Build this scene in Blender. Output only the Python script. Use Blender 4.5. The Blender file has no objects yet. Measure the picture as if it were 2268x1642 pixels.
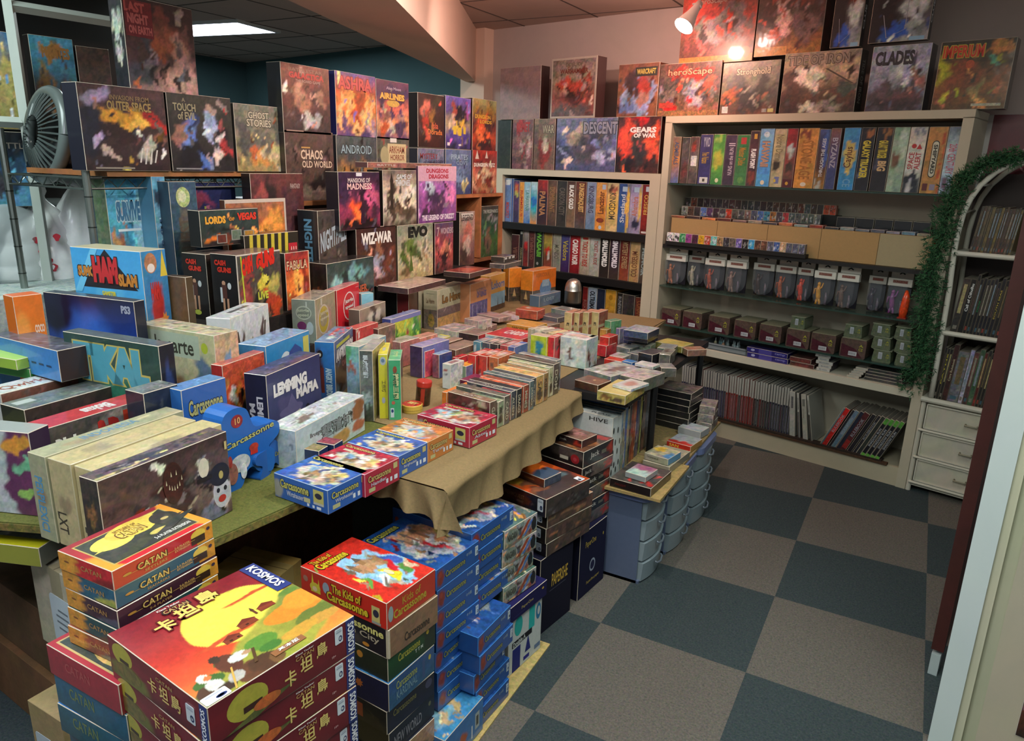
import bpy, math, random
import numpy as np
from mathutils import Vector, Matrix
S = bpy.context.scene
COL = S.collection
R_ = math.radians
# ------------------------------------------------------------------ camera
IW, IH = 2268, 1642
FPX = 1614.0
YAW, PITCH, ROLL = -.5047, .2767, .0275
CAM = np.array([.28185, -4.11075, 1.546])
_cy, _sy, _cp, _sp = math.cos(YAW), math.sin(YAW), math.cos(PITCH), math.sin(PITCH)
CW = np.array([_sy*_cp, _cy*_cp, -_sp]); _r = np.array([_cy, -_sy, 0.]); _u = np.cross(_r, CW)
CR = math.cos(ROLL)*_r + math.sin(ROLL)*_u
CU = -math.sin(ROLL)*_r + math.cos(ROLL)*_u
cam = bpy.data.cameras.new('camera'); camo = bpy.data.objects.new('camera', cam); COL.objects.link(camo)
cam.sensor_width = 36; cam.lens = FPX/IW*36; cam.clip_start = .02
camo.matrix_world = Matrix(((CR[0], CU[0], -CW[0], CAM[0]), (CR[1], CU[1], -CW[1], CAM[1]), (CR[2], CU[2], -CW[2], CAM[2]), (0, 0, 0, 1)))
S.camera = camo
# ------------------------------------------------------------------ world, exposure, room lights, one added fill
S.view_settings.view_transform = 'Standard'; S.view_settings.look = 'None'
S.view_settings.gamma = 1; S.view_settings.use_curve_mapping = False
S.view_settings.exposure = 1.15
wd = bpy.data.worlds.new('world'); S.world = wd; wd.use_nodes = True
wd.node_tree.nodes['Background'].inputs[0].default_value = (.8, .9, .92, 1)
wd.node_tree.nodes['Background'].inputs[1].default_value = .13
def area(name, loc, sx, sy, power, col, rot=(0, 0, 0)):
    l = bpy.data.lights.new(name, 'AREA'); l.shape = 'RECTANGLE'; l.size = sx; l.size_y = sy; l.energy = power; l.color = col
    o = bpy.data.objects.new(name, l); o.location = loc; o.rotation_euler = rot; COL.objects.link(o); return o
def spot(name, loc, tgt, power, col, ang=80, blend=.8, r=.03):
    l = bpy.data.lights.new(name, 'SPOT'); l.energy = power; l.color = col; l.spot_size = R_(ang); l.spot_blend = blend; l.shadow_soft_size = r
    o = bpy.data.objects.new(name, l); o.location = loc; COL.objects.link(o)
    o.rotation_euler = (Vector(tgt)-Vector(loc)).to_track_quat('-Z', 'Y').to_euler(); return o
area('fluorescent_front', (-.45, -3.9, 2.46), 1.2, 1.2, 27, (.93, 1, .95))
area('fluorescent_door', (.6, -2.3, 2.46), .6, 1.2, 17, (.9, 1, .95))
area('fill_left', (-2.35, -3.55, 2.46), .6, 1.2, 17, (.84, 1, .98))  # added fill with no known fitting, brightens the bags and left shelves
area('fluorescent_mid', (-3.6, -1.1, 2.46), .6, 1.2, 22, (.8, 1, .98))
area('fluorescent_far', (-4.75, .06, 2.45), .6, .6, 16, (.78, .96, 1))
spot('spot_back', (-1.5, -1.1, 2.42), (-1.9, .2, 1.6), 20, (1, .74, .66), 120)
spot('spot_mid', (-.9, -1.7, 2.42), (-2.0, -1.2, 1.1), 32, (1, .78, .7), 110)
spot('spot_table', (-.5, -2.4, 2.42), (-1.6, -1.9, .7), 30, (1, .88, .8), 110)

# ------------------------------------------------------------------ pixel helpers: where a sight line meets a real plane
def ray(p): return CW*FPX + CR*(p[0]-IW/2) - CU*(p[1]-IH/2)
def onz(p, z): d = ray(p); return CAM + d*((z-CAM[2])/d[2])
def onv(p, pl):
    a = R_(pl[2]); n = np.array([-math.sin(a), math.cos(a)]); d = ray(p)
    return CAM + d*(((np.array(pl[:2])-CAM[:2])@n)/(d[:2]@n))
def atd(p, dep): d = ray(p); return CAM + d*(dep/(d@CW))
def pxd(P): return float((np.asarray(P)-CAM)@CW)
# ------------------------------------------------------------------ colour
def lin(h):
    h = h.lstrip('#')
    if len(h) == 3: h = ''.join(c*2 for c in h)
    v = np.array([int(h[i:i+2], 16)/255 for i in (0, 2, 4)])
    return np.where(v < .04045, v/12.92, ((v+.055)/1.055)**2.4)
# ------------------------------------------------------------------ materials
def newmat(name):
    m = bpy.data.materials.new(name); m.use_nodes = True; return m, m.node_tree, m.node_tree.nodes['Principled BSDF']
def printed(name, rough, coat, bump, spec=.5, mott=1.0, metal=0, trans=0, nscale=70):
    m, t, b = newmat(name); N = t.nodes; L = t.links
    at = N.new('ShaderNodeAttribute'); at.attribute_name = 'Col'
    tc = N.new('ShaderNodeTexCoord'); oi = N.new('ShaderNodeObjectInfo')
    mp = N.new('ShaderNodeVectorMath'); mp.operation = 'MULTIPLY_ADD'
    sc = N.new('ShaderNodeVectorMath'); sc.operation = 'SCALE'; sc.inputs[0].default_value = (7, 13, 5)
    L.new(oi.outputs['Random'], sc.inputs['Scale']); mp.inputs[1].default_value = (1, 1, 1)
    L.new(tc.outputs['Object'], mp.inputs[0]); L.new(sc.outputs[0], mp.inputs[2])
    n1 = N.new('ShaderNodeTexNoise'); n1.inputs['Scale'].default_value = nscale; n1.inputs['Detail'].default_value = 5; n1.inputs['Roughness'].default_value = .62; n1.inputs['Distortion'].default_value = .6
    L.new(mp.outputs[0], n1.inputs['Vector'])
    # colour*(1 + a*k*(noise-0.5))
    sub = N.new('ShaderNodeVectorMath'); sub.operation = 'SUBTRACT'; sub.inputs[1].default_value = (.5, .5, .5); 
    mc = N.new('ShaderNodeMix'); mc.data_type = 'RGBA'; mc.inputs[0].default_value = .35; L.new(n1.outputs[0], mc.inputs[6]); L.new(n1.outputs['Color'], mc.inputs[7]); L.new(mc.outputs[2], sub.inputs[0])
    k = N.new('ShaderNodeMath'); k.operation = 'MULTIPLY'; k.inputs[1].default_value = 7*mott; L.new(at.outputs['Alpha'], k.inputs[0])
    s2 = N.new('ShaderNodeVectorMath'); s2.operation = 'SCALE'; L.new(sub.outputs[0], s2.inputs[0]); L.new(k.outputs[0], s2.inputs['Scale'])
    ad = N.new('ShaderNodeVectorMath'); ad.operation = 'ADD'; ad.inputs[1].default_value = (1, 1, 1); L.new(s2.outputs[0], ad.inputs[0])
    mx = N.new('ShaderNodeVectorMath'); mx.operation = 'MAXIMUM'; mx.inputs[1].default_value = (.12, .12, .12); L.new(ad.outputs[0], mx.inputs[0])
    mul = N.new('ShaderNodeVectorMath'); mul.operation = 'MULTIPLY'; L.new(at.outputs['Color'], mul.inputs[0]); L.new(mx.outputs[0], mul.inputs[1])
    L.new(mul.outputs[0], b.inputs['Base Color'])
    b.inputs['Roughness'].default_value = rough; b.inputs['Coat Weight'].default_value = coat; b.inputs['Coat Roughness'].default_value = .09
    b.inputs['Metallic'].default_value = metal; b.inputs['Transmission Weight'].default_value = trans
    b.inputs['Specular IOR Level'].default_value = spec
    if bump:
        n2 = N.new('ShaderNodeTexNoise'); n2.inputs['Scale'].default_value = 11; n2.inputs['Detail'].default_value = 2
        L.new(mp.outputs[0], n2.inputs['Vector'])
        bp = N.new('ShaderNodeBump'); bp.inputs['Strength'].default_value = bump; bp.inputs['Distance'].default_value = .004
        L.new(n2.outputs[0], bp.inputs['Height']); L.new(bp.outputs[0], b.inputs['Coat Normal'])
    return m
M = dict(
    print=printed('shrink_wrapped_print', .42, .55, .35),
    matte=printed('matte_board', .85, 0, 0, .25),
    paint=printed('painted_wood', .5, 0, 0, .4, nscale=9),
    plastic=printed('smooth_plastic', .3, .2, 0),
    metal=printed('brushed_metal', .36, 0, 0, metal=1),
    cloth=printed('woven_cloth', .95, 0, 0, .1, nscale=160),
    leaf=printed('needle_green', .7, 0, 0, .2, nscale=40),
    wall=printed('wall_paint', .9, 0, 0, .15, nscale=3))
def clearmat(name, col, rough, alpha):
    m, t, b = newmat(name); b.inputs['Base Color'].default_value = (*lin(col), 1); b.inputs['Roughness'].default_value = rough
    b.inputs['Alpha'].default_value = alpha; b.inputs['Coat Weight'].default_value = .6; b.inputs['Coat Roughness'].default_value = .05; return m
M['frost'] = clearmat('frosted_plastic', '8f9fa6', .35, .8)
M['clear'] = clearmat('clear_blister_plastic', 'c4ccd4', .06, .10)
M['glass'] = clearmat('green_edged_glass', '3c5a52', .08, .55)
M['bag'] = clearmat('thin_white_bag', 'e6e8e6', .35, .9)
M['jug'] = clearmat('clear_water_jug', 'b4bebe', .25, .5)
def emit(name, col, s):
    m, t, b = newmat(name); b.inputs['Emission Color'].default_value = (*col, 1); b.inputs['Emission Strength'].default_value = s; return m
M['tube'] = emit('lit_diffuser', (.8, .8, 1), 7)
M['bulb'] = emit('lit_bulb', (1, .85, .75), 30)
# ------------------------------------------------------------------ mesh builder (vertex coloured)
class MB:
    def __init__(s): s.v = []; s.f = []; s.c = []; s.n = 0
    def add(s, v, f, c):
        v = np.asarray(v, float).reshape(-1, 3); c = np.asarray(c, float)
        if c.ndim == 1: c = np.tile(c, (len(v), 1))
        if c.shape[1] == 3: c = np.hstack([c, np.full((len(c), 1), .03)])
        s.v.append(v); s.c.append(c); s.f += [tuple(i+s.n for i in q) for q in f]; s.n += len(v); return s
    def box(s, a, b, c, al=.03):
        x0, y0, z0 = a; x1, y1, z1 = b; c = np.append(lin(c), al) if isinstance(c, str) else c
        P = [(x0, y0, z0), (x1, y0, z0), (x1, y1, z0), (x0, y1, z0), (x0, y0, z1), (x1, y0, z1), (x1, y1, z1), (x0, y1, z1)]
        for q in ((0, 3, 2, 1), (4, 5, 6, 7), (0, 1, 5, 4), (1, 2, 6, 5), (2, 3, 7, 6), (3, 0, 4, 7)):
            s.add([P[i] for i in q], [(0, 1, 2, 3)], c)
        return s
    def obox(s, M4, a, b, c, al=.03):
        t = MB().box(a, b, c, al)
        for v in t.v: v[:] = [tuple(M4 @ Vector(x)) for x in v]
        s.v += t.v; s.c += t.c; s.f += [tuple(i+s.n for i in q) for q in t.f]; s.n += t.n; return s
    def tube(s, P, r, c, seg=10, al=.03, cap=True):
        P = [np.array(p, float) for p in P]; rr = r if hasattr(r, '__len__') else [r]*len(P)
        c = np.append(lin(c), al) if isinstance(c, str) else c; V = []; up = None
        for i, p in enumerate(P):
            d = P[min(i+1, len(P)-1)]-P[max(i-1, 0)]; d = d/(np.linalg.norm(d)+1e-12)
            if up is None: up = np.array([0, 0, 1.]) if abs(d[2]) < .9 else np.array([1., 0, 0])
            a = np.cross(d, up); a /= np.linalg.norm(a); b = np.cross(a, d); up = b
            for k in range(seg):
                t = 2*math.pi*k/seg; V.append(p+rr[i]*(math.cos(t)*a+math.sin(t)*b))
        F = [(i*seg+k, i*seg+(k+1) % seg, (i+1)*seg+(k+1) % seg, (i+1)*seg+k) for i in range(len(P)-1) for k in range(seg)]
        if cap: F += [tuple(range(seg))[::-1], tuple(range((len(P)-1)*seg, len(P)*seg))]
        return s.add(V, F, c)
    def lathe(s, prof, c, ctr=(0, 0, 0), seg=24, al=.03):
        if isinstance(c, str): c = np.append(lin(c), al)
        V = []
        for r, z in prof:
            for k in range(seg): t = 2*math.pi*k/seg; V.append((ctr[0]+r*math.cos(t), ctr[1]+r*math.sin(t), ctr[2]+z))
        F = [(i*seg+k, i*seg+(k+1) % seg, (i+1)*seg+(k+1) % seg, (i+1)*seg+k) for i in range(len(prof)-1) for k in range(seg)]
        return s.add(V, F, c)
    def prism(s, pts, a, b, c, al=.03):
        """polygon pts (3D ring a -> ring b given as functions)"""
        if isinstance(c, str): c = np.append(lin(c), al)
        n = len(pts); A = [a(p) for p in pts]; B = [b(p) for p in pts]
        s.add(A, [tuple(range(n))[::-1]], c); s.add(B, [tuple(range(n))], c)
        for i in range(n):
            j = (i+1) % n; s.add([A[i], A[j], B[j], B[i]], [(0, 1, 2, 3)], c)
        return s
    def mesh(s, name, smooth=False):
        me = bpy.data.meshes.new(name); V = np.vstack(s.v); me.from_pydata(V.tolist(), [], s.f)
        ca = me.color_attributes.new('Col', 'FLOAT_COLOR', 'POINT'); ca.data.foreach_set('color', np.vstack(s.c).astype(np.float32).ravel())
        if smooth: me.polygons.foreach_set('use_smooth', [True]*len(me.polygons))
        me.update(); return me
    def obj(s, name, mat='print', parent=None, loc=(0, 0, 0), rot=(0, 0, 0), smooth=False):
        o = bpy.data.objects.new(name, s.mesh(name, smooth)); o.data.materials.append(M[mat] if isinstance(mat, str) else mat)
        COL.objects.link(o); o.location = [float(x) for x in loc]; o.rotation_euler = rot
        if parent: o.parent = parent
        return o
def tag(o, label=None, cat=None, group=None, kind=None):
    if label: o['label'] = label
    if cat: o['category'] = cat
    if group: o['group'] = group
    if kind: o['kind'] = kind
    return o
def empty(name, loc=(0, 0, 0), rz=0, **k):
    o = bpy.data.objects.new(name, None); o.empty_display_size = .05; COL.objects.link(o); o.location = [float(x) for x in loc]; o.rotation_euler = (0, 0, rz); return tag(o, **k)
ORD = 'first second third fourth fifth sixth seventh eighth ninth tenth eleventh twelfth thirteenth fourteenth fifteenth sixteenth seventeenth eighteenth nineteenth twentieth'.split()
ORD += ['twenty-'+w for w in ORD[:9]]+['thirtieth']+['thirty-'+w for w in ORD[:9]]+['fortieth']+['forty-'+w for w in ORD[:9]]+['fiftieth']+['fifty-'+w for w in ORD[:9]]
# ------------------------------------------------------------------ lettering
_tc = {}
def glyphs(txt, bold=0.):
    k = (txt, bold)
    if k not in _tc:
        cu = bpy.data.curves.new('t', 'FONT'); cu.body = txt; cu.size = 1; cu.resolution_u = 2; cu.offset = bold; cu.fill_mode = 'FRONT'
        o = bpy.data.objects.new('t', cu); me = o.to_mesh()
        v = np.zeros(len(me.vertices)*3); me.vertices.foreach_get('co', v); v = v.reshape(-1, 3)[:, :2]
        f = [tuple(p.vertices) for p in me.polygons]; o.to_mesh_clear(); bpy.data.objects.remove(o); bpy.data.curves.remove(cu)
        if len(v) == 0: v = np.array([[0, 0], [1, 0], [1, 1.]]); f = []
        lo = v.min(0); hi = v.max(0); _tc[k] = ((v-lo)/np.maximum(hi-lo, 1e-6), f)
    return _tc[k]
# ------------------------------------------------------------------ printed faces
def art(bg, blobs='', texts=(), n=.2, rnd=None, bars='', edge=None, hi=0):
    if hi:   # ellipses become painted areas with organic edges
        keep = []
        for b in bars.split(';'):
            q = b.split()
            if q and q[0] == 'e': u0, v0, u1, v1 = map(float, q[1:5]); blobs += ';%.4f %.4f %.4f %.4f %s .12' % ((u0+u1)/2, (v0+v1)/2, abs(u1-u0)/2, abs(v1-v0)/2, q[5])
            elif q: keep.append(b)
        bars = ';'.join(keep); return dict(bg=bg, blobs=blobs.strip(';'), texts=list(texts), n=n, rnd=rnd, bars=bars, edge=edge, hi=hi)
    return dict(bg=bg, blobs=blobs, texts=list(texts), n=n, rnd=rnd, bars=bars, edge=edge)
def paint(a, nx, ny):
    g = np.array([lin(c) for c in a['bg'].split()]); u, v = np.meshgrid(np.linspace(0, 1, nx+1), np.linspace(0, 1, ny+1))
    ww = (.012 if a.get('hi') else .045)*min(1., a['n']*3+.05); ph = len(a['blobs'])*.7+nx
    u = u+ww*(np.sin(11*v+ph)+.6*np.sin(23*v+7*u+2*ph)+.4*np.sin(41*v-17*u+ph)); v0_ = v
    v = np.clip(v+ww*(np.sin(13*u+ph*1.3)+.6*np.sin(27*u-9*v+ph)+.4*np.sin(45*u+19*v)), 0, 1) if len(g) > 1 else v+ww*(np.sin(13*u+ph*1.3)+.6*np.sin(27*u-9*v+ph)+.4*np.sin(45*u+19*v))
    if len(g) == 1: C = np.tile(g[0], (ny+1, nx+1, 1))
    else:
        t = (1-v)*(len(g)-1); i = np.clip(t.astype(int), 0, len(g)-2); w = (t-i)[..., None]; C = g[i]*(1-w)+g[i+1]*w
    al = np.full(u.shape, float(a['n']))
    bl = [b.split() for b in a['blobs'].split(';') if b.strip()]
    if a['rnd']:
        sd, cnt, pal = a['rnd']; rg = random.Random(sd); pal = pal.split()
        for k in range(cnt):
            bl.append([rg.uniform(.05, .95), rg.betavariate(1.6, 2.2), rg.uniform(.04, .16), rg.uniform(.06, .24), rg.choice(pal), rg.uniform(.3, .9)])
    if nx > 14 and ny > 8 and a['n'] >= .3:
        rg = random.Random(len(bl)*17+nx*3+ny); pal = [b[4] for b in bl]+a['bg'].split()
        for k in range(int(26*min(a['n'], .6)*2)):
            c = np.clip(lin(rg.choice(pal))*rg.choice([.25, .4, .6, 1.4, 1.9])+rg.choice([0, 0, .04]), 0, .8); s_ = rg.uniform(.012, .045); e_ = rg.uniform(.8, 2.8)
            bl.append([rg.uniform(.04, .96), rg.betavariate(1.5, 2.0), s_, s_*e_, c, .25])
    for b in bl:
        cu, cv, ru, rv = map(float, b[:4]); c = lin(b[4]) if isinstance(b[4], str) else b[4]; so = (float(b[5]) if len(b) > 5 else .5)*.65
        r = np.sqrt(((u-cu)/ru)**2+((v-cv)/rv)**2); w = np.clip((1+so*.5-r)/max(so, .02), 0, 1)[..., None]; w = w*w*(3-2*w); C = C*(1-w)+c*w
    rs = np.random.RandomState(int(nx*7+ny*13+len(bl)*31)); am = min(.5, a['n']*.9)
    g1 = rs.rand(ny+1, nx+1, 1)-.5; g2 = rs.rand(ny+1, nx+1, 3)-.5
    k2 = rs.rand((ny//3)+2, (nx//3)+2, 3)-.5; k2 = np.kron(k2*.4+k2[..., :1]*.6, np.ones((3, 3, 1)))[:ny+1, :nx+1]
    if nx > 2 and ny > 2: C = np.clip(C*(1+am*(1.1*g1+.3*g2+1.5*k2)), 0.002, 1)
    al = al*.55
    return np.concatenate([C, al[..., None]], 2)
def face(mb, a, O, U, V, cut=.0012):
    """one printed face; O corner, U and V edge vectors"""
    O, U, V = (np.array(x, float) for x in (O, U, V)); lu, lv = np.linalg.norm(U), np.linalg.norm(V)
    nrm = np.cross(U, V); nrm /= np.linalg.norm(nrm)
    iu, iv = min(cut/lu, .2), min(cut/lv, .2)
    O2 = O+U*iu+V*iv; U2 = U*(1-2*iu); V2 = V*(1-2*iv)
    if isinstance(a, str): a = art(a, n=.06)
    simple = not a['blobs'] and not a['rnd'] and len(a['bg'].split()) == 1 and a['n'] < .15
    res = mb.res*(1.6 if a.get('hi') else 1); cap = 150 if a.get('hi') else 64
    nx = 1 if simple else int(max(3, min(cap, lu*res))); ny = 1 if simple else int(max(3, min(cap, lv*res)))
    C = paint(a, nx, ny); uu, vv = np.meshgrid(np.linspace(0, 1, nx+1), np.linspace(0, 1, ny+1))
    P = O2+uu[..., None]*U2+vv[..., None]*V2
    F = [(j*(nx+1)+i, j*(nx+1)+i+1, (j+1)*(nx+1)+i+1, (j+1)*(nx+1)+i) for j in range(ny) for i in range(nx)]
    mb.add(P.reshape(-1, 3), F, C.reshape(-1, 4))
    lay = 1
    for b in [b.split() for b in a['bars'].split(';') if b.strip()]:   # flat printed shapes: r(ect) e(llipse) t(riangle)
        k = b[0]; u0, v0, u1, v1 = map(float, b[1:5]); c = np.append(lin(b[5]), float(b[6]) if len(b) > 6 else .05)
        if k == 'r': q = [(u0, v0), (u1, v0), (u1, v1), (u0, v1)]
        elif k == 't': q = [(u0, v0), (u1, v0), ((u0+u1)/2, v1)]
        elif k == 'd': q = [((u0+u1)/2, v0), (u1, (v0+v1)/2), ((u0+u1)/2, v1), (u0, (v0+v1)/2)]
        elif k == 's': q = [((u0+u1)/2+(u1-u0)/2*(1 if i % 2 else .6)*math.cos(i*math.pi/8), (v0+v1)/2+(v1-v0)/2*(1 if i % 2 else .6)*math.sin(i*math.pi/8)) for i in range(16)]
        elif k == 'l':  # slanted bar, parallelogram
            w = float(b[7]) if len(b) > 7 else .03; q = [(u0, v0), (u0+w, v0), (u1+w, v1), (u1, v1)]
        else: q = [((u0+u1)/2+(u1-u0)/2*math.cos(i*math.pi/12), (v0+v1)/2+(v1-v0)/2*math.sin(i*math.pi/12)) for i in range(24)]
        mb.add([O2+U2*x+V2*y+nrm*(.00012*lay) for x, y in q], [tuple(range(len(q)))], c); lay += 1
    for t in a['texts']:
        s, u0, v0, u1, v1, c = t[:6]; o = t[6] if len(t) > 6 else {}
        rot = o.get('r', 0); sl = o.get('sl', 0.)
        for bold, cc, zz in ([(o.get('b', .015)+.045, o['o'], lay)] if 'o' in o else [])+[(o.get('b', .015), c, lay+1)]:
            g, gf = glyphs(s, bold)
            if len(gf) == 0: continue
            x, y = g[:, 0], g[:, 1]
            e = .012 if cc != c else 0
            if rot == 0: X, Y = x, y
            elif rot == 90: X, Y = 1-y, x            # reads bottom to top
            elif rot == -90: X, Y = y, 1-x           # reads top to bottom
            elif rot == 180: X, Y = 1-x, 1-y
            if 'arc' in o: Y = Y+o['arc']*(1-4*(X-.5)**2)
            X = u0-e+(u1-u0+2*e)*X; Y = v0-e+(v1-v0+2*e)*Y+sl*(X-u0)
            P = O2+X[:, None]*U2+Y[:, None]*V2+nrm*(.00012*zz+.0001)
            mb.add(P, gf, np.append(lin(cc), .04))
        lay += 2
def box_mesh(wx, wy, h, A, edge='c8bca8', res=170, cut=.0012, lid=0, lidc='181412'):
    """six faces F R T L B and underside, with a thin worn chamfer between them"""
    mb = MB(); mb.res = res; x, y = wx/2, wy/2
    g = lambda k, d: A.get(k, A.get(d, '888'))
    side = g('S', 'F')
    face(mb, g('F', 'S'), (-x, -y, 0), (wx, 0, 0), (0, 0, h), cut)
    face(mb, g('R', 'S'), (x, -y, 0), (0, wy, 0), (0, 0, h), cut)
    if 'T1' in A: face(mb, A['T1'], (x, -y, h), (0, wy, 0), (-wx, 0, 0), cut)
    elif 'T2' in A: face(mb, A['T2'], (x, y, h), (-wx, 0, 0), (0, -wy, 0), cut)
    else: face(mb, g('T', 'S'), (-x, -y, h), (wx, 0, 0), (0, wy, 0), cut)
    bk = A.get('K', side if isinstance(side, str) else side['bg'].split()[-1])
    face(mb, A.get('L', bk), (-x, y, 0), (0, -wy, 0), (0, 0, h), cut)
    face(mb, bk, (x, y, 0), (-wx, 0, 0), (0, 0, h), cut); face(mb, bk, (-x, y, 0), (wx, 0, 0), (0, -wy, 0), cut)
    c = min(cut, wx*.2, wy*.2, h*.2); E = []; ec = lin(edge)
    def cor(sx, sy, sz, ax):
        p = [sx*x, sy*y, h if sz else 0]; q = [(-sx*c), (-sy*c), (-c if sz else c)]
        for i in range(3):
            if i != ax: p[i] += q[i]
        return p
    for sx in (-1, 1):
        for sy in (-1, 1):
            E.append([cor(sx, sy, 0, 0), cor(sx, sy, 1, 0), cor(sx, sy, 1, 1), cor(sx, sy, 0, 1)])
        for sz in (0, 1): E.append([cor(sx, -1, sz, 0), cor(sx, 1, sz, 0), cor(sx, 1, sz, 2), cor(sx, -1, sz, 2)])
    for sy in (-1, 1):
        for sz in (0, 1): E.append([cor(-1, sy, sz, 1), cor(1, sy, sz, 1), cor(1, sy, sz, 2), cor(-1, sy, sz, 2)])
    for q in E: mb.add(q, [(0, 1, 2, 3)], ec)
    for sx in (-1, 1):
        for sy in (-1, 1):
            for sz in (0, 1): mb.add([cor(sx, sy, sz, i) for i in range(3)], [(0, 1, 2)], ec)
    if lid:
        z = h*lid; e = .0005; lc = lin(lidc); q = .0008
        mb.add([(-x-e, -y-e, z-q), (x+e, -y-e, z-q), (x+e, -y-e, z+q), (-x-e, -y-e, z+q)], [(0, 1, 2, 3)], lc)
        mb.add([(x+e, -y-e, z-q), (x+e, y+e, z-q), (x+e, y+e, z+q), (x+e, -y-e, z+q)], [(0, 1, 2, 3)], lc)
    return mb
def rot2(a): a = R_(a); return np.array([math.cos(a), math.sin(a)]), np.array([-math.sin(a), math.cos(a)])
BOXES = []
def put(label, c, dims, yaw, A, name='game_box', cat='board game box', group=None, mat='print', tilt=(0, 0), edge='c8bca8', lid=0, lidc='181412', st=(), res=None):
    """c = centre of the underside"""
    wx, wy, h = dims; dep = max(1.0, float((np.array([c[0], c[1], c[2]])-CAM)@CW))
    r = res or max(40, FPX/dep/4.6)
    o = box_mesh(wx, wy, h, A, edge, r, lid=lid, lidc=lidc).obj(name, mat, loc=c, rot=(R_(tilt[0]), R_(tilt[1]), R_(yaw)))
    tag(o, label, cat, group)
    for q in st: sticker(o, dims, *q)
    BOXES.append(o); return o
def sticker(o, dims, fc, u0, v0, u1, v1, c='e4e8ee', ink=None, name='price_sticker', lab=None):
    wx, wy, h = dims; x, y = wx/2, wy/2
    O, U, V = dict(F=((-x, -y, 0), (wx, 0, 0), (0, 0, h)), R=((x, -y, 0), (0, wy, 0), (0, 0, h)), T=((-x, -y, h), (wx, 0, 0), (0, wy, 0)), T1=((x, -y, h), (0, wy, 0), (-wx, 0, 0)))[fc]
    O, U, V = (np.array(t, float) for t in (O, U, V)); n = np.cross(U, V); n /= np.linalg.norm(n); mb = MB(); mb.res = 60
    lu, lv = np.linalg.norm(U), np.linalg.norm(V); rr = .12*min((u1-u0)*lu, (v1-v0)*lv); Q = []
    for cx, cy, a0 in ((u1, v0, -90), (u1, v1, 0), (u0, v1, 90), (u0, v0, 180)):
        sx = -1 if cx == u1 else 1; sy = -1 if cy == v1 else 1
        for k in range(4):
            a = R_(a0+30*k); Q.append(O+U*(cx+sx*rr/lu+rr/lu*math.cos(a))+V*(cy+sy*rr/lv+rr/lv*math.sin(a)))
    mb.prism(Q, lambda p: p+n*.0006, lambda p: p+n*.0011, c)
    for b in (ink or '').split(';'):
        if b.strip():
            b = b.split(); a0, b0, a1, b1 = map(float, b[1:5]); cc = lin(b[5])
            X = lambda s, t: O+U*(u0+(u1-u0)*s)+V*(v0+(v1-v0)*t)+n*.0013
            q = [(a0, b0), (a1, b0), (a1, b1), (a0, b1)] if b[0] == 'r' else [((a0+a1)/2+(a1-a0)/2*math.cos(i*math.pi/8), (b0+b1)/2+(b1-b0)/2*math.sin(i*math.pi/8)) for i in range(16)]
            mb.add([X(*p) for p in q], [tuple(range(len(q)))], cc)
    s = mb.obj(name, 'plastic', parent=o)
    if lab: s['label'] = lab
    return s
def TB(label, zt, A_, art_, h, L=None, B=None, wx=None, wy=None, yaw=0., **k):
    """box on something level: A_ = pixel of its near right top corner, L / B = pixels of the top corners to its left / behind"""
    a = onz(A_, zt); e1, e2 = rot2(yaw)
    if wx is None: wx = max(.01, float((a-onz(L, zt))[:2]@e1))
    if wy is None: wy = max(.01, float((onz(B, zt)-a)[:2]@e2))
    c = a[:2]-e1*wx/2+e2*wy/2
    return put(label, (c[0], c[1], zt-h), (wx, wy, h), yaw, art_, **k)
def FB(label, pl, TL, TR, t, art_, zb=None, yb=None, zt=None, yaw=None, **k):
    """upright box whose printed front lies in vertical plane pl=(x,y,angle); TL,TR pixels of its top corners"""
    a, b = onv(TL, pl), onv(TR, pl); w = float(np.linalg.norm((b-a)[:2])); z1 = zt if zt is not None else (a[2]+b[2])/2
    if zb is None: zb = onv(((TL[0]+TR[0])/2, yb), pl)[2]
    e1, e2 = rot2(pl[2]); c = (a[:2]+b[:2])/2+e2*t/2
    return put(label, (c[0], c[1], zb), (w, t, z1-zb), pl[2], art_, **k)
def dpl(p, dep, ang):   # vertical plane through the point seen at p at distance dep, facing angle
    q = atd(p, dep); return (q[0], q[1], ang)
def A3(F, R, T, **k): return dict(F=F, R=R, T=T, **k)
def ra(seed, bg, pal, cnt=9, texts=(), n=.3, bars=''): return art(bg, '', texts, n, (seed, cnt, pal), bars)
# ================================================================== ROOM SHELL
def struct(mb, name, mat='wall', **k): o = mb.obj(name, mat, **k); o['kind'] = 'structure'; return o
mb = MB()
for i in range(-14, 5):
    for j in range(-12, 6):
        c = '384143' if (i+j) % 2 else '5f5b55'
        mb.add([(i*.5, j*.5, 0), (i*.5+.5, j*.5, 0), (i*.5+.5, j*.5+.5, 0), (i*.5, j*.5+.5, 0)], [(0, 1, 2, 3)], np.append(lin(c), .3))
mb.box((-7, -6, -.1), (2.5, 3, -.002), '555555')
struct(mb, 'floor', 'cloth')
WALL = (-2.7, .90, -10.6)          # back wall line
e1, e2 = rot2(WALL[2])
def wpt(s, d=0): return np.array(WALL[:2])+e1*s+e2*d
def wallbox(s0, s1, z0, z1, th, c, name, d=0, mat='wall'):
    mb = MB(); mb.box((s0, d, z0), (s1, d+th, z1), c, .04); return struct(mb, name, mat, loc=(*WALL[:2], 0), rot=(0, 0, R_(WALL[2])))
wallbox(-.02, 5.2, 0, 2.6, .12, 'b4a49e', 'wall_back')
wallbox(-3.6, -.02, 0, 2.6, .12, '4a6264', 'wall_back_left', .12)
mb = MB(); p = wpt(-3.6, .2); mb.box((p[0]-.12, -6, 0), (p[0], p[1]+.1, 2.6), '485e60', .04); struct(mb, 'wall_left')
mb = MB(); mb.box((-7, -6, 2.49), (2.5, 3, 2.6), 'baa398', .04)
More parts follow.
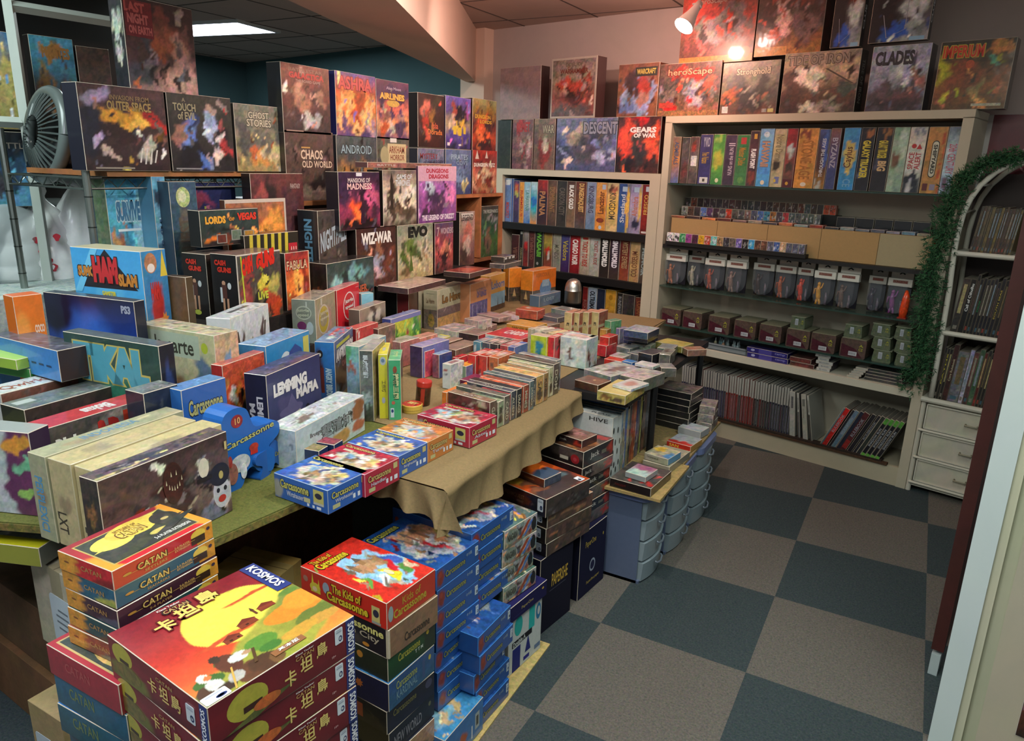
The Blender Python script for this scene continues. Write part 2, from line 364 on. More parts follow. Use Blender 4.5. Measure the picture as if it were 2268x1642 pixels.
for k in range(-12, 5): mb.box((k*.61, -6, 2.488), (k*.61+.012, 1.5, 2.4905), '5e5450')
for k in range(-9, 3): mb.box((-7, k*.61, 2.488), (2.5, k*.61+.012, 2.4905), '5e5450')
struct(mb, 'ceiling')
# beam with tapering underside, and the column it runs into
mb = MB(); zb = 2.13
A = [(-2.84, .86), (-1.16, -2.6), (-.55, -3.86), (-1.1, -4.1), (-2.0, -1.85), (-2.93, .88)]
mb.prism(A[::-1], lambda p: (p[0], p[1], zb), lambda p: (p[0], p[1], 2.495), 'd6b8a6')
struct(mb, 'trim_1')
mb = MB(); mb.box((-.26, -.1, 0), (-.02, .14, 2.49), 'd8bba8', .03); struct(mb, 'trim_2', loc=(*WALL[:2], 0), rot=(0, 0, R_(WALL[2])))
mb = MB(); mb.box((-3.5, .0, .3), (-.3, .1, 1.95), '1c1e20', .05); struct(mb, 'trim_3', loc=(*WALL[:2], 0), rot=(0, 0, R_(WALL[2])))
# fluorescent fittings
def troffer(x, y, sx, sy, lab, rz=0):
    t = empty('ceiling_light', (x, y, 2.49), rz, label=lab, cat='ceiling light', )
    mb = MB(); w = .03
    for a, b in (((-sx/2-w, -sy/2-w), (sx/2+w, -sy/2)), ((-sx/2-w, sy/2), (sx/2+w, sy/2+w)), ((-sx/2-w, -sy/2), (-sx/2, sy/2)), ((sx/2, -sy/2), (sx/2+w, sy/2))):
        mb.box((a[0], a[1], -.02), (b[0], b[1], 0), 'd8dcdc')
    mb.obj('frame', 'paint', t); mb = MB(); mb.box((-sx/2, -sy/2, -.015), (sx/2, sy/2, -.005), 'ffffff'); mb.obj('diffuser', 'tube', t); return t
troffer(-4.78, .05, .95, .42, 'lit square fluorescent ceiling panel over the aisle behind the left shelves', R_(8))
troffer(-1.15, -4.1, .6, 1.2, 'fluorescent ceiling panel above the near end of the long table, outside the frame')
# warm clip spotlight near the back wall
def spotlamp(p, aim, lab, on=True):
    t = empty('spotlight', p, 0, label=lab, cat='spotlight')
    d = Vector(aim).normalized(); q = d.to_track_quat('Z', 'Y').to_matrix().to_4x4()
    mb = MB(); mb.lathe([(.001, -.1), (.018, -.1), (.022, -.06), (.03, -.02), (.05, .05), (.052, .055), (.047, .05), (.02, -.01), (.001, -.02)], 'e8e4e0')
    o = mb.obj('lamp_shade', 'paint', t, smooth=True); o.rotation_euler = q.to_euler()
    mb = MB(); mb.lathe([(.001, .0), (.03, .0), (.042, .035), (.03, .045), (.001, .05)], 'ffffff'); o = mb.obj('bulb', 'bulb' if on else 'paint', t, smooth=True); o.rotation_euler = q.to_euler()
    mb = MB(); mb.tube([(0, 0, 0), tuple(-d*.09), tuple(Vector(-d*.11)+Vector((.0, .03, .06))), (0.02, .04, 2.49-p[2])], .006, 'd8d4d0'); mb.tube([(.0, .03, .07), (.03, .04, .075), (.05, .03, .05)], .005, 'd8d4d0'); mb.obj('bracket', 'paint', t, smooth=True)
    return t
sp = atd((1527, 40), 3.75); spotlamp(sp, tuple(-(CR*.55)-CU*.8-CW*.1), 'white metal spotlight glowing at the top edge, in front of the topmost boxes')
l = bpy.data.lights.new('spotlight_glow', 'POINT'); l.energy = 9; l.color = (1, .55, .42); l.shadow_soft_size = .03
o = bpy.data.objects.new('spotlight_glow', l); o.location = [float(v) for v in (sp-CR*.07-CU*.09)]; COL.objects.link(o)

# right hand door and jamb
P = onz((2054, 1642), 0)
mb = MB()
M4 = Matrix.Translation((P[0], P[1], 0)) @ Matrix.Rotation(R_(-10), 4, 'Z')
mb.obox(M4, (0, 0, 0), (.055, .12, 2.49), 'c9d4d2', .03); mb.obox(M4, (.055, .012, 0), (.075, .12, 2.49), 'c4c2a8', .05); mb.obox(M4, (.075, .03, 0), (.105, .12, 2.49), 'b3b49a', .05)
struct(mb, 'door_1')
mb = MB(); mb.obox(M4, (.105, .02, 0), (1.2, .14, 2.49), 'b4ab96', .05)
for k, (x, z, r) in enumerate(((.16, .74, .006), (.175, .735, .005), (.15, .80, .005), (.14, .66, .007), (.16, .67, .006), (.18, .66, .005), (.155, .58, .006), (.17, .575, .006), (.16, .55, .005), (.13, .9, .005))):
    mb.obox(M4, (x, .0194, z), (x+r, .0199, z+r), '2c2a26')
struct(mb, 'wall_right')
P2 = onz((2062, 1437), .09)
mb = MB(); M5 = Matrix.Translation((P2[0], P2[1], 0)) @ Matrix.Rotation(R_(-9), 4, 'Z')
mb.obox(M5, (0, 0, .09), (.035, .34, 2.1), '46221e', .12)
d2 = struct(mb, 'door_2', 'paint')
mb = MB(); mb.obox(M5, (.004, .0, .0), (.03, .05, .075), 'b8c4c4'); o = struct(mb, 'trim_4', 'plastic')
# poster of a flaming artwork low on the right wall
mb = MB(); mb.res = 90
face(mb, art('3a2218 6a3018 2a1c14', '.3 .75 .25 .2 d8641c .8;.6 .6 .2 .15 b84a18 .8;.2 .3 .12 .1 e0e0d8 .6;.5 .2 .2 .1 c8853c .7;.75 .35 .2 .12 16120e .6;.35 .1 .12 .07 d8d4c4 .5;.8 .1 .2 .08 1a1c18 .6;.5 .45 .15 .1 8a8478 .7;.1 .5 .08 .2 d8d4c0 .6', n=.8), (0, 0, 0), (.3, 0, 0), (0, 0, .42))
mb.box((0, .0003, 0), (.3, .0016, .42), 'c0bab0')
o = mb.obj('poster', 'print', loc=tuple(M4 @ Vector((.185, .0175, .12))), rot=(0, 0, R_(-10))); tag(o, 'fiery orange and black poster stuck low on the wall beyond the door jamb', 'poster')

# ================================================================== BACK BOOKCASES
BKA = np.array([-.614, .09]); BKR = -12.44; be1, be2 = rot2(BKR); BK = (BKA[0], BKA[1], BKR)
def bkw(s, d, z): q = BKA+be1*s+be2*d; return (float(q[0]), float(q[1]), z)
def bs(p): q = onv(p, BK); return float((q[:2]-BKA)@be1), float(q[2])     # pixel -> (s, z) on the bookcase front
WH = 'b9b09a'; D = .31
bc = empty('bookcase', bkw(.25, 0, 0), R_(BKR), label='tall white painted bookcase with glass shelves standing against the back wall', cat='bookcase')
def bo(x): return x-.25
mb = MB()
mb.box((bo(-.53), 0, 0), (bo(-.485), D, 1.80), WH); mb.box((bo(.985), 0, 0), (bo(1.03), D, 1.80), WH)
mb.box((bo(-.53), 0, 1.795), (bo(1.03), D, 1.832), WH); mb.box((bo(-.485), D-.012, 0), (bo(.985), D, 1.795), 'b0a896')
mb.box((bo(-.485), .0, .478), (bo(.985), D-.012, .515), 'c4bfac'); mb.box((bo(-.485), .006, 0), (bo(.985), .03, .1), 'b5ab92'); mb.box((bo(-.485), .03, .085), (bo(.985), D-.012, .1), 'a39a84')
mb.obj('carcass', 'paint', bc)
mb = MB(); mb.box((bo(-.485), -.006, .1), (bo(.93), .02, .112), '4a3626', .3); mb.box((bo(-.485), -.003, .112), (bo(.90), .05, .119), '2c241e', .3); mb.obj('plinth_edging', 'matte', bc)
for z, c, n, m in ((1.452, '', 'glass_shelf', 'glass'), (.85, '', 'glass_shelf', 'glass'), (.612, '', 'glass_shelf', 'glass')):
    mb = MB(); mb.box((bo(-.483), .004, z), (bo(.983), D-.014, z+.008), '3c5a52'); o = mb.obj('glass_shelf', m, bc)
mb = MB(); mb.box((bo(-.483), .004, 1.085), (bo(.983), D-.014, 1.105), '1c1c1c'); mb.obj('shelf', 'paint', bc); bc.children[-1]['label'] = 'black shelf board'
bl = empty('bookcase', bkw(-1.17, 0, 0), R_(BKR), label='lower cream bookcase with black shelves, left of the tall white one', cat='bookcase')
def lo(x): return x+1.17
mb = MB()
mb.box((lo(-.605), 0, 0), (lo(-.533), D, 1.47), WH); mb.box((lo(-1.86), 0, 0), (lo(-1.80), D, 1.47), WH)
mb.box((lo(-1.86), 0, 1.47), (lo(-.533), D, 1.51), WH); mb.box((lo(-1.80), D-.012, 0), (lo(-.605), D, 1.47), '14100e')
mb.obj('carcass', 'paint', bl)
for z in (1.10, .80, .50, .2):
    mb = MB(); mb.box((lo(-1.80), .006, z), (lo(-.605), D-.012, z+.045), '100d0c'); mb.obj('shelf', 'paint', bl)

# ================================================================== WICKER CHEST WITH ARCHED SHELVES
WK = (.391, -.134, BKR-1)
wu = empty('shelf_unit', (WK[0], WK[1], 0), R_(WK[2]), label='white cane unit with three drawers and an arched shelf top beside the door', cat='shelf unit')
we1, we2 = rot2(WK[2])
def ws(p, d=0):
    pl = (WK[0]+we2[0]*d, WK[1]+we2[1]*d, WK[2]); q = onv(p, pl); return (float((q[:2]-np.array(WK[:2]))@we1), d, float(q[2]))
W_ = .56; CN = 'c4c0b0'
mb = MB()
for x in (0.012, W_-.012):
    for y in (.012, .25): mb.tube([(x, y, 0), (x, y, .49)], .012, CN)
mb.box((.012, .01, .03), (W_-.012, .255, .05), CN); mb.box((.012, .24, .03), (W_-.012, .25, .48), 'a8a494'); mb.box((.008, .012, .04), (.016, .25, .48), CN)
mb.tube([(0, .0, .487), (W_, .0, .487)], .014, CN); mb.box((0, 0, .475), (W_, .262, .495), CN)
for z in (.05, .185, .33): mb.tube([(.012, .0, z), (W_-.012, .0, z)], .007, CN)
mb.obj('cabinet_frame', 'paint', wu, smooth=False)
for k, (z0, z1) in enumerate(((.06, .178), (.195, .322), (.34, .468))):
    mb = MB(); mb.box((.03, 0.004, z0), (W_-.03, .2, z1), 'bdb8a6', .12)
    for a, b in (((.03, z0), (W_-.03, z0+.006)), ((.03, z1-.006), (W_-.03, z1)), ((.03, z0), (.036, z1)), ((W_-.036, z0), (W_-.03, z1))): mb.box((a[0], -.004, a[1]), (b[0], .004, b[1]), CN)
    dr = mb.obj('drawer', 'paint', wu); zc = (z0+z1)/2; xh = .225
    mb = MB(); mb.tube([(xh-.02, .004, zc), (xh-.02, -.018, zc), (xh+.03, -.018, zc), (xh+.03, .004, zc)], .0045, '8c8874'); mb.obj('handle', 'paint', dr, smooth=True)
arc = [ws(p) for p in ((2062, 880), (2075, 805), (2087, 735), (2103, 640), (2113, 560), (2122, 515), (2135, 470), (2150, 440), (2172, 410), (2205, 382), (2240, 362), (2268, 354))]
xm = max(arc[-1][0], .30); n = len(arc)
arc = [(max(.0, a[0]), a[1], max(.49, a[2])) for a in arc]
top = arc[-1][2]; arc2 = [(2*xm-a[0], a[1], a[2]) for a in arc[::-1]]
mb = MB(); full = arc+[(xm, 0, top+.004)]+arc2; mb.tube(full, .012, 'd4d0c2', 10); mb.tube([(a[0], .22, a[2]) for a in full], .012, 'b8b4a6', 8)
for a in full[::2]: mb.tube([a, (a[0], .22, a[2])], .007, 'b8b4a6', 6)
mb.obj('arch', 'paint', wu, smooth=True)
WZ = (.497, .835, 1.21)
for z in WZ[1:]:
    mb = MB(); xs = [a[0] for a in arc if abs(a[2]-z) < .3]; x0 = float(np.interp(z, [a[2] for a in arc], [a[0] for a in arc]))
    mb.box((x0, .0, z-.016), (2*xm-x0, .23, z-.002), CN); mb.tube([(x0-.005, -.004, z-.008), (2*xm-x0, -.004, z-.008)], .012, 'd0ccbe'); mb.obj('shelf', 'paint', wu)
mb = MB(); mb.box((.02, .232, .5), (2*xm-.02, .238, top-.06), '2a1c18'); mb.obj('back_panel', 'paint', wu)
# books on the arched shelves
rg = random.Random(5)
def wbooks(z, x0, x1, hmin, hmax, cols, lean, grp, tall=None, wmin=.008, wmax=.02, special=()):
    x = x0; k = 0; n_ = 0; items = []
    while x < x1:
        w = rg.uniform(wmin, wmax); sp_ = special[k] if k < len(special) else None
        if sp_: w = sp_[0]
        items.append((x, w, rg.uniform(hmin, hmax), sp_)); x += w+.0012; k += 1
    for k, (x, w, h, sp_) in enumerate(items):
        if tall: h = min(h, tall(x)-z-.012)
        if h < .05: continue
        c = cols[k % len(cols)] if not sp_ or not sp_[1] else sp_[1]
        t = sp_[2] if sp_ and len(sp_) > 2 else []
        a = art(c, n=.7, texts=t, bars='' if t else 'r .25 .35 .75 .9 %s .3;r .2 .05 .8 .12 %s .2' % (rg.choice(['8a8474', '6a5a3c', '7c8a94', 'a89a6a', '54403a']), rg.choice(['7a7468', '3a5a6a', '903828'])))
        d = .15
        P_ = wu.matrix_world if False else None
        q = np.array(WK[:2])+we1*(x+w/2)+we2*(.018+d/2)
        put(grp[1] % (ORD[k]), (q[0], q[1], z), (w, d, h), WK[2], dict(F=a, S=c, T='8a8478'), name='book', cat='book', group=grp[0], tilt=(0, lean), edge='7a7060')
archh = lambda x: float(np.interp(x, [a[0] for a in arc], [a[2] for a in arc]))
wbooks(WZ[2], .075, .232, .20, .21, '3a2c24 4a3022 5a4a3a 2e2a28 6a5a2c 4c3a28 3a3a3c 7a6228 44302a 5a3a28'.split(), 5, ('thin books under the arch', 'thin dark worn book under the arch, %s from the left'), archh, .007, .012)
wbooks(WZ[1], .06, .245, .25, .28, '1a1614 201c1a 141214 16161e 12121e 141422 12121c 16161c 1c1a1c 2a2018'.split(), 4, ('rulebooks on the middle arched shelf', 'dark book on the middle arched shelf, %s from the left'), None, .012, .02,
       [(.03, '3a302c'), (.022, '0e0e0e', [('Call of Cthulhu', .2, .4, .8, .92, 'e0e0dc', dict(r=90, b=.03))]), (.012, '101010'), (.012, '141414'), (.013, '0f1016', [('DIRGE', .25, .4, .75, .6, '1f8a4a', dict(r=90))]), (.013, '0f1018'), (.013, '10101c'), (.013, '10101c'), (.013, '10101c'), (.014, '14121a', [('SOUTH SEAS', .25, .3, .75, .8, 'c8b048', dict(r=90))])])
wbooks(WZ[0], .045, .262, .25, .28, '16120f 1a1612'.split(), 3, ('rulebooks above the drawers', 'hardback above the cane drawers, %s from the left'), None, .012, .02,
       [(.01, '141210'), (.01, '1a1814', [('PATHS', .2, .3, .8, .9, 'c8b83a', dict(r=90))]), (.012, '1a1410'), (.022, '3a1a16', [('Core Rulebook', .25, .35, .75, .75, 'b8ac8a', dict(r=90))]), (.045, '6a6a70'), (.018, '9a9ab2'), (.018, '5a3434'), (.02, '3c5a3c'), (.012, '5a1c16')])

# ================================================================== GARLAND (needle clumps; one continuous string)
gp = [ws(p, -.03) for p in ((2268, 345), (2215, 352), (2180, 365), (2150, 385), (2120, 410), (2105, 440), (2098, 480), (2085, 530), (2068, 580), (2058, 640), (2050, 700), (2048, 760), (2040, 810), (2015, 850))]
gp = [np.array(g) for g in gp]; rg = random.Random(3); mb = MB(); mb.tube(gp, .006, '1c2a1c', 6); V = []; F = []; Cc = []
for i in range(len(gp)-1):
    seglen = np.linalg.norm(gp[i+1]-gp[i]); m = int(seglen*2300)
    wid = .07 if i > 3 else .042
    for k in range(m):
        t = rg.random(); c = gp[i]*(1-t)+gp[i+1]*t; d = np.array([rg.gauss(0, 1), rg.gauss(0, .7), rg.gauss(0, 1)]); d /= np.linalg.norm(d)
        b = c+d*rg.uniform(.0, wid); d2 = d+np.array([rg.gauss(0, .6), rg.gauss(0, .6), rg.gauss(0, .6)]); d2 /= np.linalg.norm(d2)
        for q in range(4):
            d3 = d2+np.array([rg.gauss(0, .5) for _ in range(3)]); d3 /= np.linalg.norm(d3); s = np.cross(d3, [0.3, .9, .1]); s /= np.linalg.norm(s)
            L_ = rg.uniform(.012, .026); o_ = b; n0 = len(V); V += [o_-s*.0016, o_+s*.0016, o_+d3*L_+s*.0008, o_+d3*L_-s*.0008]; F.append((n0, n0+1, n0+2, n0+3))
            col = lin(rg.choice(['244a30', '34603c', '1c3c28', '2c5636', '3f6c48'])); Cc += [np.append(col, .05)]*4
mb.add(V, F, Cc)
g = mb.obj('garland', 'leaf', loc=(WK[0], WK[1], 0), rot=(0, 0, R_(WK[2]))); tag(g, 'green artificial fir garland draped down the arched cane unit', 'garland')

# ================================================================== TABLES
TZ = .72
t = empty('table', (-1.4, -2.9, 0), 0, label='long table with a green felt top, near end under the row of board games', cat='table')
mb = MB(); Q = [(-1.0, -3.15), (-.955, -2.68), (-1.06, -2.36), (-2.1, -2.36), (-2.2, -3.6), (-1.49, -3.36)]
mb.prism([(x+1.4, y+2.9) for x, y in Q], lambda p: (p[0], p[1], TZ-.022), lambda p: (p[0], p[1], TZ-.004), '6b6334', .5); mb.obj('tabletop', 'matte', t)
mb = MB(); mb.prism([((x+1.4)*.995, (y+2.9)*.995) for x, y in Q], lambda p: (p[0], p[1], TZ-.004), lambda p: (p[0], p[1], TZ), '5f6234', .25); mb.obj('felt_cover', 'cloth', t)
for x, y in ((-1.08, -2.35), (-1.9, -2.35), (-1.9, -3.3), (-1.3, -3.18)):
    mb = MB(); mb.tube([(x+1.4, y+2.9, 0), (x+1.4, y+2.9, TZ-.022)], .018, '3a3430'); mb.obj('leg', 'metal', t)
t2 = empty('table', (-1.4, -1.8, 0), 0, label='table draped in a tan cloth in the middle of the display', cat='table')
mb = MB(); mb.prism([(x+1.4, y+1.8) for x, y in ((-.71, -2.655), (-.92, -2.655), (-1.05, -2.35), (-2.08, -2.35), (-2.08, -.15), (-.92, -.15), (-.78, -1.67))][::-1], lambda p: (p[0], p[1], TZ-.02), lambda p: (p[0], p[1], TZ-.003), '7a6a4c'); mb.obj('tabletop', 'matte', t2)
for x, y in ((.55, .1), (.55, 1.2), (-.6, 1.2), (-.6, -.3)):
    mb = MB(); mb.tube([(x, y, 0), (x, y, TZ-.02)], .018, '3a3430'); mb.obj('leg', 'metal', t2)
# the cloth: top sheet plus a hanging front fall with folds
mb = MB(); xe = -.755; ys = np.linspace(-2.665, -1.68, 60); V = []; Cc = []; F = []
x_e = lambda y: -.70-.06*np.clip((y+2.665)/1.0, 0, 1)
nz = 16
for i, y in enumerate(ys):
    u = (y+2.665)/.985; drop = .095+.03*math.sin(u*3.1) + (.012*max(0, 1-u*2.4)) - .03*u
    V.append((float(np.interp(y, [-2.665, -2.36, -2.33, -1.68], [-.93, -1.06, -2.0, -2.0])), y, TZ+.001)); V.append((x_e(y)-.012, y, TZ+.002)); V.append((x_e(y), y, TZ-.006))
    for k in range(1, nz+1):
        w = k/nz; fold = (.012*math.sin(u*46)+.008*math.sin(u*23+1))*w
        V.append((x_e(y)+.004+fold+.02*w*w-.03*w*(1 if u < .2 else .4), y-.05*w*(1-u), TZ-.006-drop*w))
m_ = nz+3
for i in range(len(ys)-1):
    for k in range(m_-1): F.append((i*m_+k, i*m_+k+1, (i+1)*m_+k+1, (i+1)*m_+k))
mb.add(V, F, np.append(lin('7d6b4c'), .12))
V = [(-2.0, -1.68, TZ+.001), (-.90, -1.68, TZ+.001), (-.92, -.16, TZ+.001), (-2.07, -.16, TZ+.001)]; mb.add(V, [(0, 1, 2, 3)], np.append(lin('7d6b4c'), .12))
# near end fall: hangs over the table's front edge in deep folds
V = []; F = []; xs = np.linspace(-.93, x_e(-2.665), 26)
for i, x in enumerate(xs):
    u = (x+.93)/.23; drop = .05+.055*u
    for k in range(nz+1):
        w = k/nz; V.append((x+.05*w*u+.008*math.sin(u*20)*w, -2.665-.006-.018*math.sin(u*17+.7)*w-.02*w, TZ+.001-drop*w))
for i in range(len(xs)-1):
    for k in range(nz): F.append((i*(nz+1)+k, i*(nz+1)+k+1, (i+1)*(nz+1)+k+1, (i+1)*(nz+1)+k))
mb.add(V, F, np.append(lin('7d6b4c'), .12))
# far end fall
V = []; F = []
for i in range(14):
    u = i/13; x = x_e(-1.68)-.5*(1-u)
    for k in range(nz+1):
        w = k/nz; V.append((x+.01*math.sin(u*15)*w, -1.68+.004+.012*math.sin(u*19)*w, TZ+.001-(.06+.12*u)*w))
for i in range(13):
    for k in range(nz): F.append((i*(nz+1)+k, i*(nz+1)+k+1, (i+1)*(nz+1)+k+1, (i+1)*(nz+1)+k))
mb.add(V, F, np.append(lin('7d6b4c'), .12))
tag(mb.obj('tablecloth', 'cloth', smooth=True), 'tan cloth hanging in folds over the table edge above the dark box stacks', 'tablecloth')
t3 = empty('table', (-.74, -1.0, 0), 0, label='narrow black table carrying small card packs, between cloth and bookcase', cat='table')
mb = MB(); mb.box((-.16, -.67, TZ-.028), (.165, .46, TZ), '17171a', .05); mb.obj('tabletop', 'paint', t3)
for x, y in ((-.14, -.62), (.14, .43), (-.14, .43), (.145, -.3)):
    mb = MB(); mb.tube([(x, y, 0), (x, y, TZ-.028)], .015, '18181a'); mb.obj('leg', 'paint', t3)
# ================================================================== FOREGROUND STACKS
INK = 'e .45 .12 .9 .5 1c2c5c;e .5 .2 .8 .42 e4e8ee;r .15 .72 .85 .82 9aa4b4;r .2 .86 .8 .92 aab2c0'
def stk(zt, n, hs, A_, arts, labels, wx, wy, yaw, jit=.006, seed=1, **k):
    rg = random.Random(seed); a = onz(A_, zt); z = zt; out = []
    for i in range(n):
        h = hs[i] if hasattr(hs, '__len__') else hs; ya = yaw+(rg.uniform(-2, 2) if i else 0)
        dx, dy = (rg.uniform(-jit, jit), rg.uniform(-jit, jit)) if i else (0, 0); e1, e2 = rot2(ya); c = a[:2]-e1*wx/2+e2*wy/2+np.array([dx, dy])
        z -= h; kk = dict(k)
        if 'stf' in kk: kk['st'] = kk.pop('stf')
        out.append(put(labels[i], (c[0], c[1], z), (wx, wy, h-.0008), ya, arts[i % len(arts)] if isinstance(arts, list) else arts, **kk))
    return out
# --- big red landscape boxes with the yellow sun
CHN = 'd8c070'
land = ';'.join('%.2f %.2f .24 .2 %s .3' % (t, -.12+.50*t, c) for t, c in ((0, '8a6a34'), (.12, '6f7a30'), (.25, '8a8a34'), (.4, '94923a'), (.55, '8e9238'), (.7, '9a963c'), (.85, '8a8a36'), (1, '74803a')))
cat_top = art('7c1a28 8a2228 b02c20 d8502a e08a3a', '.58 .58 .34 .28 ddc94e .05;.42 .42 .2 .02 b84a28 .6;.75 .7 .2 .015 b84a28 .6;'+land, n=.14, hi=1,
  bars='e .62 .26 1.06 .44 d9802a;e .80 .3 1.1 .5 d88c30;e .72 .14 1.06 .27 5f6c2e;e .74 .1 1.0 .19 b98a3c;e .58 .1 .84 .2 c09038;e .4 .16 .6 .3 557f30;e .44 .12 .58 .2 3f6c2c;e .2 .22 .33 .29 42662c;e .02 .12 .2 .22 3c5c28;e .24 .2 .36 .26 4a6a2c;e .85 .5 1 .56 5c7a34;'
       'e .07 .17 .14 .25 d4cfc0;e .1 .18 .145 .22 c86a3c;e .0 .02 .14 .15 4a3224;e .07 .07 .16 .17 c8c8bc;e .1 .03 .22 .1 3c2a20;'
       'e .2 .12 .34 .31 5a3224;e .21 .27 .27 .34 3a2a20;e .28 .18 .40 .26 cfcfc6;e .36 .2 .42 .23 b08868;e .22 -.04 .46 .14 5c3824;e .3 .0 .5 .14 4a3020;e .18 .05 .28 .14 a8a49c;e .42 .0 .52 .1 6a4a2c;'
       'r .36 .36 .47 .4 7a3420 .2;t .35 .4 .48 .435 6a281c .1;r .39 .37 .41 .385 3a1c14;r .44 .37 .455 .385 3a1c14;r .5 .42 .62 .465 7a3420 .2;t .49 .465 .63 .505 6a281c .1;r .54 .43 .56 .445 3a1c14;r .68 .48 .79 .52 7a3420 .2;t .67 .52 .8 .555 6a281c .1;r .645 .48 .66 .53 5a3020;t .64 .53 .665 .57 4a2c20;'
       'l .17 .0 .25 .17 c89a48 .02 .012;l .36 .1 .42 .22 50381f .02 .02;r .46 .05 .68 .1 8a5a38 .1;r .88 .58 .995 .995 2a3876 .03',
  texts=[('卡', .18, .74, .30, .87, 'e0c86a', dict(o='5c1018', b=.03)), ('坦', .33, .78, .46, .91, 'e0c86a', dict(o='5c1018', b=.03)), ('島', .50, .82, .63, .95, 'e0c86a', dict(o='5c1018', b=.03)),
         ('CATAN', .30, .905, .46, .94, 'c8a868', dict(o='30181c')), ('Klaus Teuber', .28, .955, .43, .975, 'e8e4dc'), ('基本版', .5, .06, .64, .09, 'e8e8e4'), ('KOSMOS', .905, .62, .975, .96, 'e4e6ec', dict(r=-90, b=.03))])
cat_R = art('621420 6e1620 5c121c', n=.06, bars='e .1 .12 .36 .92 a8a03a .1;l .08 .0 .36 .3 5a5a2c .4 .2;r .2 .28 .32 .44 3a1c14 .2;e .26 .1 .44 .4 b8602c .3;r .93 .0 1 1 2a3876;',
  texts=[('卡', .47, .2, .55, .64, CHN, dict(b=.02)), ('坦', .58, .34, .67, .74, CHN, dict(b=.02)), ('島', .70, .44, .78, .86, CHN, dict(b=.02)), ('CATAN', .55, .76, .68, .86, 'b89858'), ('Klaus Teuber', .55, .9, .68, .95, 'e0dcd8'), ('KOSMOS', .94, .08, .99, .92, 'e4e6ec', dict(r=90, b=.03)), ('10+', .81, .2, .84, .27, 'c8a0a0')])
cat_F = art('6a1420 74182a 4c1018', '.2 .2 .2 .3 6a6a30 .6', n=.12, bars='e .04 .4 .26 .98 a8a03a .1;e .06 .05 .34 .5 6a6030 .4;r .12 .5 .22 .6 3a2a1c .2;r .93 .0 1 1 2a3876', texts=[('卡', .42, .3, .51, .7, CHN), ('坦', .54, .3, .63, .7, CHN), ('島', .66, .3, .75, .7, CHN), ('CATAN', .52, .76, .68, .86, 'b09050'), ('KOSMOS', .945, .08, .985, .92, 'e4e6ec', dict(r=90, b=.03))])
CAT = dict(F=cat_F, R=cat_R, T1=cat_top, S='5e1420')
stk(.735, 5, .0755, (458, 1569), [CAT], ['large dark red game box with a yellow sun landscape, topmost of the nearest stack', 'dark red sun landscape box second from top of the nearest stack', 'dark red sun landscape box third from top of the nearest stack', 'dark red sun landscape box fourth from top of the nearest stack, cut by the frame', 'lowest dark red sun landscape box of the nearest stack'],
    .30, .30, -6, .007, 4, group='stacked red sun landscape boxes', res=230, st=[('R', .84, .5, .9, .92, 'ccd4dc', INK), ('F', .8, .3, .88, .75, 'c4ccd2', INK)])
sticker(BOXES[-5], (.30, .30, .0747), 'T1', .005, .005, .15, .075, 'e6eaf0', INK)
# --- smaller expansions, yellow ended
def expn(c, c2, t2, top=None):
    R = art(c, n=.1, bars='r .0 .0 .0 .0 000;r .82 .0 1 1 c88a30 .25;e .76 .35 .92 .92 d8b848 .1;r .76 .14 .91 .55 382618 .3;e .93 .6 .97 .8 3a3044;r .1 .42 .8 .44 c8a050 .1;e .08 .42 .16 .56 b8863a', texts=[('CATAN', .22, .38, .5, .74, 'd8b868', dict(o='2c1810')), (t2, .28, .14, .5, .28, 'b08a50'), ('5-6 PLAYER', .58, .46, .74, .58, 'd0a860'), ('EXTENSION', .58, .28, .74, .4, 'd0a860')])
    F = art(c, n=.25, blobs='0 .5 .35 1.6 c88a30 .5;.9 .1 .25 .3 %s .6' % c2, texts=[('CATAN', .42, .4, .8, .68, 'a88048'), ], bars='e .1 .5 .2 .62 7a4a24')
    T1 = top or art(c, n=.1)
    return dict(F=F, R=R, T1=T1, S=c)
xt = art('8c2230 c01c28', '0 0 .12 .5 d89030 .4;.98 .5 .08 .8 d89030 .4', n=.08, bars='r .07 .1 .93 .9 b09a58 .05;r .085 .12 .915 .88 3a3c36 .4;l .085 .5 .7 .88 d8c860 .1 .2;e .12 .42 .5 .8 dcc85c .2;e .3 .5 .85 .92 d8b850 .2;l .085 .12 .7 .55 3a3c30 .4 .3;e .55 .3 .75 .42 b8a858 .2;e .7 .4 .95 .8 33302c .5;e .78 .55 .86 .62 b09a60;l .3 .12 .9 .5 2e3230 .4 .2',
  texts=[('CATAN', .38, .56, .62, .74, 'd8b85c', dict(o='6a4a24')), ('SETTLERS OF', .4, .76, .62, .82, '7a5a2c'), ('5-6 PLAYER EXTENSION', .52, .17, .88, .24, 'dcdcd4')])
EX = [expn('b41e28', '7a1418', 'SETTLERS', xt), expn('20566e', '9a9a48', 'SEAFARERS'), expn('3a1c2c', '4c4a5c', '5-6 PLAYER'), expn('24484a', '5c4430', 'CITIES'), expn('8c4a34', '5c5a58', 'TRADERS')]
stk(.84, 5, .0395, (247, 1266), EX, ['red expansion box with orange ends, topmost of the tall narrow stack', 'teal blue expansion box with orange ends, directly under the red one', 'dark purple expansion box with orange ends in the narrow stack', 'dark green expansion box low in the narrow stack with orange ends', 'rust coloured expansion box at the bottom of the narrow stack'], .151, .22, 3, .003, 7, res=260, st=[])
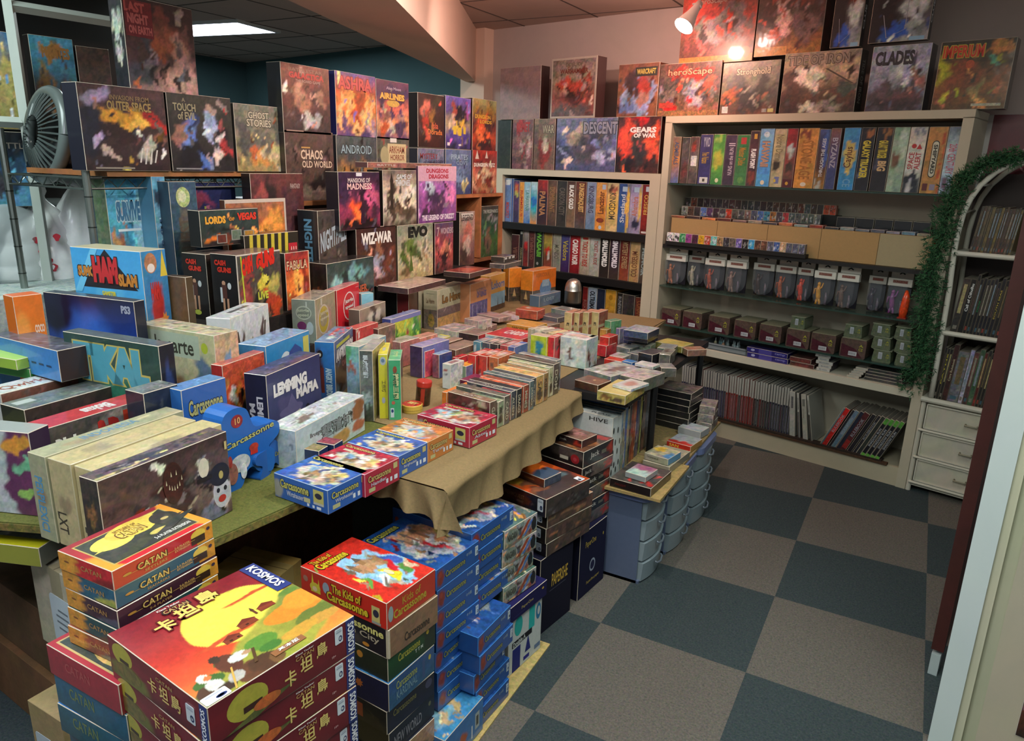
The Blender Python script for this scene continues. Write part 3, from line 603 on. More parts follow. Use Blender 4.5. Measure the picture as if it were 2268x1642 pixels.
S3 = [dict(F=art('9a2034 8a2030', n=.12, texts=[('CATAN', .25, .4, .6, .72, 'a84a4c')]), R='8c2430', T=art('a02234', n=.06, bars='r .05 .05 .95 .95 b8a068;r .07 .07 .93 .93 38403c .4;e .3 .1 1 .6 b89a58 .4;e .12 .6 .3 .8 8a8c84'), S='8c2030'),
      dict(F=art('1f5e80 1a4c60', n=.2, texts=[('CATAN', .2, .4, .55, .8, '6a7a4c')]), R='16404e', T=art('2c6aa8', n=.06, bars='r .03 .04 .97 .96 b8a868;r .05 .06 .95 .94 3a78c0 .2'), S='1c5068'),
      dict(F=art('205a70 1a4450', n=.2, texts=[('CATAN', .2, .4, .55, .8, '6a7a4c')]), R='16404e', T='2c6aa8', S='1c5068'),
      dict(F=art('20506a', n=.2), R='16404e', T='2c6aa8', S='1c4458')]
stk(.642, 4, [.066]*4, (261, 1518), S3, ['red game box with a dark picture lid under the narrow stack', 'blue game box with a gold lid line under the red one, lower left', 'second blue game box lower in the lower left stack', 'lowest blue game box in the lower left stack'], .222, .215, 0, .008, 5)
put('plain brown packing box under the lower left stack', (-.95, -3.36, 0), (.2, .2, .376), 0, dict(F='5c4630', S='5c4630'), name='carton', cat='carton', mat='matte')
# --- cartons, lower left
def carton(label, zt, A_, h, c='8a6c48', L=None, B=None, wx=None, wy=None, yaw=0, tape='a98a60', lab=None, tb=None, **k):
    a = onz(A_, zt); e1, e2 = rot2(yaw)
    if wx is None: wx = float((a-onz(L, zt))[:2]@e1)
    if wy is None: wy = float((onz(B, zt)-a)[:2]@e2)
    cc = a[:2]-e1*wx/2+e2*wy/2; o = box_mesh(wx, wy, h, dict(F=art(c, n=.18), R=art(c, n=.18), T=art(c, n=.2), S=c), c, 40).obj('carton', 'matte', loc=(cc[0], cc[1], zt-h), rot=(0, 0, R_(yaw)))
    tag(o, label, 'carton')
    mb = MB(); e = .0006
    if tb == 'x':
        mb.box((-.025, -wy/2-e, h-.09), (.025, -wy/2, h), tape); mb.box((-.025, -wy/2, h), (.025, wy/2, h+e), tape); mb.box((-.001, -wy/2, h+e), (.001, wy/2, h+e*1.5), '4a3a28')
    else:
        mb.box((-wx/2, -.025, h), (wx/2, .025, h+e), tape); mb.box((-wx/2, -.001, h+e), (wx/2, .001, h+e*1.5), '4a3a28'); mb.box((wx/2, -.025, h-.07), (wx/2+e, .025, h), tape)
    mb.obj('packing_tape', 'plastic', o)
    if lab: sticker(o, (wx, wy, h), *lab, name='shipping_label')
    return o
carton('pale taped carton with a white paper label, left of the narrow stack', .60, (178, 1300), .24, 'a8a08c', wx=.24, wy=.30, yaw=-4, tape='948a6c', tb='x', lab=('F', .32, .12, .8, .7, 'b9c6cc', 'r .3 .7 .7 .74 6a747c;r .2 .58 .7 .62 6a747c;r .2 .46 .75 .5 6a747c;r .25 .34 .7 .38 6a747c'))
carton('brown carton at the left edge below the pale taped one', .388, (148, 1395), .19, '5c4632', wx=.50, wy=.40, yaw=-4, tape='6a5238')
carton('brown carton at the bottom left corner of the picture', .196, (150, 1540), .196, '6a4e34', wx=.55, wy=.5, yaw=-4, tape='7a5c3c')
carton('small tan carton with a label beside the lower blue boxes', .27, (135, 1600), .27, '94805c', wx=.14, wy=.2, yaw=0, tape='a08a60', lab=('F', .1, .3, .6, .7, 'b4c0c8', ''))
carton('tan wooden-looking carton with stamped letters behind the red sun boxes', .50, (603, 1290), .5, c='94783f', wx=.185, wy=.125, yaw=10, tape='9a8250')
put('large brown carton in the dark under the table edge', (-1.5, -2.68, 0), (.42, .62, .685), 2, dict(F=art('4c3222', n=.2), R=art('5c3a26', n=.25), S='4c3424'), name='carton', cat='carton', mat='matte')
# crate lettering
# wrapped packs with yellow tape at the far left under the table edge
o = TB('flat grey pack with yellow tape sticking out under the far left table edge', .66, (85, 1215), dict(F='8a8c34', R='70746c', T=art('70787a', n=.3, bars='r .0 .0 1 .18 b8b41c;r .1 .3 .9 .5 5a6264;r .1 .6 .9 .7 8a9294'), S='3c3c34'), .05, wx=.3, wy=.2, yaw=20, name='wrapped_pack', cat='pack')

# --- castle themed stacks behind
def carc(c, title='Carcassonne', sub='', tc='a8a048', scene=None, edge2=None):
    sc = scene or '.5 .75 .2 .12 c89468 .4;.72 .7 .22 .16 b07a58 .4;.35 .55 .18 .12 cfc4b8 .5;.58 .35 .1 .18 c02830 .4;.7 .4 .14 .14 d8d4cc .4;.85 .55 .12 .12 c8a06c .5;.3 .3 .15 .12 b4b8c0 .5;.8 .25 .16 .1 9c7450 .5'
    T1 = art(c, n=.25, bars='', blobs='')
    T1 = dict(bg=c, blobs='.5 .42 .47 .42 b8c4cc .12;'+sc, n=.35, rnd=None, bars='', edge=None, texts=[(title, .05, .8, .62, .94, tc, dict(o='1c1a14', b=.03)), (sub, .1, .72, .5, .77, 'b0b8c8')] if sub else [(title, .05, .8, .62, .94, tc, dict(o='1c1a14', b=.03))])
    return T1
BL = '1c4a8c'
c_scene = '.33 .62 .1 .14 b8886c .3;.5 .66 .13 .16 c08a68 .3;.68 .62 .14 .18 b47c5c .3;.84 .55 .12 .14 c8946c .3;.55 .34 .08 .2 b8242c .35;.66 .36 .1 .16 b8b4ac .4;.3 .36 .14 .12 8c949c .4;.8 .3 .14 .12 a8744c .4;.9 .4 .06 .1 c8b45c .4;.44 .45 .07 .08 d8d0c4 .3;.42 .2 .14 .08 9a9ca4 .5;.74 .18 .1 .08 a89c88 .5'
def ctop(c=BL):
    return dict(bg=c, blobs='.56 .43 .44 .4 8a949c .06;'+c_scene, n=.45, rnd=None, edge=None, bars='t .3 .62 .37 .74 5a5c66;t .44 .68 .52 .8 6a5c54;t .6 .66 .7 .82 70584a;r .33 .5 .36 .62 8a6450;r .46 .5 .5 .68 94685a;r .62 .46 .67 .66 8c6048;r .72 .5 .76 .62 a87858', texts=[('Carcassonne', .03, .86, .62, .97, 'a8a44c', dict(o='101814', b=.03))])
cR = art(BL, n=.06, blobs='.09 .5 .08 .4 7a2c24 .5', bars='e .05 .5 .12 .8 8c3424;e .07 .15 .12 .45 7a2c20', texts=[('Carcassonne', .2, .34, .66, .66, '8a8c48', dict(o='0e2040', b=.02)), ('卡卡頌', .68, .62, .82, .8, '8aa0b0')])
cF = art(BL, n=.06, texts=[('卡卡頌', .5, .3, .7, .6, 'b8b868')], bars='e .03 .3 .08 .6 8c3424')
CARC = dict(F=cF, R=cR, T1=ctop(), S=BL)
cst = [('R', .9, .35, .97, .8, 'b8c4cc', INK)]
# column A (behind the red one)
LB = ['blue castle game box with the widest view of its knight picture, second stack from the right, topmost', 'blue castle box directly under the top of the first blue stack']
onames = ['topmost', 'second', 'third', 'fourth', 'fifth', 'sixth', 'seventh', 'eighth', 'ninth']
stk(.55, 7, .0615, (966, 1264), [CARC], ['blue castle board game box, %s in the stack behind the red castle box' % ('topmost' if i == 0 else onames[i]+' down') for i in range(7)], .26, .19, -3, .004, 11, group='blue castle boxes behind the red box', st=cst, edge='3a74b8')
stk(.57, 4, .0635, (1045, 1184), [CARC], ['blue castle board game box, %s in the stack nearest the tan cloth corner' % ('topmost' if i == 0 else onames[i]+' down') for i in range(4)], .285, .215, -3, .006, 12, group='blue castle boxes near the cloth corner', st=cst, edge='3a74b8')
CS = dict(F=cF, R=cR, T1=art(BL, n=.4, blobs='.6 .5 .35 .3 7c848c .2;.5 .4 .1 .2 a06c4c .4;.7 .5 .1 .2 9a6a4c .4;.3 .5 .1 .3 a8acb0 .4'), S=BL)
stk(.313, 5, .0612, (1059, 1413), [CS], ['small blue castle box, %s of the lower blue pile beside the paper carton' % w for w in ('topmost', 'second', 'third', 'fourth', 'bottom one')], .27, .18, 0, .012, 13, group='small blue castle boxes by the paper carton', st=cst, edge='3a80c8')
# light blue window box at the bottom
stk(.116, 1, .108, (985, 1642), [dict(F=art('2a6ea8', n=.2), R=art('2468a4', n=.15, blobs='.45 .3 .12 .3 a04a24 .5', bars='r .78 .25 .9 .75 9aa8a8;r .81 .35 .87 .65 3a3c34;r .68 .1 .71 .5 c8d0d4'), T1=art('3a84b8', n=.3, blobs='.4 .5 .33 .32 7aa8bc .2;.65 .4 .06 .25 b8a070 .3;.35 .3 .08 .16 c0a880 .3;.3 .7 .06 .1 c88868 .3', texts=[('Carcassonne', .3, .78, .8, .92, 'b8d0d8')]), S='2a6ea8')], ['pale blue boxed set with a window lid, on the cardboard at the bottom edge'], .15, .19, 0)
# red castle box stack
kids_top = dict(bg='c0281c', blobs='.6 .42 .36 .36 8ab8d4 .06;.45 .5 .12 .12 a8805c .3;.62 .58 .14 .1 b08a68 .3;.75 .5 .1 .12 9a7450 .3;.58 .3 .07 .14 d8c828 .3;.7 .36 .08 .1 c02028 .3;.84 .4 .08 .1 3a5ca8 .3;.8 .22 .1 .08 4c8038 .4;.5 .14 .1 .06 9a9484 .4;.9 .2 .06 .1 c8b090 .4;.4 .22 .08 .1 d0dce0 .4', n=.3, rnd=None, edge=None,
   bars='r .33 .5 .4 .6 8a6848;t .32 .6 .41 .68 6a5c50;r .5 .56 .58 .64 94704c;t .49 .64 .6 .74 5c544c;t .5 .2 .56 .3 dccc30;t .6 .2 .66 .3 dccc30;e .54 .24 .62 .36 d8c8a0', texts=[('The Kids of', .1, .9, .44, .97, 'c8a028', dict(o='5c140c', b=.03)), ('Carcassonne', .08, .79, .6, .9, 'ccb428', dict(o='3c1c0c', b=.035))])
kids_F = art('b8281c', n=.05, bars='t .12 .2 .17 .95 c8c030;t .2 .2 .24 .8 c8c030;e .11 .2 .24 .6 c8b83a;e .14 .25 .2 .45 d8c090;e .03 .5 .09 .75 9a6858;e .27 .35 .35 .8 8a98a4;r .84 .12 .93 .72 b8aa68;e .855 .3 .92 .6 2a2c3c;r .84 .04 .94 .14 8c8c84', texts=[('The Kids of', .38, .52, .72, .86, 'ccae28', dict(o='4c140c', b=.03)), ('Carcassonne', .32, .16, .8, .52, 'ccb428', dict(o='4c140c', b=.035))])
kids_R = art('b0301c', n=.08, bars='e .02 .2 .12 .8 8a9c9c', texts=[('Kids of', .3, .55, .68, .85, 'b08a28'), ('Carcassonne', .12, .2, .8, .55, 'b0982c', dict(b=.03))])
KA = [dict(F=kids_F, R=kids_R, T1=kids_top, S='b0281c'),
      dict(F=art('16141c', n=.2, blobs='.3 .2 .4 .3 3a3430 .6', texts=[('Carcassonne', .3, .62, .95, .9, 'c8c070', dict(b=.03)), ('the City', .45, .3, .9, .58, 'a89c84')], bars='e .7 .06 .78 .2 b87c2c;r .975 0 1 1 b0a68c'), R=art('7e6048', n=.2, texts=[('Carcassonne', .3, .2, .82, .52, '2c241e', dict(b=.02))], bars='r 0 .0 .0 .0 000;r .0 0 .02 1 c0b498'), T1=art('8a6a50', n=.2), S='4c3a2c'),
      dict(F=art('20281c', n=.2, bars='e .65 .5 .72 .8 b87c2c;r .4 .2 .43 .8 8c8c7c'), R=art('1c4c26 0e3018', n=.1, blobs='.9 .5 .15 .6 14281a .5', texts=[('Carcassonne', .2, .5, .66, .84, 'a09c3c', dict(b=.02)), ('T T M', .55, .3, .72, .45, 'c0c8c0')], bars='e .8 .7 .86 .9 b8a02c'), T1=art('24502c', n=.1), S='16301c'),
      dict(F=art('181c40', n=.2, bars='s .62 .4 .72 .75 b8642c;r .4 .2 .43 .8 8c8c9c'), R=art('2a4a7a 2c5474', n=.2, texts=[('Carcassonne', .15, .55, .6, .85, '9aa05a'), ('KARDINAL', .15, .2, .6, .5, '6c8c9c')], bars='r .72 .1 .78 .8 3a4c74;e .86 .6 .92 .8 b0a040'), T1=art('3a78b0', n=.3), S='1c2444'),
      dict(F=art('101014', n=.1, bars='r .5 .2 .72 .8 8c3c20;r .36 .2 .4 .8 8c8c8c'), R=art('1c1a24 141a30', n=.2, texts=[('Carcassonne', .12, .55, .6, .85, '6c683c')], bars='e .8 .5 .95 .9 3c3c54'), T1='202434', S='101018'),
      dict(F='0c0c10', R=art('141a28', n=.2, texts=[('NEW WORLD', .1, .25, .7, .7, '7c7c84')], bars='e .86 .6 .92 .8 5a5c44'), T1='202434', S='0e1016'),
      dict(F='0c0c10', R=art('a07c60', n=.3), T1='202434', S='4c3a30')]
stk(.60, 8, [.070, .077, .066, .078, .066, .07, .07, .088], (856, 1337), KA, ['bright red castle game box with cartoon children on the lid', 'dark sided castle game box with a bare wood coloured long side', 'dark green castle game box in the stack under the red one', 'blue castle game box with a sun symbol below the green one', 'near black castle game box below the blue one', 'navy game box with pale outlined lettering near the bottom edge', 'tan sided box under the navy one at the bottom edge', 'lowest box of the red castle stack, below the frame'], .275, .175, -3, .006, 21, res=230)
# --- colourful warrior boxes on paper cartons
W1 = dict(F=art('5a6a5c', n=.5), R=art('9aa09c 8c6c58', n=.6, rnd=(3, 14, '3a2c26 b8c4c4 8c3c24 c88c58 2c3c5c 7c8c8c')), T1=art('8c4a3c 4c6a68', n=.5, blobs='.75 .4 .14 .16 5a60a8 .5;.5 .6 .2 .16 c8b4a4 .5;.3 .4 .14 .2 a83c24 .5;.85 .75 .1 .05 b8b040 .3;.5 .3 .16 .1 c88c4c .5;.2 .75 .2 .12 4c8c8c .5;.6 .8 .2 .1 2c5c44 .5'), S='4c5450')
W1['R']['bars'] = 'e .03 .1 .42 .9 7c8478 .3;e .82 .1 .98 .9 14161a .2;l .4 .1 .7 .9 8c3c24 .3 .1;l .55 .1 .8 .8 4c6ca8 .3 .08'
W1['R']['texts'] = [('NIAGARA', .08, .3, .38, .7, '3c3c34', dict(b=.03))]
stk(.512, 4, .0615, (1118, 1178), [W1], ['colourful warrior picture game box, %s of the pile over the dark blue carton' % w for w in ('topmost', 'second', 'third', 'fourth')], .26, .165, -8, .006, 31, group='warrior picture boxes')
PL = dict(F='10103c', R=art('14123f', n=.05, texts=[('PaperOne', .3, .35, .62, .6, '9a8a5c')], bars='r .1 .2 .4 .23 2c2c5c;e .86 .6 .92 .75 b08c3c'), T1=art('18164c', n=.05, texts=[('P', .1, .2, .26, .45, 'd8dce4', dict(b=.05)), ('W', .85, .6, .95, .75, 'c8b440')]), S='12103c')
PW = dict(F='b4b8b4', R=art('b4bab8', n=.08, bars='r .12 .0 .36 .42 20286c;t .5 .18 .68 .48 20286c;r .6 .55 .78 .98 2aa09c;e .16 .62 .4 .98 2a9a94;r .46 .05 .64 .12 24247c;e .82 .62 .97 .92 2c6c94;e .86 .7 .94 .86 b4bab8;r .1 .46 .7 .56 14161c;r .8 .08 .98 .16 5c7090', texts=[('Double A', .12, .47, .5, .55, 'b4bab8', dict(b=.03))]), T1='b4b8b4', S='b0b4b0')
a = onz((1135, 1503), 0)
put('white and turquoise copier paper carton on the strip of cardboard', (a[0]-.11, a[1]+.09, .006), (.22, .185, .2), -6, PW, name='paper_carton', cat='carton', mat='matte')
put('dark navy carton lid with a white letter, on the white paper carton', (a[0]-.112, a[1]+.088, .207), (.245, .205, .056), -6, PL, name='paper_carton', cat='carton', mat='matte')
def dark(c, b, cnt, seed, title, tc, **k): return dict(F=art(c, n=.3, rnd=(seed, 5, b), **k), R=art(c, n=.3, rnd=(seed+1, 7, b), texts=[(title, .2, .3, .75, .75, tc, {})]), T1=art(c, n=.3, rnd=(seed+2, 10, b)), S=c)
dream_T = dict(bg='c8501c c85a20 7a3c24 3a2a2c', blobs='.15 .35 .3 .3 e08c34 .8;.2 .2 .22 .14 e0c048 .8;.6 .8 .3 .2 241c20 .6;.85 .4 .16 .3 3a3034 .6;.5 .3 .08 .12 6c4430 .4;.7 .5 .07 .14 8c5c3c .4', n=.25, rnd=None, edge=None, bars='r .36 .1 .4 .3 5c3a28;e .35 .28 .42 .38 6c4430;r .55 .06 .6 .3 6c4430;e .54 .28 .62 .38 7c4c34', texts=[])
DR = dict(F=art('3c1c18 5c2c1c 2c1c1c', n=.3, blobs='.9 .5 .15 .6 20202c .5', texts=[('DREAMQUEST', .35, .45, .68, .72, '8a5c3c')]), R=art('3c302c 2c2828', n=.35), T=art('c8501c', '.3 .3 .35 .25 e09034 .8;.3 .15 .25 .12 e0b848 .8;.75 .7 .3 .3 33282a .8;.9 .3 .2 .4 3c3234 .8;.6 .25 .06 .2 7c4c34 .3;.8 .2 .05 .18 7c4c34 .3;.62 .75 .14 .12 4c6468 .5', [('Dream', .06, .42, .42, .62, '1c1c10', dict(sl=.8, b=.05, o='b89c5c'))], n=.25), S='2c201e')
PB = dict(F='0c0c24', R=art('0a0a1e', n=.06, texts=[('PAPERSHE', .35, .55, .85, .72, 'b8963c')], bars='r .3 .5 .8 .51 3c3c4c'), T1='10102a', S='0c0c22')
BRN = dict(F=art('241c1a', n=.4, rnd=(5, 4, '5c5458 7a2c1c 3c3434')), R=art('5c4034 4c3830', n=.4, rnd=(6, 5, '8c6448 3a2c28')), T1=art('b89478', n=.2), S='2c2220')
BR2 = dict(F=art('1e1a1c', n=.4), R=art('4c3a30', n=.5, rnd=(8, 6, '6a4c38 3c302c 8c5c3c')), T1=art('5c4a3e', n=.3), S='241e1e')
stk(.515, 1, .066, (1210, 1107), [DR], ['orange desert picture game box, topmost of the stack over the black paper carton'], .29, .235, -13, st=[('F', .88, .25, .96, .9, 'ccd4dc', INK), ('T', .86, .82, .97, .93, 'e8ecf4', INK)])
stk(.449, 3, [.052, .056, .05], (1213, 1140), [BRN, BR2, BR2], ['brown game box with a pale lid edge under the orange one', 'dark brown game box second below the orange one', 'dark brown game box resting on the black paper carton'], .27, .25, -13, .004, 41, st=[('F', .84, .25, .92, .85, 'b4bcc4', INK)])
a = onz((1208, 1405), 0)
put('black paper carton with gold script standing on the floor', (a[0]-.135, a[1]+.09, 0), (.27, .2, .29), -8, PB, name='paper_carton', cat='carton', mat='matte')
TB('small orange and blue box lying on the orange desert box', .545, (1206, 1063), dict(F=art('6a3018 3c2420', n=.2, texts=[('EXPANSION', .3, .4, .65, .65, 'a8703c')]), R=art('3c4450', n=.4), T=art('c85a1c', '.2 .5 .35 .5 d8641c .5;.75 .5 .3 .8 3c5068 .4;.5 .75 .08 .12 3c2420 .4', n=.15), S='3c2c28'), .03, wx=.125, wy=.09, yaw=-13)
JK = dict(F=art('1e1c1c 241c1c 201616', n=.35, blobs='.7 .7 .3 .3 4c4440 .7', bars='r .62 .2 .76 .42 b8b0a0;e .8 .1 .94 .7 8c1c24;e .84 .25 .9 .5 a83440', texts=[('Mr Jack', .1, .5, .36, .85, 'b8b4ac')]), R=art('1c2024', n=.3, blobs='.9 .5 .12 .4 8c2c20 .5', bars='r .6 .35 .76 .6 5c5c50', texts=[('Jack', .22, .3, .52, .75, 'b0aca4')]), T=art('2c2624 5c3a28', '.8 .8 .2 .15 a82018 .5;.7 .4 .25 .3 9c6438 .6;.3 .4 .3 .3 2c2828 .6', n=.4), S='1c1a1c')
JG = dict(F=art('2c1418', n=.4), R=art('5c5450 4c4440', n=.4, blobs='.15 .5 .18 .8 141418 .3;.85 .5 .12 .3 a02c24 .5', texts=[('Jack', .08, .3, .3, .7, '9c9890')]), T=art('4c2c28', n=.4), S='241a1c')
JM = ['black detective game box with a pale title, topmost of the stack by the grey drawers', 'black and grey detective game box, second in the stack by the grey drawers', 'detective game box third down beside the white hexagon box', 'detective game box fourth down beside the grey drawers', 'detective game box fifth down beside the grey drawers', 'detective game box resting on the navy paper carton']
stk(.575, 6, [.062, .048, .05, .052, .046, .046], (1293, 1002), [JK, JG, JK, JG, JK, JG], JM, .27, .195, -11, .006, 51)
TB('small red brown card game box on the topmost detective box', .603, (1289, 977), dict(F=art('2c1a1a', n=.3, texts=[('Jack', .25, .3, .5, .7, 'a8a098')], blobs='.85 .4 .1 .3 a02c1c .5'), R=art('3c2424', n=.3), T=art('7c5850', n=.4, blobs='.5 .6 .3 .2 9c7468 .7;.4 .3 .2 .2 4c2c28 .6'), S='2c1c1c'), .03, wx=.135, wy=.095, yaw=-12)
a = onz((1287, 1332), 0)
put('navy paper carton with a round emblem standing before the drawers', (a[0]-.12, a[1]+.1, 0), (.24, .2, .27), -6, dict(F='0a0a24', R=art('0c0e2c', n=.06, bars='e .4 .3 .62 .5 8a94a4;e .43 .33 .59 .47 1a1c3c;e .86 .75 .9 .8 a08c3c', texts=[('PaperOne', .2, .72, .6, .84, '9a8440'), ('Superfine paper', .3, .14, .8, .2, 'a08c4c')]), T1='101030', S='0c0c26'), name='paper_carton', cat='carton', mat='matte')
# cardboard strip on the floor
mb = MB(); q = [onz(p, 0)[:2] for p in ((1062, 1642), (1210, 1441))]; d = (q[1]-q[0]); d = d/np.linalg.norm(d); n_ = np.array([-d[1], d[0]])
for s0, s1 in ((-.5, 1.06),): 
    p0 = q[0]+d*s0; p1 = q[1]+d*.03; mb.prism([p0, p1, p1+n_*.55, p0+n_*.55], lambda p: (p[0], p[1], .0005), lambda p: (p[0], p[1], .0055), 'b09c64', .25)
tag(mb.obj('cardboard_sheet', 'matte'), 'flat sheet of tan cardboard under the blue stacks along the aisle', 'cardboard')
# --- plastic drawer towers
def tower(lab, y0, y1, xr, h, skew=0):
    W = .34; t = empty('drawer_tower', (xr-W/2, (y0+y1)/2, 0), R_(skew), label=lab, cat='plastic drawers', group=None); w = W/2; d = (y1-y0)/2-.004
    mb = MB(); FR = '56627c'
    mb.box((-w, -d, 0), (w-.03, -d+.006, h), FR); mb.box((-w, d-.006, 0), (w-.03, d, h), FR); mb.box((-w, -d, 0), (-w+.006, d, h), FR); mb.box((-w, -d, 0), (w-.02, d, .012), FR)
    for k in range(1, 4): mb.box((-w+.006, -d+.006, k*(h-.03)/4), (w-.03, d-.006, k*(h-.03)/4+.006), FR)
    mb.obj('drawer_frame', 'plastic', t)
    mb = MB(); r = .05; pts = []
    for cx, cy, a0 in ((w+.01, -d+r-.01, -90), (w+.01, d-r+.01, 0)):
        for k in range(7): a = R_(a0+15*k); pts.append((cx-r+r*math.cos(a), cy+r*math.sin(a)))
    pts += [(-w, d), (-w, -d)]; mb.prism(pts, lambda p: (p[0], p[1], h-.028), lambda p: (p[0], p[1], h), '5f6c92'); mb.obj('top_cap', 'plastic', t)
    for k in range(4):
        z0 = k*(h-.03)/4+.008; z1 = (k+1)*(h-.03)/4-.002; mb = MB()
        pts = []
        for j in range(13): u = j/12*2-1; pts.append((w-.01+.022*(1-u*u), u*(d-.012)))
        pts += [(w-.05, d-.012), (w-.05, -d+.012)]; mb.prism(pts, lambda p: (p[0]-.006, p[1], z0), lambda p: (p[0], p[1], z1), '8a9298', .25)
        mb.box((-w+.02, -d+.012, z0), (w-.05, -d+.015, z1-.01), '8a9298'); mb.box((-w+.02, d-.015, z0), (w-.05, d-.012, z1-.01), '8a9298'); mb.box((-w+.02, -d+.015, z0), (w-.05, d-.015, z0+.003), '8a9298')
        dr = mb.obj('drawer', 'frost', t)
        mb = MB(); zc = z1-.018; mb.tube([(w+.012, -.035, zc), (w+.02, -.03, zc-.006), (w+.024, 0, zc-.012), (w+.02, .03, zc-.006), (w+.012, .035, zc)], .004, '646e78'); mb.obj('handle', 'plastic', dr, smooth=True)
    return t
BH = .375
tower('blue framed frosted drawer tower nearest the camera, under a wooden board', -1.70, -1.445, -.452, BH)
tower('blue framed frosted drawer tower in the middle of the three', -1.43, -1.15, -.432, BH)
tower('blue framed frosted drawer tower farthest along, nearest the bookcase', -1.135, -.86, -.42, BH)
def slab(label, x0, y0, x1, y1, z0, z1, c, name='board', cat='board', rz=0, mat='matte'):
    mb = MB(); cx, cy = (x0+x1)/2, (y0+y1)/2; mb.box((x0-cx, y0-cy, 0), (x1-cx, y1-cy, z1-z0), c, .25); return tag(mb.obj(name, mat, loc=(cx, cy, z0), rot=(0, 0, R_(rz))), label, cat)
slab('thin wooden board laid over the nearest drawer tower', -.80, -1.73, -.405, -1.36, BH+.001, BH+.012, '9a8454')
slab('long wooden board laid over the two farther drawer towers', -.86, -1.35, -.43, -.75, BH+.001, BH+.012, '8c7850')
z = BH+.0125
TB('flat black and red game box at the corner of the near wooden board', z+.035, (1442, 1083), dict(F=art('1a1010', n=.2, texts=[('TWILIGHT', .12, .3, .4, .6, '5c1c18')]), R=art('2c2420', n=.3), T=art('4c4440', n=.4, blobs='.75 .2 .2 .1 a82420 .4'), S='1c1412'), .034, wx=.165, wy=.20, yaw=-4)
TB('clear edged card pack with a pink and mint cover on the black and red box', z+.059, (1430, 1058), dict(F='8c9494', R='8c9494', T=art('a8607c b4ccc4', n=.3, blobs='.5 .3 .4 .2 b4ccc0 .5;.5 .7 .4 .2 a05c7c .5'), S='7c8484'), .022, wx=.085, wy=.10, yaw=-8, name='card_pack', cat='card pack')
TB('grey tile game box with a blue edge on the far wooden board', z+.03, (1483, 1035), dict(F='8c8474', R='7c7868', T=art('a49c84', n=.3), S='8c8474'), .03, wx=.115, wy=.21, yaw=-6)
TB('cream card game box with a yellow spot on the grey tile box', z+.06, (1480, 1018), dict(F=art('9c9884', n=.2, texts=[('TANNHAUS', .1, .4, .6, .7, '3c3830')]), R='5c8cac', T=art('b4a88c', n=.4, blobs='.3 .7 .25 .25 d8b448 .3;.9 .3 .2 .3 5c90b4 .4'), S='9c9884'), .028, wx=.105, wy=.11, yaw=-10, name='card_pack', cat='card pack')
TB('red and yellow card pack lying on the far wooden board', z+.03, (1530, 990), dict(F=art('b8281c', n=.3, texts=[('SAN', .1, .3, .5, .8, 'd8b438')]), R='a87c3c', T=art('9ca4a8', n=.3, blobs='.5 .1 .6 .2 c0342c .3'), S='9c8c6c'), .028, wx=.11, wy=.12, yaw=-8, name='card_pack', cat='card pack')
TB('silver foil wrapped deck near the dark box tower', z+.035, (1552, 958), dict(F='9ca0a4', R='8c9094', T=art('b4b8bc', n=.3), S='9ca0a4'), .032, wx=.11, wy=.09, yaw=-10, name='card_pack', cat='card pack')
# upright row on the far board, seen end on
pal = [('white box with black hexagon pattern standing nearest in the upright row', 'b4bcba', '2c3030', 26, 11), ('second white box with hexagon pattern in the upright row', 'aeb6b4', '3c4444', 30, 11)]
rowc = ['7c8c8c', '6c8494', '8c8c7c', '2c5c8c', '8c8468', '2c2c34', '7c3424', '9c4c2c', '2c2c5c', '5c5c64', '9c9c4c', '14181c', '5c4438', '3c4c5c', '54606c']
y = -1.70; x = -.60
hexb = lambda c, k: ';'.join('e %.2f %.2f %.2f %.2f %s' % (u, v, u+.3, v+.1, k) for u, v in ((.1, .1), (.6, .2), (.2, .4), (.6, .55), (.1, .75)))
yy = -1.69
for k, (lab, c, kx, px_, th) in enumerate(pal):
    th = .042; put(lab, (-.715, yy+th/2, z), (.2, th-.001, .262-.012*k), -5, dict(F=art(c, n=.1, texts=[('HIVE', .5, .9, .9, .96, kx)]), R=art(c, n=.1, bars=hexb(c, kx)), T=art(c, n=.1, texts=[('PLEASE', .5, .3, .9, .7, kx)]), S=c)); yy += th+.003
cn = dict(zip(rowc, 'pale-grey steel-blue khaki bright-blue olive near-black rust-red orange-brown navy grey lime black brown slate silver'.split()))
for k, c in enumerate(rowc):
    th = [.02, .022, .02, .024, .02, .022, .024, .028, .022, .02, .02, .016, .03, .04, .035][k]
    h = [.245, .25, .25, .255, .24, .25, .265, .265, .25, .245, .265, .23, .25, .27, .26][k]
    put('%s spined game box standing on the drawer towers, %s behind the white hexagon boxes' % (cn[c].replace('-', ' '), ORD[k]), (-.725+.0*k, yy+th/2, z+.0003), (.2, th-.001, h), -5, dict(F=ra(60+k, c, '2c2420 8c8c8c 5c3c28', 4, n=.4), R=ra(80+k, c, '2c2420 c8c0a8 5c3c28 8c7c5c', 4, n=.5), T=ra(90+k, c, '3c3430', 2), S=c), group='upright games on the drawer towers'); yy += th+.002
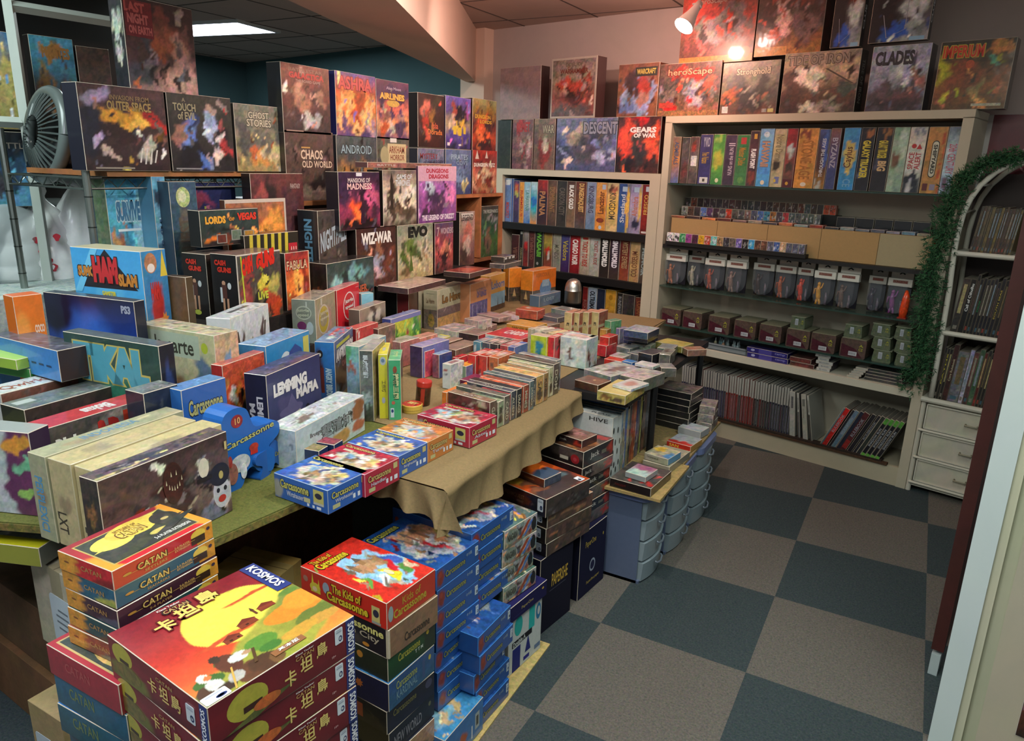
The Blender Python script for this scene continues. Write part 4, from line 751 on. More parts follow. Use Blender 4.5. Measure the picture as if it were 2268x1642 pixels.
# pile of dark boxes at the end
for k in range(6):
    put('flat black speckled game box, %s from the bottom of the pile by the bookcase' % ORD[k], (-.60, -.90, z+.0305*k), (.17, .15, .0298), -8+(k % 3)*1.5, dict(F=art('1a1a1c', n=.8), R=art('1e1c1e', n=.8), T=art('7c6c64' if k == 5 else '2c2a2c', n=.6), S='1c1a1c'), group='pile of flat speckled boxes')
for k in range(3):
    put('small clear cased card pack piled beside the dark boxes, %s from the bottom' % ORD[k], (-.468, -.86, z+.04*k), (.07, .12, .039), 4*k, dict(F=art('7c706c', n=.8), R=ra(k, '6c6460', 'a04c3c 9c9c94 4c4444', 4), T=art('8c8480', n=.7), S='6c6864'), name='card_pack', cat='card pack', group='clear card packs by the dark pile')
# ================================================================== BOXES ON THE BACK BOOKCASES
def shp(d): q = BKA+be2*d; return (q[0], q[1], BKR)
def fb(label, TL, TR, t, A, zb, d=.02, **k): return FB(label, shp(d), TL, TR, t, A, zb=zb, **k)
ZT = 1.8335; ZL = 1.511
fb('red edged fantasy battle box with an oval title, above the tall white bookcase', (1464, 139), (1600, 138), .09, dict(F=art('5c3c34 4a4440 8a5c44', n=.7, blobs='.5 .8 .38 .1 9c2418 .2;.6 .45 .14 .25 8c8c94 .6;.2 .4 .12 .16 6a5c58 .6;.85 .5 .12 .2 a04c38 .5;.15 .2 .12 .08 b81c1c .2', bars='r .0 .0 1 .1 8c6440 .6;r .02 .16 .26 .26 a83c30 .3', texts=[('heroScape', .14, .74, .86, .9, 'd88c6c', dict(o='4c1410'))]), R='5c2c20', S='5c2c20'), ZT)
fb('grey siege painting box with a gothic title on the tall white bookcase', (1604, 137), (1731, 135), .08, dict(F=art('7a7468 6c685c 4a4440 5c3c2c', n=.5, blobs='.2 .35 .2 .15 b05c3c .7;.6 .3 .3 .2 2c2a2a .6;.7 .55 .08 .2 2a2826 .5;.3 .6 .1 .15 4c4844 .6', bars='r .04 .03 .15 .16 b8bcb8 .3;r .76 .03 .84 .1 8c8c84 .3;r .86 .03 .96 .1 b0ac6c .2', texts=[('Stronghold', .25, .72, .84, .88, 'b8ac90', dict(o='3c342c'))]), R='33302c', S='33302c'), ZT)
fb('tank battle box with a big gun barrel, above the tall white bookcase', (1740, 122), (1911, 104), .10, dict(F=art('8c7c6c 9c8870 5c3c30 3c2824', n=.5, blobs='.4 .6 .2 .2 dcd0bc .5;.1 .4 .12 .3 4c2c24 .6;.85 .4 .15 .12 3c4840 .4;.45 .1 .16 .1 c8c0b4 .5;.7 .1 .2 .1 8c8478 .5;.9 .75 .2 .16 b49880 .8', bars='l .5 .36 .86 .44 3c3c34 .1 .05;l .56 .72 .92 .46 4c4238 .1 .04', texts=[('TIDE OF IRON', .05, .8, .86, .95, '8c8074', dict(o='4c4038'))]), R=art('2c2824', n=.4, texts=[('TIDE OF IRON', .3, .15, .7, .85, '8c8c84', dict(r=-90))]), S='4c3c34'), ZT)
fb('pale blue ice battle box with jagged dark lettering on the tall white bookcase', (1936, 101), (2066, 97), .10, dict(F=art('8c94a8 a0a4b4 6c7084 4c4450', n=.5, blobs='.7 .6 .2 .15 c8ccd4 .6;.3 .25 .3 .15 4c3c44 .6;.7 .2 .3 .12 54383c .6;.85 .5 .15 .12 8c6058 .6;.5 .08 .5 .08 3a2c30 .5', texts=[('CLADES', .06, .7, .74, .92, '2c2c34', dict(b=.05))]), R=art('34343c', n=.5), S='4c4c54'), ZT)
fb('yellow green space war box at the right end above the tall white bookcase', (2086, 99), (2256, 76), .09, dict(F=art('2c2c20 4a3a24 7a4c28 5c4424', n=.45, blobs='.08 .6 .1 .2 a0a424 .8;.2 .2 .06 .1 c8c43c .6;.85 .88 .18 .1 b0783c .4;.78 .68 .06 .06 4c9474 .4;.6 .3 .08 .16 8c7c4c .6;.35 .5 .25 .2 7c4428 .8', bars='e .38 .6 .5 .72 a84c2c .2;r .55 .04 .95 .08 a0a48c .4', texts=[('IMPERIUM', .04, .76, .6, .94, 'b83420', dict(o='a89c34', b=.03))]), R='4c443c', S='3c3424'), ZT)
zz = 2.13
fb('red tinted fantasy box behind the glowing spotlight, upper row', (1516, -20), (1683, -30), .09, dict(F=art('8c2c20 a03828 6c3c34 4c2824', n=.5, blobs='.5 .5 .3 .2 7c7474 .6;.3 .75 .3 .1 b8382c .5;.7 .5 .2 .3 6c6060 .5', bars='r 0 0 1 .1 a8642c .4;e .84 .05 .97 .2 8c5c44 .2', texts=[('heroScape', .2, .8, .6, .9, 'a88474')]), R='5c1c14', S='5c1c14'), 2.105, d=.03)
fb('dark red fantasy box in the upper row, second from the spotlight', (1687, -40), (1838, -50), .12, dict(F=art('4c2420 3a2422 3c2c2c 8c5c28', n=.6, blobs='.4 .5 .1 .3 b08c8c .6;.2 .3 .12 .1 a84c34 .6;.7 .4 .2 .2 5c4848 .6;.3 .95 .3 .15 8c3424 .3', bars='r 0 0 .5 .12 a87434 .3'), R=art('4c2018', n=.4), S='3c1814'), 2.12, d=.03)
CL = lambda: dict(F=art('2c2024 1c1c28 4c4c54 8c9498', n=.35, blobs='.15 .5 .3 .8 14141c .5;.75 .8 .3 .3 6c3428 .6;.75 .5 .22 .2 b0bcc0 .5;.45 .15 .3 .14 1c50a8 .4;.68 .18 .1 .12 8c9498 .3', bars='l .3 .06 .2 .42 8c9098 .1 .012;l .3 .06 .6 .18 8c9098 .1 .012;l .6 .18 .6 .85 8c9098 .1 .012;r .7 .0 .95 .06 7ca8c4'), R=art('1c1c20', n=.2, texts=[('CLUE', .25, .25, .75, .6, 'c8ccd0', dict(r=90, b=.04))]), L='14141a', S='1c1c20')
fb('murder mystery box half hidden in the upper row, left of its twin', (1858, -50), (1925, -54), .05, CL(), 2.135, d=.035)
fb('dark mystery game box with vertical white lettering, rightmost in the upper row', (1944, -54), (2078, -60), .045, CL(), 2.137, d=.0)
BOXES[-1]
# vertical title on its left edge
def slit(o, w, h, y, txt, u0, u1, z0, z1, c, bold=.05):
    g, gf = glyphs(txt, bold); mb = MB(); X = 1-g[:, 1]; Y = g[:, 0]; P = np.stack([-w/2+(u0+(u1-u0)*X)*w, np.full(len(X), -y-.0008), (z0+(z1-z0)*Y)*h], 1); mb.add(P, gf, lin(c)); s = mb.obj('title_lettering', 'print', parent=o); return s
fb('dark narrow box at the left end above the low bookcase', (1103, 262), (1133, 262), .2, dict(F=art('1c2420 2c2c28', n=.6, texts=[]), S='1a1c1c', R='1a1c1c'), ZL, d=.03, zt=1.836)
fb('dull red miniatures box second from the left above the low bookcase', (1136, 262), (1182, 262), .12, dict(F=art('6c4c4c 7a5450 5c3c3c', n=.7, rnd=(11, 9, '8c2c2c 9c7c74 4c3434 a89088'), texts=[('KEMET', .2, .75, .85, .95, 'a02c2c', dict(b=.04))]), R='4c3434', S='4c3434'), ZL, zt=1.836)
fb('brown red warband box beside the blue dragon box', (1184, 264), (1231, 264), .12, dict(F=art('7c6454 6c4c44', n=.5, blobs='.5 .35 .3 .3 7c2824 .5;.55 .5 .15 .15 c0a898 .5', texts=[('WAR', .4, .72, .95, .88, 'a8a084', dict(o='3c3430'))]), R='4c3434', S='4c3434'), ZL, zt=1.836)
fb('wide blue dungeon box with a horned dragon, on the low bookcase', (1234, 264), (1369, 264), .1, dict(F=art('6c7090 5c6490 44486c', n=.5, blobs='.4 .65 .2 .2 8c7c70 .5;.35 .8 .12 .1 a89888 .4;.5 .35 .25 .25 4c4450 .6;.7 .7 .25 .12 3c3c50 .5;.8 .3 .2 .12 a8a8c8 .7;.1 .3 .15 .2 34344c .6', texts=[('DESCENT', .46, .7, 1.0, .93, '8c8c9c', dict(o='242430', b=.03))]), R='2c2c44', S='2c2c44'), ZL, zt=1.836)
fb('black soldier box with red flames beside the tall white bookcase', (1371, 264), (1466, 264), .1, dict(F=art('3c2024 5c2820 3c1c18', n=.5, blobs='.2 .6 .2 .35 d8442c .7;.85 .45 .16 .4 d04c2c .7;.5 .95 .16 .08 b81c1c .3;.5 .4 .14 .3 2c2828 .3;.1 .1 .3 .2 14101c .5;.8 .1 .3 .15 3c1c18 .5', texts=[('GEARS', .28, .72, .9, .82, 'e0dcd8', dict(b=.05)), ('OF WAR', .38, .63, .9, .71, 'e0dcd8', dict(b=.05))]), R='2c1414', S='2c1414'), ZL, zt=1.836)
zu = 1.8368
fb('plain shiny pinkish wrapped box on the low bookcase, left end of its upper row', (1109, 146), (1199, 150), .09, dict(F=art('8c7474 8a7470', n=.2), R='2c1414', S='5c4444'), zu)  # front colour holds the pink glare lying on the wrap
fb('tall warrior group box with a metallic frame above the low bookcase', (1223, 126), (1324, 128), .1, dict(F=art('7c6c64 8c7c70 8c4c40 5c3c38', n=.5, blobs='.5 .4 .3 .14 4c2c2c .5;.5 .55 .4 .1 a84438 .6;.3 .45 .08 .1 c09488 .5;.6 .42 .1 .1 8c4438 .5;.5 .12 .4 .1 5c4c4c .6', bars='r .0 .97 1 1 a89c90;r 0 0 1 .03 a89c90;r 0 0 .03 1 a89c90;r .97 0 1 1 a89c90', texts=[('DUEL OF', .32, .86, .7, .92, '5c4c40'), ('WARHAMMER', .2, .74, .82, .82, '6c2c24', dict(b=.03))]), R='4c3434', S='4c3434'), zu)
fb('copper framed box with a winged demon beside the oval titled one', (1372, 140), (1462, 141), .1, dict(F=art('6c4438 8c5c44 7c4c34', n=.35, blobs='.5 .42 .42 .4 8c9cc0 .1;.4 .6 .25 .25 3c2c30 .6;.65 .6 .16 .2 a03c34 .5;.65 .35 .16 .15 9c7468 .5;.3 .2 .2 .12 5c74a4 .6', bars='r .42 .76 .96 .93 2a2c28 .2', texts=[('WARCRAFT', .46, .8, .92, .9, 'c0a850', dict(b=.03))]), R='5c3428', S='5c3428'), zu)

def T2(s, c, v0=.15, v1=.85, u0=.2, u1=.8, r=-90, **k): return (s, u0, v0, u1, v1, c, dict(r=r, **k))
def spines(rows, ox, oy, sc, z, ymid, d, grp, lab, t=.24, hcap=.30, lean=0, res=None):
    for k, (x0, x1, yt, A, name) in enumerate(rows):
        p0, p1 = (ox+x0*sc, oy+ymid*sc), (ox+x1*sc, oy+ymid*sc); pl = shp(d)
        a, b = onv(p0, pl), onv(p1, pl); ztop = onv(((p0[0]+p1[0])/2, oy+yt*sc), pl)[2]; h = min(ztop-z, hcap)
        w = float(np.linalg.norm((b-a)[:2]))-.0012; c = (a[:2]+b[:2])/2+be2*t/2
        put(lab % name, (c[0], c[1], z+.0004), (w, t, h), BKR, dict(F=A, S=A['bg'].split()[0], T=art(A['bg'].split()[0], n=.2)), group=grp, res=res)
sa = lambda bg, bl='', tx=(), bars='', n=.3, rnd=None: art(bg, bl, tx, n, rnd, bars)
R1 = [(80, 162, 75, sa('5c74a0', '.5 .9 .3 .06 c8ccd0 .2', [('MONOPOLY', .25, .08, .75, .45, 'a83c34', dict(r=-90, b=.03))], 'r .2 .85 .8 .97 c8c8c8 .2'), 'blue spined box with a barcode, at the left end'),
      (165, 184, 85, sa('34548c', n=.3), 'thin blue box second from the left end'),
      (187, 248, 150, sa('3c3058 4c3450 2c2c4c', '.5 .85 .4 .1 b85034 .5;.5 .7 .3 .1 a8a450 .5'), 'purple box with bright spots near the left end'),
      (250, 298, 165, sa('c88438', tx=[T2('RUMMIKUB', 'a83428', .15, .8)]), 'thin orange box with red lettering'),
      (300, 372, 165, sa('8cb0bc 9cb4b4 3c64a0', tx=[T2('LA HAVANA', '4c7c74', .3, .8)]), 'pale blue spined box beside the thin orange one'),
      (374, 445, 165, sa('b4c8cc 3c98a8 2c94a0 c87c38', '.5 .55 .6 .1 2c6cb4 .4'), 'turquoise spined box with an orange corner'),
      (448, 558, 125, sa('b02c24 2c1c2c 2a1c2c 3c2424', tx=[T2('PALINA', 'a8744c', .2, .75, b=.03)]), 'dark box with a red top and copper letters'),
      (562, 660, 135, sa('6c4c38 5c4434 44342c', tx=[T2('DOMINANT', '8c6440', .3, .85)], n=.5), 'brown speckled box fifth from the blue barcode box'),
      (664, 772, 140, sa('2c2826', tx=[T2('CARSON CITY', '5c544c', .25, .85)], n=.4), 'near black box before the pale lettered brown one'),
      (776, 866, 145, sa('4c2c24 6c5444 7c5c48', tx=[T2('BLACK GOLD', 'd8d4cc', .4, .92, b=.05)]), 'brown box with bold white vertical letters'),
      (868, 984, 150, sa('5c2c20 5c3424 4a4040', tx=[T2('DUNGEONQUEST', 'c8a060', .35, .96, b=.04)], n=.4), 'red brown box with large tan letters'),
      (988, 1090, 158, sa('7c8ca8 7c88a0 54708c', tx=[T2('KINGSBURG', '3c3c54', .35, .92, b=.03)]), 'blue grey box with dark letters'),
      (1093, 1210, 165, sa('c8924c c87c34 c8883c', tx=[T2('Lancaster', '5c2c1c', .35, .82, r=90)], bars='e .35 .02 .65 .1 b0bcc8;e .1 .16 .85 .26 7a3420 .3;r .55 .86 .9 .96 a8b4c4'), 'orange box with brown blackletter'),
      (1214, 1338, 168, sa('c8b080 d0a848 d0b880', '.3 .9 .3 .08 5c3424 .5;.7 .85 .25 .08 b85c4c .5', [T2('KINGDOM', '4c4838', .25, .8)]), 'cream and yellow box with a long dark title'),
      (1342, 1465, 172, sa('2c4c8c 2c508c 34548c', '.85 .5 .2 .5 d0a84c .2', [T2('Shetland', 'c8ccd0', .2, .78, u1=.6, r=90)], 'r .3 .84 .75 .94 a8bcd0'), 'deep blue and yellow box'),
      (1468, 1598, 178, sa('8c84a8 a098b0 8c84a0', '.9 .6 .15 .4 c8a858 .2;.6 .2 .3 .12 2c3048 .4', [T2('Alhambra', 'b06c54', .35, .75, u1=.7, r=90)], 'r .3 .84 .75 .94 a8bcd0'), 'lilac box with a small blue square'),
      (1600, 1716, 185, sa('7a1c1c 8a2420 641818', tx=[T2('FRESCO', 'c8a04c', .4, .8, r=90, u1=.6)], bars='r .3 .86 .7 .96 c8d0d8;r .1 .02 .7 .06 c8c0b8'), 'deep red box at the right end')]
spines(R1, 1100, 370, .201, 1.1455, 400, .03, 'upright boxes on the low bookcase upper shelf', '%s of the low bookcase upper shelf')
R2 = [(160, 243, 745, sa('3c1412', tx=[T2('CUBA', '6c4434', .2, .6, r=90)]), 'dark maroon box at the left end'),
      (247, 286, 690, sa('1c1414', tx=[T2('FAMIGLIA', '8c7c54', .1, .5)], bars='r .2 .88 .8 .96 8c8c84'), 'thin black box'),
      (290, 344, 690, sa('8c8480 4c1c1c 7c2420', '.5 .6 .4 .12 a82420 .3'), 'white topped red box'),
      (350, 414, 690, sa('4c2420', tx=[T2('OLYMPUS', '7c4c40', .2, .8, r=90)]), 'red brown box fourth from the left end'),
      (418, 505, 690, sa('24281c', tx=[T2('WASABI', '5c9c34', .3, .96, b=.05)], bars='e .2 .08 .5 .16 8c8c84'), 'black box with bright green letters'),
      (512, 606, 690, sa('5c442c a08838 5c3c28 8c3c2c', '.5 .5 .3 .1 b8281c .3;.6 .3 .1 .1 c8c8bc .3'), 'brown box with a yellow band and red spot'),
      (612, 700, 700, sa('8c8878 7c7c6c', tx=[T2('MUNDO', '4c4c40', .3, .65)]), 'grey green box'),
      (705, 800, 745, sa('3c3c6c 3c3064 341c48', tx=[T2('Valdora', 'a8983c', .3, .85, b=.02)]), 'violet box with gold letters'),
      (805, 915, 755, sa('8c1c24 8c1c24 6c1418', tx=[T2('CARGO NOIR', 'd8d0c8', .22, .9, b=.05)]), 'crimson box with white slanted letters'),
      (918, 1018, 765, sa('b0a898 a8a090 8c8470', tx=[T2('TICKET TO RIDE', 'a02c24', .22, .88, b=.03)], bars='r .2 .92 .8 .98 a03028'), 'cream box with long red lettering'),
      (1022, 1130, 775, sa('a0a4a0 989c98 9c9c8c', tx=[T2('TICKET to RIDE', '8c3c34', .3, .92, b=.02, u0=.4)]), 'grey box with fainter red lettering'),
      (1133, 1240, 785, sa('141414 141414 2c2420', tx=[T2('SMALLWORLD', 'dcdcd8', .28, .96, b=.06)]), 'black box with thick white letters'),
      (1243, 1352, 795, sa('2c1c2c 241c2c 3c3028', tx=[T2('SMALLWORLD', 'd8d4dc', .28, .96, b=.06)]), 'plum box with thick white letters'),
      (1355, 1462, 805, sa('4c1818 5c1c18 8c4428', tx=[T2('MYSTERY EXPRESS', 'a08c64', .3, .95)]), 'maroon box with thin gold letters'),
      (1466, 1574, 815, sa('a88c64 a88858 9c7c50', tx=[T2('COLOSSEUM', '5c3424', .12, .75, r=90)]), 'tan box with dark brown letters'),
      (1578, 1662, 825, sa('3c4038 4c3c30', tx=[T2('MEMOIR', '8ca0a0', .18, .85, b=.03)]), 'dark olive box at the right end')]
spines(R2, 1100, 370, .201, .8455, 1030, .03, 'upright boxes on the low bookcase middle shelf', '%s of the low bookcase middle shelf', hcap=.285)
R3 = [(942, 1000, 1320, sa('6c1818', tx=[T2('RISK', '8c5c50', .3, .6)]), 'narrow dark red box'), (1003, 1100, 1330, sa('8c9cac 8498ac', tx=[T2('OLTREMARE', '20242c', .2, .9, b=.04)], bars='r .2 .15 .8 .78 8a9aa8'), 'pale steel box'),
      (1104, 1192, 1345, sa('1c2438', n=.3), 'navy box'), (1197, 1312, 1355, sa('b88a2c b88a2c 5c4028', bars='e .3 .7 .7 .85 9c7018'), 'mustard yellow box'), (1325, 1388, 1390, sa('24201e', tx=[T2('RUNEWARS', '8c8c8c', .3, .9)]), 'black box with a white side title'),
      (1390, 1520, 1410, sa('34302e', n=.7), 'dark grey speckled box'), (1528, 1620, 1440, sa('5c2c20', n=.5, tx=[T2('CONAN', '8c5c34', .4, .9)]), 'rusty brown box')]
spines(R3, 1100, 370, .201, .5455, 1500, .05, 'upright boxes on the low bookcase bottom visible shelf', '%s of the low bookcase lowest visible shelf', hcap=.27)
S1 = [(240, 328, 365, sa('7c6858 b0743c 5c70a4', tx=[T2('ADMIRALS', '4c5470', .4, .9, b=.03)], n=.4), 'grey and orange box at the left end'),
      (342, 430, 370, sa('3c3a3a 4c4444 4c3432', '.5 .88 .15 .05 c8ccd0 .2;.5 .3 .4 .2 5c2c2c .6', n=.6), 'charcoal box with a white diamond'),
      (435, 532, 365, sa('4c3434 5c5854 4c3c38', '.4 .8 .3 .1 7c2c20 .5', bars='r .15 .38 .85 .6 c8c8c4 .4', n=.6), 'dark box with a block of white text'),
      (540, 676, 338, sa('2c2c5c 26265c', tx=[('YVIO', .25, .75, .8, .95, 'a8acb8', {}), T2('Yvio Vulcano', 'b08c34', .42, .65)], bars='r .15 .02 .85 .14 c0c4c0 .1;r .4 .05 .6 .11 3c4030'), 'navy box with a white label at its foot'),
      (682, 814, 335, sa('3c8438 5c9c3c 2c7c38', '.5 .5 .4 .18 a8a83c .5;.5 .9 .3 .06 8cac4c .5', bars='e .4 .04 .7 .13 c8cca4'), 'bright green box with a leaf'),
      (818, 940, 342, sa('3c2c44 34283c', tx=[T2('NUNS on the RUN', 'b8acb8', .2, .75, r=90, u0=.4)], bars='r .3 .78 .9 .8 b8acb8;r .3 .82 .9 .84 b8acb8'), 'dark plum box with white upward letters'),
      (943, 1080, 342, sa('2c6c3c 387040', tx=[T2('Meister Diebe', 'a87c2c', .4, .75)], bars='r .3 .82 .75 .95 a83434 .2;e .3 .04 .8 .18 5c8c4c .4'), 'green box with a red stamp'),
      (1083, 1184, 300, sa('2c2028 4c2c34 34202c 3c2c2c', '.5 .15 .4 .1 7c3c30 .5', [T2('FLASH POINT', 'dcdcdc', .32, .68, b=.06)], 'r .4 .86 .75 .95 b89038'), 'dark box with big white downward letters'),
      (1188, 1340, 262, sa('7cacd0 4c94cc 4c98d0', tx=[T2('HAWAII', 'b08c74', .35, .78, b=.04, o='6c6470')], bars='e .35 .03 .65 .11 d8ccac;e .25 .85 .7 .95 b8ccd8 .3'), 'sky blue box with an island title'),
      (1345, 1480, 275, sa('b4a880 b8ac84', '.4 .35 .35 .08 2c2824 .4', [T2('Notre Dame', '7c7458', .45, .9)], 'r .35 .06 .75 .18 6c74a0 .2;e .3 .08 .5 .14 c8b040'), 'cream box with a black bull'),
      (1483, 1600, 272, sa('8c2028 8c2c2c 7c4c44 4c3c30', '.4 .6 .35 .1 a8bcb8 .3;.5 .35 .4 .12 3c342c .4', bars='r 0 .0 1 .14 4c1c28;e .3 .04 .6 .1 c89838', n=.35), 'crimson topped box with a grey bull'),
      (1610, 1830, 258, sa('c88c44 c08438', '.3 .92 .35 .07 7c3c28 .5', [T2('STONE AGE', '9c6428', .15, .8, b=.02)], 'e .35 .03 .65 .1 d0c8b4'), 'wide orange box with faint lettering'),
      (1835, 1955, 280, sa('3a4c7c 3c2c34 4c3020 a8762c', '.75 .7 .25 .3 4460a8 .3;.3 .04 .4 .05 b0b0a8 .3', [T2('THROUGH THE AGES', 'c8ccd0', .2, .85, r=90, u0=.35, u1=.7, b=.02)]), 'brown and blue box with white upward serif letters'),
      (1960, 2070, 270, sa('7c5444 54486c 3c4474 34406c', tx=[T2('BYZANZ', 'a8a4b4', .35, .85, b=.02)]), 'muddy blue box with brown top')]
spines(S1, 1440, 230, .20096, 1.461, 600, .03, 'upright boxes on the top glass shelf', '%s of the top glass shelf', hcap=.30)
S2 = [(110, 290, 258, sa('3c84b8 3c88b4 2c84c0', '.5 .55 .38 .24 c8b060 .15', [T2('Caylus', '5c3420', .36, .7, r=90), ('CE', .3, .05, .8, .18, '6ca4c8', dict(r=-90))]), 'bright blue box with a yellow blot'),
      (300, 455, 240, sa('1c1a24 14141c 1c1c28', '.3 .3 .2 .12 5c6480 .7;.6 .92 .25 .06 8c5c30 .5', [T2('GALAXY TRUCKER', 'c8b838', .2, .8, b=.05)]), 'black starry box with yellow letters'),
      (468, 650, 240, sa('181820 14141c 1c1c24', '.3 .4 .2 .12 44485c .7;.6 .92 .3 .06 8c5c30 .5', [T2('GALAXY TRUCKER', 'c8b838', .52, .8, b=.04), ('BIG', .3, .32, .85, .48, 'c8a878', dict(r=-90, b=.05))]), 'second black starry box with a tan patch'),
      (655, 828, 235, sa('7c9880 a0b8a0 8ca890', '.3 .5 .3 .12 6c4c38 .5;.7 .8 .3 .2 b8ccb8 .6'), 'pale green box'),
      (832, 1022, 225, sa('b8b0a8 d0ccc0 c8c8c0 24282c', '.5 .15 .5 .16 1c2430 .3;.4 .1 .15 .1 b8bcc0 .5;.6 .95 .4 .05 6c7484 .5', [('SPACE', .12, .36, .45, .62, 'a82830', dict(r=90, b=.02)), ('ALERT', .52, .36, .85, .62, 'a82830', dict(r=90, b=.02))], 'e .2 .68 .5 .75 b02828;t .5 .67 .85 .75 b02828'), 'white box with stacked red letters'),
      (1035, 1246, 218, sa('b07c3c b88444', '.93 .5 .06 .7 b8441c .3', bars='e .28 .24 .68 .36 2c2c24;e .28 .7 .68 .8 2c2c24;r .28 .3 .68 .75 2c2c24;e .32 .255 .64 .36 c8c4ac;e .32 .7 .64 .785 c8c4ac;r .32 .3 .64 .74 c8c4ac;r .1 .04 .38 .15 5c2424;r .5 .05 .8 .14 8c8498', tx=[T2('SHIPYARD', '2c2820', .3, .74, u0=.38, u1=.6, b=.04)]), 'orange box with letters in a white capsule'),
      (1250, 1405, 215, sa('5c6478 b0c8cc a0bcd0 88a8c8', '.3 .15 .2 .1 6c5468 .5', [T2('20th CENTURY', 'b0586c', .3, .75, b=.02)]), 'pale sky box at the right end')]
spines(S2, 1840, 230, .20096, 1.461, 600, .03, 'upright boxes on the top glass shelf', '%s of the top glass shelf', hcap=.30)

# ------------------------------------------------------------------ card packs and tan cartons, second shelf
def at_bk(lab, p0, p1, z, h, t, d, A, **k):
    a, b = onv(p0, shp(d)), onv(p1, shp(d)); w = float(np.linalg.norm((b-a)[:2])); c = (a[:2]+b[:2])/2+be2*t/2
    return put(lab, (c[0], c[1], z), (w-.0008, t, h), BKR, A, **k)
ex = [1483, 1585, 1697, 1816, 1946, 2065]
for k in range(5):
    at_bk(['tan card storage carton at the left end of the second shelf', 'tan card carton second from the left, second shelf', 'tan card carton in the middle of the second shelf', 'tan card carton second from the right, second shelf', 'palest card carton at the right end of the second shelf'][k], (ex[k], 540), (ex[k+1], 540), 1.1055, .157, .22, .035,
          dict(F=art('a8895c' if k < 4 else 'a09474', n=.06), S='8c7450', T='6c5a40'), name='card_carton', cat='carton', group='tan cartons on the second shelf', mat='matte', edge='8c7450')
mb = MB(); mb.box((-.475+.25-.5, 0, 0), (-.475+.25-.5+.001, .001, .001), '111111')
def ledge(p0, p1, z0, z1, d, t, lab):
    a, b = onv(p0, shp(d)), onv(p1, shp(d)); w = float(np.linalg.norm((b-a)[:2])); c = (a[:2]+b[:2])/2; mb = MB(); mb.box((-w/2, 0, 0), (w/2, t, z1-z0), '161616'); return tag(mb.obj('display_ledge', 'paint', loc=(c[0], c[1], z0), rot=(0, 0, R_(BKR))), lab, 'ledge')
ledge((1473, 545), (1783, 573), 1.106, 1.126, -.012, .045, 'black ledge carrying the front row of small packs')
cc = ['e0e0e0:101010', 'd8d8d8:101010', '2c8c50:8cc09c', '8c3c84:8c3c84', '4c1c3c:3c1430', 'd8a820:c88c1c', 'b03c2c:d8a89c', '5cbcb8:d0e4e0', 'b08c64:6c5440', '2c2c34:6c6c74', '6c645c:4c4440', '6c5ca8:b0a8d8', '1c1a1c:8c8c8c', '3ca0d0:a0d4ec', '4c3028:8c6450', '5c3a2c:9c6c50', '54586c:8c90a0', '3c5ca0:c8d0e0', 'c89c78:e8d0b4', '4c5060:74788c', '50546a:7c8094', '4c5060:8c90a4']
x0 = 1477; wd_ = (1782-1477)/22
CN = 'black and white,black and white,green,magenta,dark plum,yellow,red,mint,tan,charcoal,taupe,violet,black,sky blue,dark brown,chestnut,slate,cobalt,peach,grey blue,steel,dusk blue'.split(',')
for k, c in enumerate(cc):
    a, b = c.split(':'); xx = x0+k*wd_; y_ = 520+(k/22)*35
    at_bk('%s small card pack on the black ledge, %s from the left' % (CN[k], ORD[k]), (xx, y_), (xx+wd_, y_+1.6), 1.1265, .052, .03, -.008, dict(F=ra(200+k, a, b, 6, n=.5), S=a, T=b), name='card_pack', cat='card pack', group='small packs on the black ledge', res=400)
rg = random.Random(9)
P2_ = '8c8c84 5c4034 3c3438 5c78b8 5c3c64 3c2434 4c4448 c83c20 5c544c 4c4c4c 7c5c54 54546c 4c68a8 3c84a0 a8642c 4c3c48 b0343c 3c4c50 4c5458 44544c 3c4c44 4c5454'.split()
ledge((1510, 500), (1850, 530), 1.2631, 1.275, .135, .05, 'dark step carrying the middle row of small packs')
for k, c in enumerate(P2_):
    xx = 1508+k*13.9; y_ = 478+k*1.45
    at_bk('small %s pack in the middle stepped row, %s from the left' % (['grey', 'brown', 'dark', 'blue', 'purple', 'plum', 'grey', 'red', 'olive', 'grey', 'rose', 'indigo', 'blue', 'teal', 'orange', 'mauve', 'red', 'green grey', 'slate', 'green', 'dark green', 'grey green'][k], ORD[k]), (xx, y_), (xx+13.9, y_+1.4), 1.2755, .052, .03, .14, dict(F=ra(300+k, c, '2c2828 a8a8a8 '+c, 6, n=.6), S=c, T='3c3838'), name='card_pack', cat='card pack', group='small packs in the middle stepped row', res=300)
P3_ = '2c2826 6c3424 2c2424 2c2428 342c30 2c2c30 3c2c30 4c2424 3c2428 1c2428 1c3034 242c34 2c2428 2c2424 4c3028 34201c 442c24 3c2824 5c241c 3c4c50 3c3028 2c2824 a84420 a83c1c'.split()
ledge((1515, 470), (1855, 500), 1.2631, 1.325, .195, .05, 'tall dark step carrying the rear row of small packs')
for k, c in enumerate(P3_):
    xx = 1516+k*13.9; y_ = 452+k*1.2
    at_bk('small %s pack in the rear stepped row, %s from the left' % ('orange' if k > 21 else 'dark', ORD[k]), (xx, y_), (xx+13.9, y_+1.3), 1.3255, .052, .03, .2, dict(F=ra(340+k, c, '1c1818 8c8484 '+c, 5, n=.6), S=c, T='2c2828'), name='card_pack', cat='card pack', group='small packs in the rear stepped row', res=300)
for k in range(5):
    at_bk('flat black game tray behind the tan cartons, %s from the left' % ORD[k], (1850+k*42, 510+k*3), (1890+k*42, 513+k*3), 1.2631, .06, .08, .14, dict(F='14161c', S='14161c', T='14161c'), name='card_tray', cat='tray', group='black trays behind the cartons')
lc = '8c4c34 3c2c2c d0743c 5c2424 7c5c5c 9c8478 3c3440 c86c48 8c9498 8c3024 2c2c34 8c8c90 6c6c7c 5c5468 7c788c 5c7c98 8c8474'.split()
